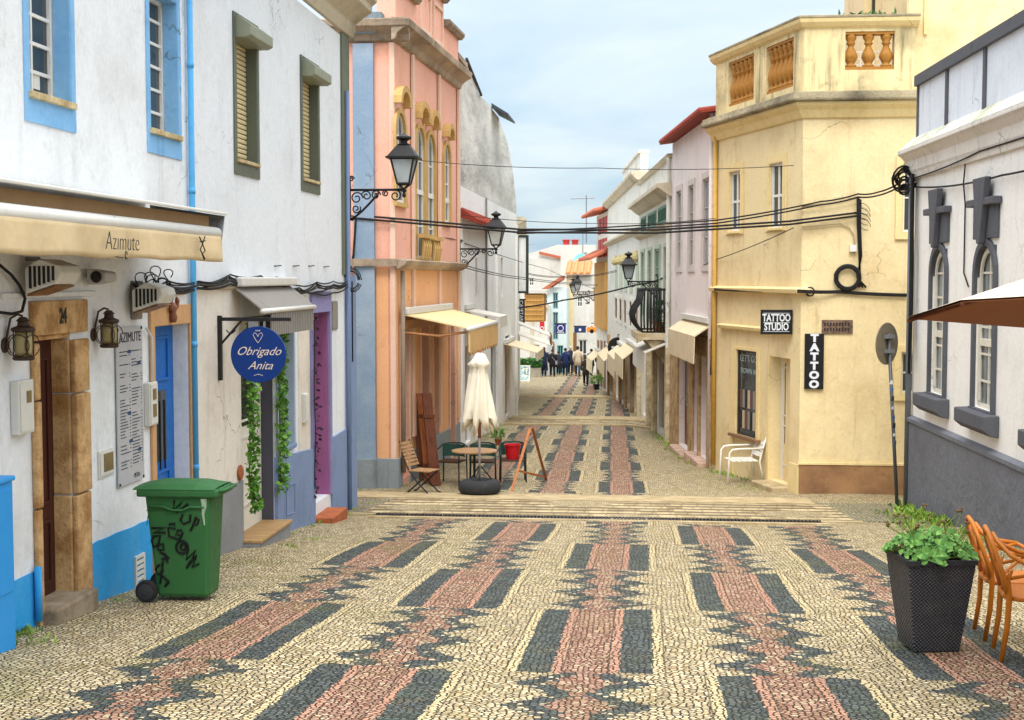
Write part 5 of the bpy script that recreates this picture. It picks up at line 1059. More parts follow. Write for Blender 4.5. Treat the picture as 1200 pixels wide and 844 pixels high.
m = MB(); m.tube([WYA.w(UYA-.12, .06, 3.1), WYA.w(UYA-.12, .06, gz(30)+.1)], .05, 8); m.build('drainpipe', G('ochre_pipe', paint, '#c9a04a', .5, wear=.4), yb_, smooth=True)
wf = lambda px, py, off=.04: WYF.w(WYF.hit(px, py, off)[0], off, WYF.hit(px, py, off)[1])
# signs on the yellow house
sblk = G('sign_black', paint, '#17171a', .45, wear=.1); swht = G('sign_white', paint, '#d9dee4', .5)
Ys = 26.55; q0, q1 = at_y(891.5, 363, Ys), at_y(928, 392, Ys); t = thing('tattoo_sign', 'black projecting sign with white words tattoo studio above shop door', 'sign', at_y(928, 376, Ys))
m = MB(); m.box(q0.x, q1.x, Ys-.04, Ys+.04, q1.z, q0.z); pn = m.build('panel', sblk, t, bevel=.006); cx = (q0.x+q1.x)/2; hh = q0.z-q1.z
letters(pn, 'TATTOO', (cx, Ys-.042, q1.z+hh*.66), (1,0,0), (0,0,1), .195, swht, offset=.006, sx=.66); letters(pn, 'STUDIO', (cx, Ys-.042, q1.z+hh*.30), (1,0,0), (0,0,1), .195, swht, offset=.006, sx=.66)
m = MB()
for f in (.86, .48, .12): m.box(q0.x+.05, q1.x-.05, Ys-.043, Ys-.04, q1.z+hh*f-.004, q1.z+hh*f+.004)
m.build('ruled_line', swht, pn)
m = MB(); m.tube([(q1.x, Ys, (q0.z+q1.z)/2), (q1.x+.14, Ys, (q0.z+q1.z)/2)], .014, 6); m.tube([(q1.x+.14, Ys, (q0.z+q1.z)/2-.09), (q1.x+.14, Ys, (q0.z+q1.z)/2+.09)], .014, 6); m.build('bracket', iron, t)
r = WYF.R(943, 391, 964.5, 456); t = thing('vertical_sign', 'tall black vertical sign with white stacked letters on yellow wall', 'sign', WYF.w(r[0], 0, r[2]))
m = MB(); m.wbox(WYF, r[0], r[1], .004, .06, r[2], r[3]); pn = m.build('panel', sblk, t, bevel=.006)
for i, ch_ in enumerate('TATTOO'): letters(pn, ch_, WYF.w((r[0]+r[1])/2, .063, r[3]-(r[3]-r[2])*(i+.5)/6), (1,0,0), (0,0,1), .19, swht, offset=.012, sx=1.15)
r = WYF.R(963, 375, 999, 391); m = MB(); m.wbox(WYF, r[0], r[1], .003, .03, r[2], r[3]); t = thing('street_plaque', 'weathered brown stone street plaque with worn lettering on yellow wall', 'plaque', WYF.w(r[0], 0, r[2])); pn = m.build('slab', G('weathered_plaque', stone, '#8a6e5c', '#4c3e38', 14, .012), t)
rr = random.Random(8); m = MB()
for row in (.3, .68):
    for i in range(9): u = r[0]+.04+i*(r[1]-r[0]-.08)/9; m.wbox(WYF, u, u+.03, .031, .034, r[2]+(r[3]-r[2])*row-.03, r[2]+(r[3]-r[2])*row+.03)
m.build('worn_lettering', G('worn_dark', paint, '#2e2824', .8), pn)
# cables, coils and box on the yellow wall
t = thing('cable_bundle', 'black cables with large coil fixed to the yellow wall', 'cable', wf(1005, 300))
for i in range(4):
    m = MB(); m.tube([wf(1005+i*1.2, 231+i), wf(1005+i*1.0, 262), wf(1007+i*.8, 300), wf(1008-i*1.2, 325), wf(1003+i*4, 337)], .018, 6); m.build('cable', cable_m, t, smooth=True)
for px, py, R_, n_, th_ in ((993, 325.5, .24, 7, .014), (949, 342, .08, 3, .012)):
    m = MB(); c = wf(px, py, .07)
    for i in range(n_): 
        r2 = R_*(1-.04*i+.02*random.random()); m.tube([c+V((r2*math.cos(a)+.01*random.random(), -.012*(i % 3), r2*math.sin(a))) for a in [q*2*math.pi/24 for q in range(24)]], th_, 6, closed=True)
    m.build('coil', cable_m, t, smooth=True)
for i in range(3):
    m = MB(); m.tube(cable([WYA.w(UYA-.05, .06+.02*i, WYA.z(840, 440)), WYA.w(UYA-.05, .06, WYA.z(840, 341)), WYA.w(UYA-.35, .14, WYA.z(846, 338+i)), wf(936, 340+i*1.2, .18), wf(985, 341+i, .05), wf(1063, 345+i, .05)], sag=.012), .018, 6); m.build('cable', cable_m, t, smooth=True)
m = MB(); m.box(wf(1000, 0).x, wf(1008, 0).x, 26.12, 26.198, wf(0, 295).z if False else at_y(1004, 295, 26.15).z, at_y(1004, 287, 26.15).z); m.build('junction_box', white_box, t)
m = MB(); m.tube([wf(1002, 296), wf(1001, 275), wf(995, 266), wf(985, 262), wf(940, 266)], .014, 6); m.build('cable', MT['beige_cable'], t, smooth=True)
m = MB()
for i in range(4): c = wf(1012, 245+i*6, .06); m.tube([c+V((.12*math.cos(a), -.02*i, .10*math.sin(a)-.05*math.cos(a))) for a in [q*.45 for q in range(13)]], .006, 5)
m.build('loop', cable_m, t, smooth=True)
# ================================================================== RIGHT SIDE, FURTHER DOWN
pS = WYA.flat(UYA); pS = (pS[0]-.01, pS[1]+.02)
def rwall(P, s):
    W = Wall(P, (s, 1), 1)
    if W.n.x > 0: W.n = -W.n
    return W
WP = rwall(pS, -.11); UP_ = WP.u(787); WW = rwall(WP.flat(UP_+.02), -.08); UW = WW.u(749); WX = rwall(WW.flat(UW+.02), -.08); UX = WX.u(712); WZ = rwall(WX.flat(UX+.02), -.12); UZ = WZ.u(699)
browns = G('brown_shop_frames', wood, '#8a6240'); tanst = G('tan_stone', stone, '#c4a57c', '#94754e', 4, .01)
# --- pale pink house with slot windows
pinkw = G('pale_pink_plaster', plaster, '#e6dbd8', '#b3a59c', .35, .35, .004)
ph_ = thing('pink_house', 'pale pinkish house with three tall slot windows and red tiled eaves', 'building', (pS[0], pS[1], gz(31)))
ztp = WP.z(838, 132); sl = []
zt_, zb_ = WP.z(808, 218), WP.z(808, 313)
for a, b in ((831.5, 823.5), (813, 807), (798.5, 793)): sl.append((WP.u(a), WP.u(b), zb_, zt_))
pd = [(WP.u(832), WP.u(823), WP.g(1)+.15, WP.z(828, 418)), (WP.u(821), WP.u(815), WP.g(2)+.2, WP.z(828, 418)), (WP.u(810), WP.u(797), WP.g(4)+.15, WP.z(828, 418))]
m = MB(); facade(m, WP, 0, UP_, -8, ztp, [s+(.08,) for s in sl]+[p+(.2,) for p in pd], back=7); m.build('wall', pinkw, ph_)
for s in sl: window(ph_, WP, s, .07, G('grey_joinery', paint, '#b9b2ae', .5), grey_glass, 1, 3, sur=(.14, .12, G('pale_grey_trim', plaster, '#cfc5c0', '#9a9088', .4, .3), .03), b=.06)
m = MB(); us_ = [.12]+[x for p in pd for x in p[:2]]+[UP_-.2]
for a, b in zip(us_[::2], us_[1::2]): m.wbox(WP, a+.002, b-.002, .002, .06, -8, pd[0][3])
m.wbox(WP, .12, UP_-.2, .003, .08, pd[0][3]+.002, pd[0][3]+.45); m.build('shop_surround', tanst, ph_, bevel=.01)
door(ph_, WP, pd[0], .15, browns, glassr=(.35,.92)); door(ph_, WP, pd[1], .15, browns, glassr=(.3,.92)); 
door(ph_, WP, pd[2], .15, browns, two=True, glassr=(.4,.9))
m = MB(); a, b = WP.u(810), WP.u(802.5); m.wbox(WP, a+.02, b, -.14, -.1, WP.z(806, 500), WP.z(806, 432)); m.build('white_panel', G('white_board', paint, '#e6e2da', .5), ph_)
m = MB(); m.wbox(WP, WP.u(812)-.1, WP.u(797)+.1, .05, .18, WP.z(805, 404)-.05, WP.z(805, 404)+.05); m.build('shutter_box', iron, ph_)
m = MB()
for p in pd: m = MB(); m.wbox(WP, p[0]-.05, p[1]+.05, -.18, .25, p[2]-.8, p[2]-.02); m.build('step', G('pink_step_stone', stone, '#d8b8a4', '#a88a78', 5), ph_, bevel=.02)
tile_roof(ph_, WP, -.02, UP_, ztp+.02, -3.5, .35, .5, mat=G('red_tiles', paint, '#b5452f', .8, wear=.5, worn='#6d3a2a', bump=.01))
m = MB(); m.tube([WP.w(.2, .06, ztp), WP.w(.2, .06, gz(30)+.05)], .05, 8); m.build('drainpipe', G('pinkish_pipe', paint, '#d9c9c2', .5, wear=.4), ph_, smooth=True)
simple_awning(WP, 836, 803, 376, .42, .28, 'cream boxed awning on the pale pink house above the brown doors', cream_f, .62)
# --- white house with green louvres and a bulging iron balcony
gh = thing('green_louvre_house', 'white house with green louvred attic windows and black bulging balcony', 'building', (WW.flat(0)[0], WW.flat(0)[1], gz(40)))
wpl = G('street_white_plaster', plaster, '#dedbd2', '#8f8874', .5, .45, .006, along=.35)
zcw = WW.z(785, 240); ztw = WW.z(785, 187)
lv = [(WW.u(785), WW.u(771), WW.z(778, 262), WW.z(778, 241)), (WW.u(769), WW.u(759), 0, 0), (WW.u(757), WW.u(751), 0, 0)]; lv = [(a, b, lv[0][2], lv[0][3]) for a, b, _, _ in lv]
tw = [(WW.u(b), WW.u(a), WW.z(768, 378), WW.z(768, 292)) for a, b in ((752, 755.5), (760, 764), (768, 774), (779, 783))]
gd = [(WW.u(786.5), WW.u(773), WW.g(1)+.1, WW.z(780, 412)), (WW.u(768.5), WW.u(765.5), WW.g(4)+.1, WW.z(780, 412)), (WW.u(760), WW.u(754), WW.g(6)+.1, WW.z(780, 412))]
m = MB(); facade(m, WW, 0, UW, -9, ztw, [r+(.07,) for r in lv+tw]+[r+(.15,) for r in gd], back=7); m.build('wall', wpl, gh)
grl = G('green_louvre', paint, '#3f7a5a', .5, wear=.3, worn='#26503a'); pgl = G('pale_green_joinery', paint, '#8fa892', .5, wear=.3)
for r in lv:
    m = MB(); inner(m, WW, r, .09, -.065, .02)
    for i in range(9): z = r[2]+(r[3]-r[2])*(i+.5)/9; m.wprof(WW, r[0]+.08, r[1]-.08, [(-.05,z-.04),(.015,z-.06),(.015,z-.04),(-.05,z)])
    part = m.build('louvre_window', grl, gh); m = MB(); m.wbox(WW, r[0], r[1], -.07, -.06, r[2], r[3]); m.build('pane', dark_glass, part)
for r in tw: window(gh, WW, r, .06, pgl, grey_glass, 2, 4, sur=(.1, .04, G('pale_green_trim', plaster, '#b9c4b0', '#8a957f', .4, .3), .04), b=.07)
m = MB(); z = lv[0][3]+.12; m.wprof(WW, -.02, UW, [(.002,z),(.12,z+.05),(.3,z+.2),(.42,z+.25),(.42,z+.36),(.002,z+.4)]); z = lv[0][2]-.25; m.wprof(WW, 0, UW, [(.002,z),(.2,z+.1),(.24,z+.17),(.002,z+.2)])
m.wprof(WW, -.02, UW, [(-.3,ztw),(.08,ztw),(.14,ztw+.1),(-.3,ztw+.14)]); m.build('cornice', corn, gh)
door(gh, WW, gd[0], .12, G('brown_shop_stone', stone, '#6e5644', '#3e3228', 3), panels=(), glassr=(.25,.95)); door(gh, WW, gd[1], .12, browns); door(gh, WW, gd[2], .12, G('brown_shop_frames', wood, '#8a6240'), glassr=(.4,.9))
m = MB(); 
for px in (786.8, 771, 764, 752): m = MB(); m.wbox(WW, WW.u(px), WW.u(px)+.5, .002, .14, -8, WW.z(768, 398)); m.build('pilaster', G('cream_stone', stone, '#d8c8a8', '#a89470', 4), gh, bevel=.01)
b0_ = WW.u(784); b1_ = b0_+2.2; zb1 = WW.z(768, 383); ht_ = WW.z(768, 338)-zb1; n = 12; pr = .78
m = MB(); m.wbox(WW, b0_-.1, b1_+.1, .002, pr+.1, zb1-.22, zb1-.02)
for f in (.08, .92): u = b0_+(b1_-b0_)*f; m.wprof(WW, u-.15, u+.15, [(.002,zb1-.24),(pr*.8,zb1-.24),(.1,zb1-.9),(.002,zb1-.95)])
bc = m.build('balcony', G('cream_stone', stone, '#d8c8a8', '#a89470', 4), gh, bevel=.01)
m = MB(); bul = lambda f: .02+.28*math.sin(math.pi*min(1, f*1.25))*(1-.25*f)
for i in range(n+1):
    u = b0_+(b1_-b0_)*i/n; m.tube([WW.w(u, pr-.1+bul(f), zb1+ht_*f) for f in (0,.12,.25,.4,.55,.75,1)], .02, 5)
for u in (b0_, b1_):
    for j in range(7):
        m.tube([WW.w(u+(-1 if u == b0_ else 1)*bul(f)*.6, .05+(pr-.15)*j/7, zb1+ht_*f) for f in (0,.12,.25,.4,.55,.75,1)], .026, 5)
for z in (.0, 1.0): m.tube([WW.w(b0_, .02, zb1+ht_*z), WW.w(b0_, pr-.08, zb1+ht_*z), WW.w(b1_, pr-.08, zb1+ht_*z), WW.w(b1_, .02, zb1+ht_*z)], .035, 6)
m.build('iron_railing', iron, bc, smooth=True)
m = MB(); rr = random.Random(3)
for _ in range(90): m.leaf(WW.w(b0_+rr.uniform(.0,.4), pr*rr.uniform(.1,.5), zb1+ht_*rr.uniform(.0,.75)), (rr.uniform(-1,1), rr.uniform(-1,1), rr.uniform(-.5,1)), rr.uniform(.08,.14), .8)
pt = thing('balcony_plant', 'green trailing plant on the near end of the black balcony', 'plant', WW.w(b0_, pr, zb1)); m.build('leaves', G('dark_leaves', foliage, '#2c5a34', '#4f8a4a'), pt, recalc=False)
m = MB(); m.lathe(WW.w(b0_+.25, pr*.35, zb1+.01), [(.12,0),(.17,.25),(.18,.27),(.0,.27)], 12); m.build('pot', G('terracotta_pot', stone, '#b0643e', '#84482c', 6), pt)
simple_awning(WW, 786, 769, 397, .7, .3, 'small pale grey awning under the black balcony', white_f, .6)
m = MB(); m.tube([WW.w(.15, .08, ztw), WW.w(.15, .08, gz(38.5)+.05)], .06, 8); m.build('drainpipe', wpl, gh)
# --- white house with five ochre topped windows
wh_ = thing('ochre_arch_house', 'white house with row of narrow windows under small ochre arch ornaments', 'building', (WX.flat(5)[0], WX.flat(5)[1], gz(60)))
zx = WX.z(735, 224); wins = [(WX.u(c+1.3), WX.u(c-1.3), WX.z(735, 380), WX.z(735, 352)) for c in (747.3, 740, 733.4, 728, 722.8)]
xd = [(WX.u(c+1.9), WX.u(c-1.9), WX.g(WX.u(c))+.12, WX.z(735, 415)) for c in (746, 738, 731, 724.5, 717)]
m = MB(); facade(m, WX, 0, UX, -9, zx, [r+(.06,) for r in wins]+[r+(.12,) for r in xd], back=7); m.build('wall', wpl, wh_)
for r in wins:
    p = window(wh_, WX, r, .05, browns, dark_glass, 1, 3, sur=(.12, .1, wpl, .04), b=.08)
    zo = WX.z(735, 310); m = MB(); m.wbox(WX, r[0]-.05, r[1]+.05, .003, .035, WX.z(735, 342), zo); m.build('blind_panel', G('pale_green_trim', plaster, '#b9c4b0', '#8a957f', .4, .3), wh_); m = MB(); m.lathe(WX.w((r[0]+r[1])/2, .05, zo+.02), [(.1,0),(.22,.12),(.2,.25),(.06,.42),(0,.46)], 8); m.build('arch_ornament', G('pale_ochre_ornament', plaster, '#c4b482', '#94804c', .5, .4), p)
for i, r in enumerate(xd): door(wh_, WX, r, .1, G('brown_shop_frames', wood, '#8a6240') if i % 2 else G('tan_shop_frames', wood, '#b08a60'), glassr=(.35,.92))
m = MB()
for i, r in enumerate(xd): m = MB(); m.wbox(WX, r[1]+.1, r[1]+.9, .002, .1, -9, WX.z(735, 408)); m.build('pilaster', tanst, wh_)
m = MB(); m.wprof(WX, 0, UX, [(-.3,zx),(.1,zx),(.3,zx+.2),(.3,zx+.3),(-.3,zx+.3)]); z = WX.z(735, 280); m.wprof(WX, 0, UX, [(.002,z),(.25,z+.12),(.25,z+.2),(.002,z+.25)]); m.build('cornice', corn, wh_)
m = MB(); m.wbox(WX, .02, UX*.45, -.3, -.02, zx+.3, zx+.95); m.wbox(WX, 0, UX*.45+.1, -.34, .06, zx+.951, zx+1.05); m.build('parapet', wpl, wh_)
for a, b, py, lb_ in ((748, 737, 404, 'cream shop awning nearest on the white house with ochre arches'), (736, 727, 406, 'cream shop awning in the middle of the white house with ochre arches'), (722, 713, 409, 'cream shop awning at the far end of white house with ochre arches')): simple_awning(WX, a, b, py, .55, .42, lb_, cream_f, .75)
rs = at_y(724, 407, WX.w(WX.u(726), 0, 0).y); t = thing('round_sign', 'small black round hanging sign above the brown shop doors', 'sign', rs); m = MB(); m.lathe(rs+V((0,.04,0)), [(.42,0),(.45,.02),(.45,.06),(.42,.08)], 24, ax=(0,-1,0)); m.build('disc', sblk, t); m = MB(); m.tube([rs+V((0,0,.42)), rs+V((0,0,.55)), rs+V((.9,0,.55))], .03, 6); m.build('bracket', iron, t)
m = MB(); m.box(rs.x-.28, rs.x+.28, rs.y-.05, rs.y-.042, rs.z-.04, rs.z+.04); m.build('lettering_band', swht, t)
# --- ochre house with red shutters
oz = thing('red_shutter_house', 'narrow ochre house with red shutters under projecting tiled eaves', 'building', (WZ.flat(4)[0], WZ.flat(4)[1], gz(78)))
ochw = G('ochre_wall', plaster, '#c99a58', '#96692c', .4, .3); ze = WZ.z(707, 250); redp = G('red_shutter_paint', paint, '#b5312a', .5, wear=.3)
m = MB(); facade(m, WZ, 0, UZ, -10, ze, [], back=6); m.build('wall', wpl, oz)
m = MB(); m.wbox(WZ, .01, UZ-.01, .002, .12, WZ.z(703, 384), WZ.z(703, 308)); m.box(WZ.flat(0)[0]-.02, WZ.flat(0)[0]+.0, WZ.flat(0)[1]-.03, WZ.flat(0)[1], -9, ze) if False else None; m.build('ochre_storey', ochw, oz)
for a, b in ((WZ.z(703, 275), WZ.z(703, 257)), (WZ.z(703, 302), WZ.z(703, 281))):
    for f in (.03, .3, .58): blank(oz, WZ, (UZ*f+.1, UZ*(f+.22), a, b), -.03, redp, 'shutter', 8)
for f in (.1, .4, .7): blank(oz, WZ, (UZ*f, UZ*(f+.16), WZ.g(UZ*f)+.1, WZ.g(UZ*f)+2.6), -.03, browns, 'shutter')
tile_roof(oz, WZ, -.2, UZ+2.0, ze, -3, .7, .8, .4); tile_roof(oz, WZ, -.3, UZ+1.5, WZ.z(703, 305), 0, .9, .45, .4)
simple_awning(WZ, 706, 699, 411, .55, .45, 'tan awning over dark doors of the ochre house', cream_f, .7)
# ================================================================== FAR END OF THE STREET
def box_house(name, lab, px0, px1, pyt, Y, depth, mat, wins=(), wm=None, extra=None):
    a, b = at_y(px0, pyt, Y), at_y(px1, pyt, Y); t = thing(name, lab, 'building', ((a.x+b.x)/2, Y, gz(Y)))
    W = Wall((a.x, Y), (1, 0), 1)
    if W.n.y > 0: W.n = -W.n
    hs = [W.R(*q) for q in wins]; mb = MB(); facade(mb, W, 0, b.x-a.x, gz(Y)-1, a.z, [h+(.2,) for h in hs], back=depth); mb.build('wall', mat, t)
    for h in hs: window(t, W, h, .15, wm or white_frame, dark_glass, 2, 2, b=.08, bar=.05)
    return t, W
fw = G('far_white_plaster', plaster, '#cfccc6', '#a59d90', .4, .35, .004); fcream = G('far_cream_plaster', plaster, '#e2cfa6', '#b09a6c', .4, .3); fblue = G('far_cyan_plaster', plaster, '#cfdcdc', '#93a8aa', .4, .3)
t, W = box_house('white_house', 'large plain white house high behind the end of the street', 605, 668, 303, 118, 12, fw, [(620, 326, 626, 335), (636, 345, 642, 356)])
a = at_y(600, 303, 118); b = at_y(668, 303, 118); m = MB(); m.prism([(a.x, 118.2, a.z), (b.x, 118.2, a.z-.0), ((a.x+b.x)/2+1.5, 118.2, a.z+1.2)], [(a.x, 127, a.z), (b.x, 127, a.z), ((a.x+b.x)/2+1.5, 127, a.z+1.2)]); m.build('roof', fw, t)
m = MB(); q = at_y(640, 296, 117.9); q2 = at_y(656, 303, 117.9); m.prism([(q.x-.6, 117.8, q.z+.1), (q2.x+.4, 117.8, q2.z+.1), (q2.x+.4, 117.8, q2.z-.15), (q.x-.6, 117.8, q.z-.15)], [(q.x-.6, 117.99, q.z+.1), (q2.x+.4, 117.99, q2.z+.1), (q2.x+.4, 117.99, q2.z-.15), (q.x-.6, 117.99, q.z-.15)]); m.build('tile_edge', rtile, t)
t, W = box_house('chimney_house', 'white house with rounded block and two red chimney pots at street end', 657, 698, 287, 112, 6, fw, [(684, 296, 688, 302)])
for px in (663.5, 674): c = at_y(px, 287, 113); m = MB(); m.lathe(c, [(.26,0),(.26,.3),(.33,.34),(.33,.42),(.2,.44)], 12); m.build('chimney_pot', redp, t)
c = at_y(680, 306, 111.5); dsh = thing('satellite_dish', 'pale blue satellite dish on the white chimney house', 'dish', c); m = MB(); m.lathe(c, [(.0,.0),(.35,.05),(.6,.18),(.62,.18),(.35,.02),(.0,-.04)], 18, ax=(-.6,-.7,.5)); m.build('reflector', G('dish_blue', paint, '#7cc4cc', .4), dsh, smooth=True); m = MB(); m.tube([c, c+V((.1,.5,-.6))], .06, 6); m.build('mast', steel, dsh)
t, W = box_house('tiled_house', 'white house with cream corner strip and tiled eaves facing down the street', 664, 712, 322, 96, 7, fw, [(676, 347, 683, 360), (678, 398, 688, 432)])
m = MB(); W.P = W.P; u0, u1 = W.u(664), W.u(672); m.wbox(W, u0, u1, .003, .12, -9, W.z(668, 322)); m.build('corner_strip', fcream, t)
tile_roof(t, W, -.1, W.u(693), W.z(680, 321), -3, .5, .9, .42, mat=G('sunny_tiles', paint, '#c98a5a', .8, wear=.5, worn='#8a5a3a', bump=.01))
m = MB(); m.wbox(W, W.u(672), W.u(676), .003, .06, W.z(674, 438), W.z(674, 390)); m.build('door', browns, t)
def board(px0, px1, py0, py1, Y, mat, name, lab, cat='sign', th=.12, txt=None, tsz=.5, hang=True, vertical=False):
    a, b = at_y(px0, py0, Y), at_y(px1, py1, Y); t = thing(name, lab, cat, ((a.x+b.x)/2, Y, b.z)); mb = MB(); mb.box(a.x, b.x, Y-th/2, Y+th/2, b.z, a.z); p = mb.build('panel', mat, t, bevel=.01)
    if txt: letters(p, txt, ((a.x+b.x)/2, Y-th/2-.004, (a.z+b.z)/2), (0,0,-1) if vertical else (1,0,0), (1,0,0) if vertical else (0,0,1), tsz, swht)
    if hang: mb = MB(); mb.box(a.x-.05, b.x+.05, Y-.04, Y+.04, a.z+.001, a.z+.07); mb.build('rail', iron, t)
    return t, p, a, b
purpm = G('purple_sign_paint', paint, '#2c2a6e', .45); navy = G('navy_sign_paint', paint, '#23325e', .45); orm = G('orange_sign_paint', paint, '#d98a2c', .5)
t, p, a, b = board(651, 663, 380, 391, 88, purpm, 'purple_sign', 'square purple hanging sign with pale ring emblem at street end')
m = MB(); c = (a+b)/2; m.tube([c+V((.18*math.cos(q), -.066, .18*math.sin(q)+.04)) for q in [i*.45 for i in range(14)]], .025, 5, closed=True); m.box(c.x-.22, c.x+.22, 88-.07, 88-.062, b.z+.07, b.z+.12); m.build('emblem', swht, p)
t, p, a, b = board(673, 686.5, 383, 390, 90, navy, 'navy_sign', 'long navy blue sign with small white dot beside the orange one'); m = MB(); c = (a+b)/2; m.lathe(c+V((0,-.062,0)), [(.09,0),(.09,.01),(0,.01)], 10, ax=(0,-1,0)); m.build('emblem', swht, p)
# orange scalloped sign
a, b = at_y(687, 382, 88), at_y(700, 391, 88); t = thing('orange_sign', 'orange shaped shop sign with dark centre at the end of the street', 'sign', ((a.x+b.x)/2, 88, b.z)); m = MB(); cx, cz = (a.x+b.x)/2, (a.z+b.z)/2; w_, h_ = (b.x-a.x)/2, (a.z-b.z)/2
o_ = [(-1,.1),(-.7,.75),(-.3,.6),(0,1.15),(.3,.6),(.7,.75),(1,.1),(.8,-.8),(.35,-.6),(0,-1.1),(-.35,-.6),(-.8,-.8)]; m.prism([(cx+x*w_, 87.94, cz+z*h_) for x, z in o_], [(cx+x*w_, 88.06, cz+z*h_) for x, z in o_]); p = m.build('panel', orm, t); m = MB(); m.lathe((cx, 87.93, cz-.1), [(.14,0),(.14,.01),(0,.01)], 10, ax=(0,-1,0)); m.build('emblem', sblk, p)
m = MB(); m.box(cx-.05, cx+1.4, 87.97, 88.03, a.z+.15, a.z+.2); m.build('rail', iron, t)
t, p, a, b = board(632.5, 638, 362, 391, 86, G('red_banner', fabric, '#c02a36', .004), 'vertical_banner', 'tall red vertical banner sign hanging at the street end', 'banner', .06); m = MB(); m.tube([((a+b)/2)+V((.1*math.cos(q), -.04, .1*math.sin(q)-.45)) for q in [i*.5 for i in range(13)]], .025, 5, closed=True); m.build('emblem', swht, p)
board(687, 690, 356, 378, 91, white_f, 'vertical_banner', 'tall narrow white and blue banner hanging above the orange sign', 'banner', .05, 'FARMA', .34, True, True)[1]
t, p, a, b = board(606.5, 615, 352, 382, 66, G('black_banner', fabric, '#26262a', .004), 'vertical_banner', 'tall black banner with pale lettering near striped awnings', 'banner', .06, 'CAFETARIA', .24, True, True)
# narrow houses at the left of the end
t, W = box_house('cyan_house', 'narrow pale cyan house with red roof edge behind the people', 641, 664, 337, 93, 6, fblue, [(648, 343, 654, 362), (648, 366, 654, 398), (653, 405, 660, 438)], G('teal_frame', paint, '#6fa5a8', .5))
m = MB(); z = W.z(650, 337); L = W.u(659); m.wprism(W, [(-.4, z-.4), (L, z+.55), (L, z+.8), (-.4, z-.15)], -3, .5); m.build('roof', rtile, t)
t, W = box_house('grey_pillar_house', 'narrow pale grey house with cornice beside the red banner', 622, 641.5, 358, 90, 5, wpl, [(626, 372, 630, 392), (626, 404, 632, 436)])
m = MB(); z = W.z(630, 358); m.wbox(W, -.1, W.u(641.5)+.1, .002, .3, z-.15, z+.15); m.wbox(W, -.05, W.u(625), .003, .2, -9, z-.16); m.build('cornice', corn, t)
a, b = at_y(615, 344, 80), at_y(637, 377, 80); t = thing('screen_box', 'ochre woven balcony screen jutting out above the street end', 'screen', ((a.x+b.x)/2, 80, b.z)); m = MB(); n = 13
for i in range(n): x = a.x+(b.x-a.x)*(i+.5)/n; m.box(x-.055, x+.055, 79.95, 80.0, b.z, a.z)
for i in range(6): z = b.z+(a.z-b.z)*(i+.5)/6; m.box(a.x, b.x, 79.92, 79.949, z-.04, z+.04)
m.build('lattice', ochw, t); m = MB(); m.box(a.x, b.x, 80.02, 82, b.z-.02, a.z); m.build('body', G('ochre_dark_wall', plaster, '#a8742c', '#7a5420'), t); m = MB(); m.box(a.x-.3, b.x+.2, 79.8, 82.2, a.z+.01, a.z+.22); m.build('roof', fw, t); m = MB(); m.box(a.x, b.x+.2, 79.9, 90, b.z-1.3, b.z-.03) if False else m.box(a.x-.9, a.x-.5, 80.1, 82, b.z-.6, b.z+.3); m.build('bracket', fw, t)
# television antennas on the far roofs
def antenna(px, py0, py1, Y, lab):
    a, b = at_y(px, py0, Y), at_y(px, py1, Y); t = thing('antenna', lab, 'antenna', b, 'television antennas on the roofs'); mb = MB(); mb.tube([b-V((0,0,.5)), a], .04, 5); mb.build('mast', steel, t); mb = MB(); mb.tube([a+V((-.9,0,-.2)), a+V((.5,0,-.15))], .03, 5)
    for i in range(5): mb.tube([a+V((-.8+.28*i, -.35, -.2)), a+V((-.8+.28*i, .35, -.2))], .02, 4)
    mb.build('aerial', steel, t)
antenna(619, 284, 304, 117, 'thin television antenna on white house roof left of the chimney pots'); antenna(687, 229, 275, 80, 'tall bare antenna pole above the tiled eaves of ochre house'); antenna(683, 270, 290, 112, 'short television antenna on white house right of the chimney pots')
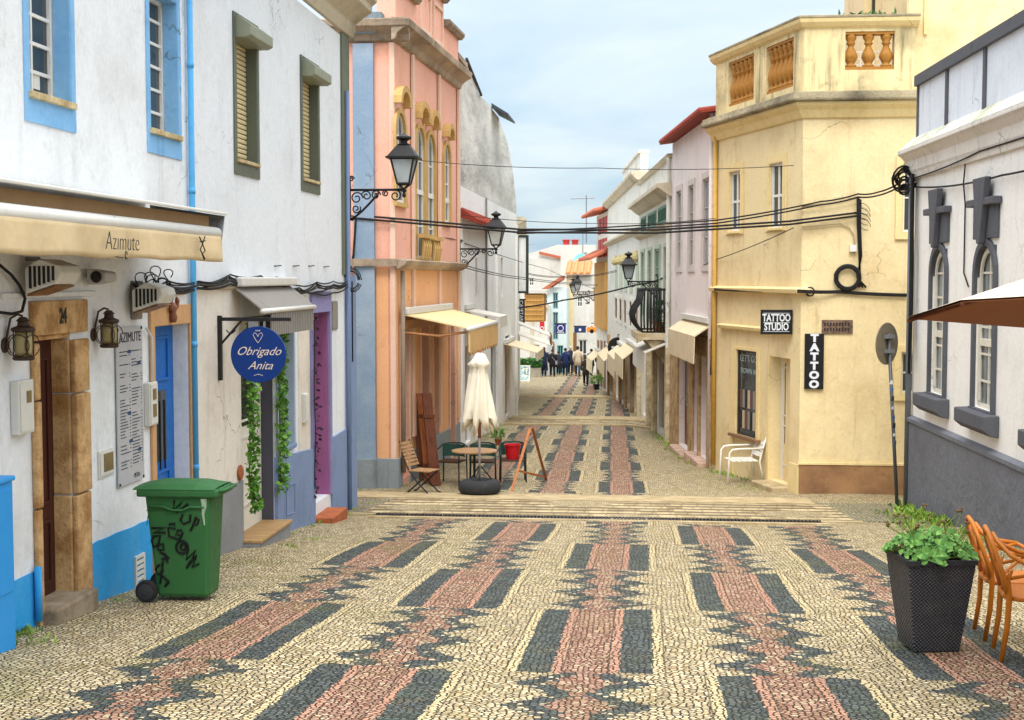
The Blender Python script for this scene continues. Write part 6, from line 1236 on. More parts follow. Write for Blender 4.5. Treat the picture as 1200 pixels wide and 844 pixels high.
# ================================================================== STREET LAMPS
lampglass = G('lamp_glass', glass, '#b9c2c4', .08)
def make_lamp():
    t = thing('street_lamp', '', 'street lamp', (0,0,0), 'wall mounted street lamps')
    m = MB(); m.box(0, .025, -.03, .03, -.52, .22); m.tube([(0,0,0), (.98,0,0)], .022, 8)
    m.tube([(.02,0,-.5)]+[(.02+.5*f, 0, -.5+.46*f**1.3) for f in (.2,.4,.6,.8,1)], .02, 8)
    def spiral(cx, cz, R_, turns, s, a0): return [(cx+R_*(1-.75*i/22)*math.cos(a0+s*turns*2*math.pi*i/22), 0, cz+R_*(1-.75*i/22)*math.sin(a0+s*turns*2*math.pi*i/22)) for i in range(23)]
    for cx, cz, R_, s, a0 in ((.13,-.14,.11,1,0), (.30,-.10,.09,-1,math.pi), (.46,-.09,.085,1,0), (.80,-.10,.10,-1,1.6), (.63,-.06,.055,1,2), (.12,-.32,.08,-1,.5), (.04,.19,.05,1,0), (.05,-.47,.05,-1,0)): m.tube(spiral(cx, cz, R_, 1.4, s, a0), .012, 6)
    m.build('bracket', iron, t, local=True, smooth=True)
    m = MB(); X = .95
    m.lathe((X,0,-.14), [(.0,0),(.03,.02),(.035,.06),(.02,.09),(.05,.12),(.03,.15)], 10)
    def fr(z, r): return [V((X+r*math.cos(math.pi/4+i*math.pi/2)*1.2, r*math.sin(math.pi/4+i*math.pi/2)*1.2, z)) for i in range(4)]
    lo, hi = fr(.10, .12), fr(.52, .23)
    for i in range(4): m.tube([lo[i], hi[i]], .016, 6); m.tube([lo[i], lo[(i+1) % 4]], .018, 6); m.tube([hi[i], hi[(i+1) % 4]], .02, 6)
    for i in range(4): m.tube([(X,0,.01), lo[i]], .014, 6)
    b = fr(.53, .31); c = fr(.74, .13); m.hexa(b+c); e = fr(.55, .32); m.prism(fr(.52, .32), e)
    m.lathe((X,0,.74), [(.1,0),(.12,.02),(.06,.05),(.06,.08),(.13,.12),(.13,.15),(.03,.2),(.0,.23)], 12)
    la = m.build('lantern', iron, t, local=True)
    m = MB(); m.hexa(fr(.105, .112)+fr(.515, .222)); m.build('glass', lampglass, la, local=True)
    return t
lp = make_lamp()
def place_lamp(o, p, d, lab, s=.94): o.location = p; o.rotation_euler = (0, 0, math.atan2(d.y, d.x)); o.scale = (s, s, s); o['label'] = lab
place_lamp(lp, WL.w(UB1+.0, .02, WL.z(405, 222)), WL.n.to_3d(), 'largest black wall lantern on scrolled bracket beside the blue corner pilaster')
for p, n, lab in ((WO.w(UO-.1, .05, WO.z(537, 292)), WO.n, 'black wall lantern on scrolled bracket at far corner of the orange house'), (WW.w(WW.u(772), .02, WW.z(772, 330)), WW.n, 'black wall lantern above the bulging iron balcony on the right'),
                  (WZ.w(WZ.u(708), .52, WZ.z(708, 342)), WZ.n, 'tiny black street lantern on ochre house, right one of a pair'), (WZ.w(WZ.u(702), .52, WZ.z(702, 345)), WZ.n, 'tiny black street lantern on ochre house, left one of a pair'), (WR.w(WR.u(1358), .02, WR.z(1358, 302)), WR.n, 'black wall lantern at right edge on the white grey-plinth house')):
    place_lamp(copy_tree(lp), p, n.to_3d(), lab)
# ================================================================== OVERHEAD CABLES
def over(name_lab, pts, r, sag, loops=1):
    t = thing('overhead_cable', name_lab, 'cable', pts[0])
    for i in range(loops):
        m = MB(); m.tube(cable([V(p)+V((0, .05*i, .06*i)) for p in pts], sag=sag*(1+.12*i), seg=14), r, 5); m.build('cable', cable_m, t, smooth=True)
a1 = wf2 = WOF.w(WOF.u(419), .12, WOF.z(419, 256)); y0 = at_y
over('thick black cable bundle crossing the street from blue pilaster to yellow house', [WOF.w(WOF.u(407), .14, WOF.z(407, 338)), WOF.w(WOF.u(416), .14, WOF.z(416, 300)), a1, y0(610, 272.5, 26.0), y0(770, 273, 26.0), y0(925, 263, 26.0), y0(1004, 253, 26.1)], .021, .0, 2)
over('black cable sagging from the street middle up to the grey plinth corner', [y0(606, 274, 30), y0(838, 262, 26.3), y0(962, 240, 26.1), y0(1006, 231, 26.1), y0(1030, 229, 25), y0(1057, 217, 23.4)], .016, .02, 2)
over('thin grey wire high across the sky from orange house to yellow house', [y0(490, 188, 26.8), y0(700, 197, 26.6), y0(930, 194, 26.1)], .007, .05)
over('thin wire crossing below the thick cable near the balcony', [y0(540, 252, 30), y0(700, 262, 34), y0(838, 256, 30)], .008, .05)
over('thin wire rising from balcony corner to the yellow house windows', [y0(788, 323, 38), y0(840, 304, 30.2), y0(930, 267, 26.2)], .009, .03)
over('black cable running down across the street towards the balcony', [y0(592, 362, 48), y0(660, 352, 52), y0(745, 334, 48), y0(787, 322, 38.4)], .03, .05)
over('pair of thin wires from orange house corner down the street', [y0(538, 312, 32.4), y0(610, 327, 45), y0(700, 335, 70)], .012, .04, 2)
over('thin wire from salmon wall to the far end of the street', [y0(470, 265, 27), y0(530, 280, 32), y0(640, 315, 60), y0(700, 340, 82)], .01, .04)
over('thin wire across the street in front of the white far houses', [y0(605, 318, 60), y0(660, 325, 70), y0(724, 318, 62)], .014, .1, 2)
# ================================================================== CAFE FURNITURE BY THE ORANGE HOUSE
def gp_(px, py): return ground(px, py)
wd_brown = G('weathered_brown_wood', wood, '#6b3a22', '#2e1810'); wd_or = G('orange_brown_wood', wood, '#9a5428', '#5a2e14'); wd_tan = G('tan_slat_wood', wood, '#b08a62', '#6a4a30')
for i, (xt, yt, xb, yb2, mt) in enumerate(((483, 464, 492, 558, wd_brown), (488, 463, 498, 561, wd_brown), (493.5, 461, 504, 564, wd_or), (500, 461, 511, 567, wd_brown))):
    g0 = gp_(xb, yb2+2); tp = at_y(xt, yt, g0.y+.25)
    t = thing('wooden_board', ('first dark board from the left leaning on the orange wall', 'second dark board from left, leaning on the orange wall', 'third leaning board, the more orange brown one by the folding chair', 'rightmost brown board leaning on orange wall behind folding chair')[i], 'board', g0, 'boards leaning on the orange wall')
    m = MB(); d = tp-g0; e = V((.10,.04,0)); w3 = V((-.02,.06,0)); m.hexa([g0-e, g0+e, g0+e+w3, g0-e+w3, tp-e*.9, tp+e*.9, tp+e*.9+w3, tp-e*.9+w3]); m.build('plank', mt, t, bevel=.008)
    m = MB()
    for f in (.2, .75): c = g0+d*f; m.hexa([c-e*1.05+V((0,-.03,-.03)), c+e*1.05+V((0,-.03,-.03)), c+e*1.05+V((0,-.002,-.03)), c-e*1.05+V((0,-.002,-.03)), c-e*1.05+V((0,-.03,.03)), c+e*1.05+V((0,-.03,.03)), c+e*1.05+V((0,-.002,.03)), c-e*1.05+V((0,-.002,.03))])
    m.build('batten', wd_brown, t)
# slatted folding chair
g0 = gp_(497, 578); t = thing('folding_chair', 'brown slatted wooden folding chair facing right beside leaning boards', 'chair', g0, rz=math.radians(-20))
m = MB()
for i in range(6): m.box(-.22+.075*i, -.16+.075*i, -.21, .21, .43, .45)
m.build('seat', wd_tan, t, local=True, bevel=.004)
m = MB()
for i in range(7): z = .52+.065*i; x = -.24-.028*i; m.hexa([(x-.0,-.21,z),(x+.02,-.21,z),(x+.02,.21,z),(x,.21,z),(x-.02,-.21,z+.045),(x,-.21,z+.045),(x,.21,z+.045),(x-.02,.21,z+.045)])
m.build('backrest', wd_tan, t, local=True)
for y in (-.19, .19):
    m = MB(); m.tube([(.27,y,.0),(.2,y,.02),(-.05,y,.24),(-.22,y,.44),(-.3,y,.6),(-.43,y,.99)], .016, 6); m.build('leg', iron, t, local=True, smooth=True)
    m = MB(); m.tube([(-.32,y*.9,0),(-.25,y*.9,.03),(0,y*.9,.24),(.2,y*.9,.42)], .016, 6); m.build('leg', iron, t, local=True, smooth=True)
# three armchairs
dgreen = G('dark_green_weave', fabric, '#27453c', .004, .2, '#16241f'); brn = G('brown_seat', wood, '#4a2c20'); frm_g = G('dark_green_metal', paint, '#26352f', .4, .3)
def make_armchair():
    t = thing('cafe_armchair', '', 'chair', (0,0,0), 'green backed armchairs round the table')
    m = MB(); m.box(-.23, .23, -.22, .22, .43, .465); m.build('seat', brn, t, local=True, bevel=.01)
    m = MB(); n = 10; pts = []
    for i in range(n+1): a = math.pi*(.12+.76*i/n); pts.append((.25*math.cos(a), .04+.22*math.sin(a)))
    for (x0, y0_), (x1, y1_) in zip(pts, pts[1:]): m.hexa([(x0,y0_,.52),(x1,y1_,.52),(x1*1.05,y1_*1.05,.52),(x0*1.05,y0_*1.05,.52),(x0,y0_,.76),(x1,y1_,.76),(x1*1.05,y1_*1.05,.76),(x0*1.05,y0_*1.05,.76)])
    m.build('backrest', dgreen, t, local=True)
    m = MB(); m.tube([(-.26,-.22,.66),(-.27,.0,.70),(-.25,.16,.76),(-.12,.27,.785),(.12,.27,.785),(.25,.16,.76),(.27,.0,.70),(.26,-.22,.66)], .017, 6); m.build('arm_rail', frm_g, t, local=True, smooth=True)
    for sx in (-1, 1):
        for y in (-.22, .2):
            m = MB(); m.tube([(sx*.26, y*1.05, 0), (sx*.25, y, .44), (sx*.26, y, .67 if y < 0 else .75)], .015, 6); m.build('leg', frm_g, t, local=True, smooth=True)
    return t
ac = make_armchair(); g0 = gp_(529, 566); ac.location = g0; ac.rotation_euler = (0,0,-.25); ac['label'] = 'green backed armchair left of the folded white umbrella'
c2 = copy_tree(ac); c2.location = gp_(566, 566); c2.rotation_euler = (0,0,.1); c2['label'] = 'green backed armchair directly behind the folded umbrella pole'
c3 = copy_tree(ac); g3 = gp_(601, 564); c3.location = g3; c3.rotation_euler = (0,0,.15); c3['label'] = 'dark armchair carrying the red bucket beside the easel'
red = G('red_bucket_plastic', paint, '#b4141f', .35, wear=.1); t = thing('bucket', 'bright red bucket standing on the seat of an armchair', 'bucket', g3+V((.0,-.05,.47)))
m = MB(); b0 = g3+V((0,-.05,.468)); m.lathe(b0, [(.125,0),(.165,.27),(.18,.275),(.18,.295),(.155,.29),(.118,.02)], 20); m.build('body', red, t, smooth=False); m = MB(); m.tube([b0+V((.17*math.cos(a), -.06*math.sin(a), .28-.12*math.sin(a))) for a in [math.pi*i/10 for i in range(11)]], .005, 5); m.build('handle', steel, t)
g0 = gp_(556, 571); t = thing('cafe_table', 'small round wooden cafe table between the two green backed armchairs', 'table', g0); m = MB(); m.lathe(g0+V((0,0,.70)), [(.40,0),(.45,.008),(.45,.03),(.40,.034)], 28); m.build('tabletop', wd_tan, t); m = MB(); m.tube([g0+V((0,0,.08)), g0+V((0,0,.70))], .025, 8); m.build('column', iron, t)
for a in (.4, 2.5, 4.6): m = MB(); m.tube([g0+V((0,0,.12)), g0+V((.3*math.cos(a), .3*math.sin(a), .01))], .018, 6); m.build('leg', iron, t)
# closed white umbrella in a tyre base
ub = gp_(562, 580); ub.z = gz(ub.y, ub.x)+.05; um = thing('closed_umbrella', 'closed white cafe umbrella standing in a black tyre base', 'umbrella', ub)
m = MB(); m.lathe(ub, [(.16,.0),(.36,.0),(.395,.05),(.40,.13),(.375,.20),(.30,.235),(.18,.235),(.16,.18)], 36); m.build('tyre_base', G('tyre_rubber', paint, '#2b2d30', .8, wear=.3, bump=.006), um, smooth=True)
for a in (.3, 2.4, 4.5): m = MB(); m.tube([ub+V((.25*math.cos(a), .25*math.sin(a), .22)), ub+V((.02*math.cos(a), .02*math.sin(a), .5))], .013, 6); m.build('strut', iron, um)
m = MB(); m.tube([ub+V((0,0,.1)), ub+V((0,0,1.35))], .022, 10); m.build('lower_pole', steel, um, smooth=True); m = MB(); m.tube([ub+V((0,0,1.02)), ub+V((0,0,2.66))], .03, 10); m.build('upper_pole', wd_or, um, smooth=True)
m = MB(); n = 48; lev = [(2.62,.02,0),(2.59,.08,.01),(2.48,.13,.03),(2.40,.19,.06),(2.35,.13,.04),(2.2,.15,.06),(1.9,.19,.08),(1.6,.23,.11),(1.4,.25,.14),(1.27,.25,.17)]
for j, (z, r, f) in enumerate(lev):
    for i in range(n):
        a = 2*math.pi*i/n; rr_ = r+f*math.sin(8*a+.3*j)*.6+.02*math.sin(3*a+j); dz = -.14*math.sin(8*a+.3*j)*(j == len(lev)-1)-.08*math.sin(3*a)*(j == len(lev)-1); m.v.append(ub+V((rr_*math.cos(a)+.02*(2.7-z)*-.5, rr_*math.sin(a), z+dz)))
for j in range(len(lev)-1):
    for i in range(n): m.f.append((j*n+i, j*n+(i+1) % n, (j+1)*n+(i+1) % n, (j+1)*n+i))
cv_ = m.build('canopy', G('off_white_umbrella_canvas', fabric, '#e8e0cc', .012, .2, '#b8a988'), um, smooth=True); q = cv_.modifiers.new('thickness', 'SOLIDIFY'); q.thickness = .006
# easel
L, R_, A_ = gp_(599, 577), gp_(640, 563), None; A_ = at_y(621, 502, (L.y+R_.y)/2); wdE = G('easel_wood', wood, '#a8683a', '#6d3e20')
t = thing('easel', 'empty wooden A-frame board easel standing open on the cobbles', 'easel', L)
for p, q in ((L, A_), (R_, A_+V((.05,0,0)))):
    m = MB(); e = V((.028,0,0)); f_ = V((0,.03,0)); m.hexa([p-e, p+e, p+e+f_, p-e+f_, q-e, q+e, q+e+f_, q-e+f_]); m.build('leg', wdE, t, bevel=.004)
m = MB(); p, q = L.lerp(A_, .33), R_.lerp(A_, .04)+V((0,0,.02)); e = V((0,0,.02)); f_ = V((0,.03,0)); m.hexa([p-e, q-e, q-e+f_, p-e+f_, p+e, q+e, q+e+f_, p+e+f_]); m.build('crossbar', wdE, t)
m = MB(); p, q = L.lerp(A_, .9), R_.lerp(A_, .9); m.hexa([p-e, q-e, q-e+f_, p-e+f_, p+e, q+e, q+e+f_, p+e+f_]); m.build('top_bar', wdE, t)
# ================================================================== RIGHT FOREGROUND
# round traffic sign seen from the back
g0 = gp_(1052, 599); tp = at_y(1042, 403, g0.y); t = thing('traffic_sign', 'round traffic sign seen from behind on a thin sticker covered pole', 'sign', g0)
ax = V((math.sin(math.radians(50)), -math.cos(math.radians(50)), 0)); grb = G('grey_brown_sign_back', paint, '#857a66', .5, .3, wear=.5, worn='#5a5040')
m = MB(); m.tube([g0-V((0,0,.1)), g0+(tp-g0)*1.06], .03, 10); pole = m.build('pole', G('grey_pole', paint, '#5d6266', .5, .4, wear=.4), t, smooth=True)
m = MB(); m.lathe(tp-ax*.045, [(.34,-.012),(.35,-.008),(.35,.004),(.33,.008),(.0,.008)], 40, ax=-ax); dsk = m.build('disc', grb, t)
m = MB(); sd2 = V((ax.y, -ax.x, 0)); c = tp-ax*.0
for z in (-.12, .12): m.hexa([c+V((0,0,z-.03))-sd2*.12-ax*.03, c+V((0,0,z-.03))+sd2*.12-ax*.03, c+V((0,0,z-.03))+sd2*.12+ax*.04, c+V((0,0,z-.03))-sd2*.12+ax*.04, c+V((0,0,z+.03))-sd2*.12-ax*.03, c+V((0,0,z+.03))+sd2*.12-ax*.03, c+V((0,0,z+.03))+sd2*.12+ax*.04, c+V((0,0,z+.03))-sd2*.12+ax*.04])
m.build('clamp', steel, dsk)
for i, (f, hx) in enumerate(((.72,'#3a6db0'), (.76,'#d8d8d8'), (.66,'#2c2c3a'), (.61,'#b5b0c4'), (.55,'#39507c'), (.50,'#22222a'), (.45,'#c8c4c0'), (.40,'#4a4a68'))):
    m = MB(); c = g0.lerp(tp, f); m.lathe(c, [(.0325,0),(.0325,.05+.015*(i % 3))], 12); m.build('sticker', G('sticker_%s' % ('blue','white','black','lilac','navy','soot','pale','indigo')[i], paint, hx, .5), pole)
# white garden armchair
wp_ = G('white_chair_paint', paint, '#e6e2d8', .4, wear=.12); g0 = gp_(868, 566); t = thing('garden_chair', 'white slatted garden armchair outside the tattoo shop window', 'chair', g0, rz=math.radians(-78)); t.scale = (1.12,)*3
m = MB()
for i in range(5): m.box(-.26, .26, -.24+.1*i, -.16+.1*i, .42, .44)
m.build('seat', wp_, t, local=True, bevel=.004)
m = MB()
for i in range(4): z = .5+.105*i; y = .28+.035*i; m.hexa([(-.25,y,z),(.25,y,z),(.25,y+.02,z),(-.25,y+.02,z),(-.25,y+.025,z+.08),(.25,y+.025,z+.08),(.25,y+.045,z+.08),(-.25,y+.045,z+.08)])
m.build('backrest', wp_, t, local=True)
for s_ in (-1, 1):
    m = MB(); m.tube([(s_*.28,-.32,0),(s_*.28,-.30,.4),(s_*.28,-.29,.58),(s_*.28,-.24,.64),(s_*.28,-.1,.655),(s_*.28,.33,.66)], .018, 8); m.build('front_leg', wp_, t, local=True, smooth=True)
    m = MB(); m.tube([(s_*.26,.36,0),(s_*.26,.27,.42),(s_*.26,.33,.66),(s_*.26,.42,.93)], .018, 8); m.build('rear_leg', wp_, t, local=True, smooth=True)
# planter
g0 = gp_(1088, 757); pl = thing('planter', 'tall square dark woven planter on the cobbles beside the orange chairs', 'planter', g0)
def weave(name):
    t = NT(name); p = t.n('ShaderNodeTexCoord').outputs['Object']; s3 = t.n('ShaderNodeSeparateXYZ', {0: p}); M = t.M; a = M('SINE', M('MULTIPLY', M('ADD', s3.outputs[0], s3.outputs[1]), 190)); b = M('SINE', M('MULTIPLY', s3.outputs[2], 230)); h = M('MULTIPLY', a, b)
    c = t.mix(t.rmp(h, -.6, .8), lin('#26272b'), lin('#55555b')); c = t.mix(t.rmp(t.noise(p, 6, 5), .45, .8, 0, .4), c, lin('#5f5a52')); t.bump(h, .006); return t.fin(c, .5)
m = MB(); rz_ = .16; m.frust(g0, .34, .34, .5, .5, .66, rz_); m.build('body', weave('dark_woven_plastic'), pl, bevel=.01)
m = MB(); q = Matrix.Rotation(rz_, 3, 'Z')
for s_ in (-1, 1):
    for ax_ in (0, 1):
        lo = [(-.258,s_*.25-.012),(.258,s_*.25-.012),(.258,s_*.25+.012),(-.258,s_*.25+.012)]; lo = [(y,x) for x, y in lo] if ax_ else lo
        if ax_: lo = [(x, max(-.237, min(.237, y))) for x, y in lo]
        m.hexa([q@V((x,y,.655))+g0 for x, y in lo]+[q@V((x,y,.69))+g0 for x, y in lo])
m.build('rim', G('dark_rim', paint, '#2c2d31', .5), pl); m = MB(); m.frust(g0+V((0,0,.661)), .46, .46, .46, .46, .008, rz_); m.build('soil', G('dark_soil', stone, '#3a2a1c', '#1e150e', 20), pl)
rr = random.Random(21); pt = thing('potted_plant', 'bright green round leaved plant with thin flower stalks growing in dark planter', 'plant', g0+V((0,0,.67)))
m = MB(); s_ = MB()
def round_leaf(mb, c, nrm, r):
    x = nrm.orthogonal().normalized(); y = nrm.cross(x); a0 = rr.random()*6
    pts = [c+(x*math.cos(a0+a)+y*math.sin(a0+a))*r*(1 if i else .2)+nrm*(.25*r*(i % 2)) for i, a in enumerate([2*math.pi*k_/9 for k_ in range(9)])]; cc = c-nrm*.12*r
    for i in range(9): mb.face(cc, pts[i], pts[(i+1) % 9])
for _ in range(240):
    a, rd = rr.random()*6.283, (rr.random()**.6)*.33; c = g0+V((rd*math.cos(a), rd*math.sin(a)*.9, .70+.16*(1-(rd/.33)**2)*rr.uniform(.3,1.1)+rr.uniform(-.03,.03)))
    round_leaf(m, c, (V((math.cos(a)*rd*2.2, math.sin(a)*rd*2.2-.25, .75))+V((rr.uniform(-.4,.4), rr.uniform(-.4,.4), rr.uniform(-.2,.2)))).normalized(), rr.choice((.018,.026,.034,.044,.056))); s_.tube([g0+V((rd*.3*math.cos(a), rd*.3*math.sin(a), .66)), c], .003, 4)
m.build('leaves', G('round_green_leaves', foliage, '#376f2a', '#7caa52'), pt, recalc=False)
hd = MB()
for i in range(16):
    a = rr.random()*6.28; b = g0+V((.15*math.cos(a), .15*math.sin(a), .7)); tp2 = b+V((rr.uniform(-.16,.16), rr.uniform(-.1,.1), rr.uniform(.15,.34))); s_.tube([b, (b+tp2)/2+V((rr.uniform(-.03,.03), 0, .03)), tp2], .0035, 4)
    for _ in range(3): hd.sphere(tp2+V((rr.uniform(-.015,.015), rr.uniform(-.015,.015), rr.uniform(-.01,.02))), .011, n=6, m=4)
    for _ in range(4): f = rr.random(); m2 = b.lerp(tp2, f); 
s_.build('stem', G('green_stems', paint, '#6a7a34', .7), pt); hd.build('seed_heads', G('dry_seed_heads', paint, '#6a5638', .8), pt)
# orange chairs
orc = G('orange_brown_plastic', paint, '#c0701f', .35, wear=.2, worn='#8a4a14', bump=.0008)
def make_orange():
    t = thing('orange_chair', '', 'chair', (0,0,0), 'orange loop backed chairs at the right edge')   # faces +X
    m = MB(); n = 26; pr = [(.26*max(-1,min(1,1.18*math.cos(a))), .225*max(-1,min(1,1.18*math.sin(a)))) for a in [2*math.pi*i/n for i in range(n)]]
    m.prism([(x,y,.44) for x, y in pr], [(x,y,.475) for x, y in pr]); m.build('seat', orc, t, local=True, bevel=.012)
    for y in (-.2, .2):
        m = MB(); m.tube([(-.27,y*.95,0),(-.235,y*.95,.25),(-.225,y,.46),(-.24,y*1.05,.60),(-.22,y*1.15,.665)], [.017,.02,.021,.018,.015], 8); m.build('rear_leg', orc, t, local=True, smooth=True)
        m = MB(); m.tube([(.26,y*1.1,0),(.235,y*1.1,.3),(.22,y*1.15,.46),(.17,y*1.25,.62),(.05,y*1.32,.68)], [.016,.019,.02,.016,.015], 8); m.build('front_leg', orc, t, local=True, smooth=True)
    def loop(f): return [V(f(2*math.pi*i/28)) for i in range(28)]
    m = MB(); m.tube([(.06,-.27,.68),(-.1,-.265,.70),(-.22,-.2,.76),(-.3,-.1,.84),(-.315,0,.875),(-.3,.1,.84),(-.22,.2,.76),(-.1,.265,.70),(.06,.27,.68)], .017, 8); m.build('arm_loop', orc, t, local=True, smooth=True)
    m = MB(); m.tube([(-.225,-.19,.46),(-.27,-.235,.62),(-.33,-.2,.80),(-.36,-.1,.90),(-.37,0,.925),(-.36,.1,.90),(-.33,.2,.80),(-.27,.235,.62),(-.225,.19,.46)], .017, 8); m.build('back_loop', orc, t, local=True, smooth=True)
    m = MB(); m.tube([(.05,.265,.68),(-.12,.22,.63),(-.24,.08,.56),(-.225,-.06,.47)], .014, 8); m.tube([(.05,-.265,.68),(-.12,-.22,.63),(-.25,-.08,.565),(-.23,.06,.47)], .014, 8)
    m.tube([(-.34,-.15,.86),(-.30,-.05,.72),(-.26,.08,.6),(-.23,.16,.48)], .014, 8); m.tube([(-.345,.15,.86),(-.305,.05,.725),(-.265,-.08,.6),(-.235,-.16,.48)], .014, 8); m.build('crossing_curves', orc, t, local=True, smooth=True)
    return t
oc1 = make_orange(); ga, gb = gp_(1172, 769), gp_(1155, 757); oc1.location = V((2.52+.27, 9.86, gz(9.86, 2.6))); oc1.rotation_euler = (math.atan(-.0906)*0, 0, math.radians(-6)); oc1['label'] = 'nearer of the two orange loop backed chairs at right edge'
oc2 = copy_tree(oc1); oc2.location = V((2.60+.27, 10.72, gz(10.72, 2.6))); oc2.rotation_euler = (0,0,math.radians(-2)); oc2['label'] = 'farther orange loop backed chair, half hidden behind the nearer one'
# big open parasol, tilted with the slope
pc = V((3.17, 7.55, 0)); hz = lambda y: .5-.0906*y
pa = thing('parasol', 'large beige octagonal parasol with brown underside at the right edge', 'parasol', V((pc.x, pc.y, gz(pc.y, pc.x))))
rim = [V((pc.x+1.76*math.cos(math.radians(22.5+45*i)), pc.y+1.76*math.sin(math.radians(22.5+45*i)), 0)) for i in range(8)]
for r in rim: r.z = hz(r.y)
apex = V((pc.x-.03, pc.y-.06, hz(pc.y)+.55))
def pan(mb, lift):
    for i in range(8):
        a, b = rim[i], rim[(i+1) % 8]; ns = 6; rows = []
        for j in range(ns+1):
            f = j/ns; rows.append([apex.lerp(a, f).lerp(apex.lerp(b, f), k_/4)+V((0,0,lift-.05*math.sin(math.pi*f)*(0+.6*math.sin(math.pi*k_/4)))) for k_ in range(5)])
        for j in range(ns):
            for k_ in range(4): mb.face(rows[j][k_], rows[j][k_+1], rows[j+1][k_+1], rows[j+1][k_])
m = MB(); pan(m, .012); m.build('canopy_top', G('beige_parasol_canvas', fabric, '#cdbda6', .008, .15, '#b39f84'), pa, recalc=False)
m = MB(); pan(m, .0); m.build('canopy_lining', G('brown_parasol_lining', fabric, '#8f5a3a', .006, .15, '#6d4028'), pa, recalc=False)
for i in range(8): m = MB(); m.tube([apex-V((0,0,.04)), rim[i]-V((0,0,.012))], .012, 6); m.build('rib', wd_brown, pa)
gpz = gz(pc.y, pc.x); m = MB(); m.tube([V((pc.x, pc.y, gpz)), apex+V((0,0,.08))], .03, 10); m.build('pole', wd_brown, pa); m = MB(); m.lathe((pc.x, pc.y, gpz), [(.35,0),(.35,.06),(.1,.1),(.05,.35),(0,.35)], 20); m.build('base', iron, pa)
# ================================================================== PEOPLE, WALKING AWAY DOWN THE STREET
skin = G('skin', paint, '#c08a6a', .6, wear=.1)
def person(px, py, hpx, lab, top, legs, hair, rz=0, stride=.16, coat=.62, long_hair=False, skirt=False, bag=None):
    g = gp_(px, py); H = hpx*g.y/F_PX; s = H/1.72; t = thing('person', lab, 'person', g, 'people walking down the street', rz)
    J = [(0,0,.95,.13),(0,0,1.12,.12),(0,0,1.32,.14),(0,.0,1.46,.07),(0,.01,1.54,.055),(0,.015,1.62,.09),(0,.01,1.70,.06)]; E = [(0,1),(1,2),(2,3),(3,4),(4,5),(5,6)]
    for sd_, st in ((-1, stride), (1, -stride)):
        b = len(J); J += [(sd_*.09,0,.88,.09),(sd_*.10,st*.6+.03,.50,.06),(sd_*.10,st-.02-(.1 if st < 0 else 0),.10+(.04 if st < 0 else 0),.042),(sd_*.11,st+.12-(.08 if st < 0 else 0),.035,.035)]; E += [(0,b),(b,b+1),(b+1,b+2),(b+2,b+3)]
        b = len(J); J += [(sd_*.18,0,1.40,.06),(sd_*.24,-st*.4-.03,1.14,.045),(sd_*.23,-st*.9+.06,.92,.035),(sd_*.22,-st+.09,.82,.032)]; E += [(2,b),(b,b+1),(b+1,b+2),(b+2,b+3)]
    me = bpy.data.meshes.new('body'); me.from_pydata([V(j[:3])*s for j in J], E, []); o = bpy.data.objects.new('body', me); COL.objects.link(o)
    md = o.modifiers.new('skin', 'SKIN'); me.skin_vertices[0].data[0].use_root = True
    for i, j in enumerate(J): me.skin_vertices[0].data[i].radius = (j[3]*s, j[3]*s*.85)
    o.modifiers.new('sub', 'SUBSURF').levels = 2
    dg = bpy.context.evaluated_depsgraph_get(); dg.update(); m2 = bpy.data.meshes.new_from_object(o.evaluated_get(dg)); o.modifiers.clear(); o.data = m2; m2.materials.clear(); m2.materials.append(skin); o.parent = t
    for p in m2.polygons: p.use_smooth = True
    def loft(mb, secs, n=14):
        b = len(mb.v)
        for z, rx, ry, oy in secs:
            for i in range(n): a = 2*math.pi*i/n; mb.v.append(V((rx*math.cos(a), ry*math.sin(a)+oy, z))*s)
        for j in range(len(secs)-1):
            for i in range(n): mb.f.append((b+j*n+i, b+j*n+(i+1) % n, b+(j+1)*n+(i+1) % n, b+(j+1)*n+i))
        mb.f.append(tuple(b+i for i in range(n-1,-1,-1))); mb.f.append(tuple(b+(len(secs)-1)*n+i for i in range(n)))
    m = MB(); loft(m, [(coat,.22 if not skirt else .25,.17,0),(.95,.19,.15,0),(1.12,.175,.14,0),(1.32,.215,.15,0),(1.42,.17,.115,0),(1.50,.075,.07,.0)])
    for sd_, st in ((-1, stride), (1, -stride)): m.tube([V((sd_*.19,0,1.41))*s, V((sd_*.245,-st*.4-.03,1.14))*s, V((sd_*.235,-st*.9+.06,.90))*s], [.078*s,.066*s,.05*s], 8)
    m.build('coat', top, t, local=True, smooth=True)
    m = MB()
    for sd_, st in ((-1, stride), (1, -stride)): m.tube([V((sd_*.09,0,.93))*s, V((sd_*.10,st*.6+.03,.50))*s, V((sd_*.10,st-.02-(.1 if st < 0 else 0),.11))*s], [.105*s,.08*s,.06*s], 8)
    m.build('trousers', legs, t, local=True, smooth=True)
    m = MB()
    for sd_, st in ((-1, stride), (1, -stride)): y = st-.02-(.1 if st < 0 else 0); m.sphere(V((sd_*.105, y+.07, .045))*s, .05*s, .125*s, .045*s, 8, 5)
    m.build('shoes', sblk, t, local=True, smooth=True)
    m = MB(); m.sphere(V((0,-.012,1.645))*s, .098*s, .11*s, .10*s, 12, 8)
    if long_hair: m.sphere(V((0,-.06,1.52))*s, .10*s, .06*s, .14*s, 10, 7)
    m.build('hair', hair, t, local=True, smooth=True)
    if bag: m = MB(); m.tube([V((-.16,-.02,1.44))*s, V((.0,-.17,1.2))*s, V((.2,-.1,.98))*s], .018*s, 5); m.box(.17*s, .3*s, -.12*s, .08*s, .78*s, 1.0*s); m.build('bag', bag, t, local=True)
    return t
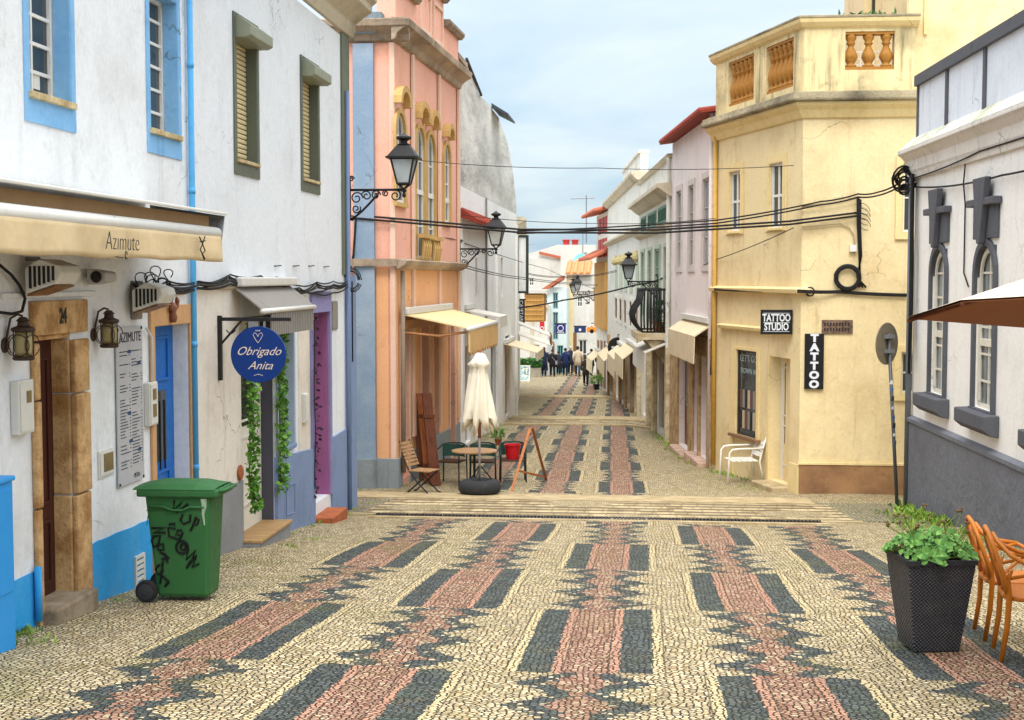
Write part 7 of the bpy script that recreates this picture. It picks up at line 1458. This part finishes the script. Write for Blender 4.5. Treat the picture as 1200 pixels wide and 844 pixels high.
ck = lambda n, h: G(n, fabric, h, .004, .2, '#1a1a1e')
navyc, blackc, beigec, greyc, brownc, jean = ck('navy_cloth', '#1f2a40'), ck('black_cloth', '#1c1c22'), G('beige_cloth', fabric, '#b8a890', .004, .15), ck('charcoal_cloth', '#33323a'), ck('brown_black_cloth', '#3a302c'), ck('denim_cloth', '#2f4258')
dkh, brh, blh = G('dark_hair', paint, '#1e1814', .6), G('brown_hair', paint, '#4a3020', .6), G('grey_hair', paint, '#b8b4ac', .6)
person(637.5, 441, 34, 'person in long dark navy coat walking at the left beside the hedge', navyc, navyc, brh, coat=.35, long_hair=True, skirt=True)
person(647.5, 441.5, 32, 'person in black jacket with pale strap bag across the back', blackc, blackc, dkh, bag=G('grey_strap', fabric, '#8a8a90', .003), rz=.1)
person(654.5, 439, 27.5, 'short person in dark coat close behind the one with bag', greyc, blackc, dkh, coat=.55)
person(662.5, 440.5, 32.5, 'broad person in a dark blue coat in the middle of group', ck('dark_blue_cloth', '#1d2c52'), navyc, dkh, coat=.5)
person(668.5, 439, 33, 'grey haired person in dark coat beside the broad blue coat', navyc, navyc, blh)
person(677, 441, 35, 'person in beige jacket and blue jeans walking away', beigec, jean, dkh)
person(686.5, 452, 35, 'person in dark brown jacket walking alone nearest the camera', brownc, blackc, brh, stride=.22)
person(693, 440, 31, 'person in black clothes near the green pot at the right', blackc, blackc, dkh, rz=-.3)
# ================================================================== FAR STREET FURNITURE, HEDGE AND PLANTS
a, b = at_y(606, 440, 88), at_y(634, 440, 88); zb_ = gz(88); hg = thing('hedge_planter', 'long clipped green hedge in a pale trough beside the walking people', 'hedge', ((a.x+b.x)/2, 88, zb_))
m = MB(); m.box(a.x, b.x, 87.7, 88.3, zb_-.2, zb_+.62); m.build('trough', G('grey_trough', stone, '#a8a090', '#857c6c', 3), hg, bevel=.02)
m = MB(); rr = random.Random(6)
for _ in range(1500): m.leaf((rr.uniform(a.x, b.x), rr.uniform(87.65, 88.35), zb_+.62+rr.random()*.55), (rr.uniform(-1,1), rr.uniform(-1,1), rr.uniform(-.3,1)), rr.uniform(.1,.17), .8)
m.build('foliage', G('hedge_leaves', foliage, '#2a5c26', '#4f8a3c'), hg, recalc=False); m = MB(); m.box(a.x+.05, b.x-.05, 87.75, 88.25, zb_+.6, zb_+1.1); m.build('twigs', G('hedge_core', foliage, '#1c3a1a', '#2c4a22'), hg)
g0 = gp_(614, 447); w_ = 15*g0.y/F_PX; h_ = 19*g0.y/F_PX; t = thing('menu_stand', 'white framed A-board with pale blue picture standing on the left', 'A-board', g0); m = MB(); m.hexa([g0+V((-w_/2,-.25,0)), g0+V((w_/2,-.25,0)), g0+V((w_/2,-.2,0)), g0+V((-w_/2,-.2,0)), g0+V((-w_/2,-.03,h_)), g0+V((w_/2,-.03,h_)), g0+V((w_/2,.02,h_)), g0+V((-w_/2,.02,h_))]); m.hexa([g0+V((-w_/2,.22,0)), g0+V((w_/2,.22,0)), g0+V((w_/2,.27,0)), g0+V((-w_/2,.27,0)), g0+V((-w_/2,.025,h_)), g0+V((w_/2,.025,h_)), g0+V((w_/2,.07,h_)), g0+V((-w_/2,.07,h_))]); p = m.build('frame', white_box, t)
def pic(name):
    t = NT(name); p_ = t.pos(); n_ = t.noise(p_, 5, 4); return t.fin(t.mix(t.rmp(n_, .4, .6), lin('#9fc4cc'), t.mix(t.rmp(t.noise(p_, 9, 3), .45, .6), lin('#e8ead8'), lin('#4f7a8a'))), .4)
m = MB(); s_ = .08; lo, hi = .1*h_, .93*h_; yl = lambda z: -.25+.22*z/h_-.006; m.hexa([g0+V((x*(w_/2-s_), yl(z)+dy, z)) for z in (lo, hi) for x, dy in ((-1,0),(1,0),(1,.004),(-1,.004))]); m.build('picture', pic('blue_picture'), p)
def tuft(mb, c, n, hgt, spread, rr): 
    for _ in range(n):
        b = c+V((rr.gauss(0, spread), rr.gauss(0, spread), 0)); b.z = gz(b.y, b.x)-.01; d = V((rr.uniform(-.7,.7), rr.uniform(-.7,.7), 1)); h = hgt*rr.uniform(.4,1.15); w_ = V((rr.uniform(-1,1), rr.uniform(-1,1), 0)).normalized()*h*.09
        tip = b+d.normalized()*h+V((0,0,-.15*h)); mid = b+d.normalized()*h*.55; mb.face(b-w_*.6, b+w_*.6, mid+w_, mid-w_); mb.face(mid-w_, mid+w_, tip)
def plant_pot(px, py, hpx, lab, pot, kind=0):
    g = gp_(px, py); h = hpx*g.y/F_PX; t = thing('potted_plant', lab, 'plant', g); mb = MB(); mb.lathe(g, [(h*.16,0),(h*.22,h*.35),(h*.24,h*.38),(0,h*.38)], 14); mb.build('pot', pot, t); mb = MB(); rr = random.Random(int(px))
    for _ in range(220): a = rr.random()*6.28; r_ = rr.random()**.5*h*.34; mb.leaf(g+V((r_*math.cos(a), r_*math.sin(a), h*.38+rr.random()*h*.55)), (math.cos(a), math.sin(a), rr.uniform(-.2,1.2)), h*rr.uniform(.1,.22), .5)
    mb.build('leaves', G('pot_leaves', foliage, '#3f7f2c', '#86b84a'), t, recalc=False)
plant_pot(699, 457, 18, 'dark pot with green plant on the right beside the ochre house', sblk); plant_pot(584, 522, 20, 'small green potted plant behind the red bucket at the white wall', G('terracotta_pot', stone, '#b0643e', '#84482c', 6))
rr = random.Random(77); grassm = G('weed_blades', foliage, '#5a8a2a', '#a8bc52')
m = MB()
def along(W, u0, u1, n, hgt, spread=.05, off=.06):
    for _ in range(n): u = rr.uniform(u0, u1); c = W.w(u, off+abs(rr.gauss(0, .05)), 0); tuft(m, c, rr.randint(6, 16), hgt*rr.uniform(.5,1.2), spread, rr)
along(WR, -3.2, -.1, 60, .17, .07, .12); along(WR, -9, -3, 22, .08, .05, .12); along(WP, .3, UP_, 60, .12, .1, .12); along(WW, 0, 5, 26, .1, .1); along(WYA, .8, UYA, 34, .1, .08, .1); along(WYF, .5, 2, 12, .05, .04, .08)
along(WL, 9.6, 10.0, 8, .09, .04); along(WL, 16.2, 21.9, 26, .08, .04, .09); along(WL, 11.4, 13.0, 8, .05, .03); along(WG, 2, 14, 30, .1, .08)
for px, py, n, h in ((1075, 601, 14, .22), (1060, 604, 8, .2), (1098, 606, 8, .14), (1130, 614, 6, .12), (45, 752, 5, .08), (335, 640, 4, .08), (370, 632, 3, .07), (905, 566, 8, .12), (880, 572, 9, .07), (885, 560, 9, .08), (440, 590, 4, .06)):
    for _ in range(n): g = gp_(px+rr.gauss(0, 9), py+rr.gauss(0, 2.5)); tuft(m, g, 9, h, .06, rr)
for _ in range(300): g = gp_(rr.uniform(1050, 1200), 600+abs(rr.gauss(0, 22))); tuft(m, g, 9, rr.uniform(.05,.13), .07, rr)
for _ in range(160): g = gp_(rr.uniform(800, 930), rr.uniform(548, 574)); tuft(m, g, 6, rr.uniform(.02,.05), .06, rr)
o = m.build('weeds', grassm, recalc=False); tag(o, kind='stuff'); o['label'] = 'weeds and grass tufts growing along walls and between cobbles'; o['category'] = 'weeds'
c = at_y(1021, 24, 26.35); t = thing('roof_weed', 'small dark green weed growing on top of the yellow terrace coping', 'weed', V((c.x, 26.35, zpt+.22))); m = MB()
for _ in range(70): m.leaf(V((c.x+rr.gauss(0,.22), 26.32+rr.uniform(-.08,.08), zpt+.21)), (rr.uniform(-1,1), rr.uniform(-.6,.6), rr.uniform(.2,1)), rr.uniform(.08,.2), .3)
m.build('leaves', G('dark_leaves', foliage, '#2c5a34', '#4f8a4a'), t, recalc=False)
# broad leaved weed clump at the corner of the grey plinth
m = MB(); g = gp_(1078, 597); t = thing('weed_clump', 'leafy green weed clump at the corner of the grey plinth', 'weed', g)
for _ in range(90): b = g+V((rr.gauss(0,.16), rr.gauss(0,.10), 0)); m.leaf(b, (rr.uniform(-.7,.7), rr.uniform(-.7,.5), rr.uniform(.5,1.3)), rr.uniform(.12,.3), .3, .25)
m.build('leaves', G('weed_leaves', foliage, '#4f8a34', '#8fb85a'), t, recalc=False)
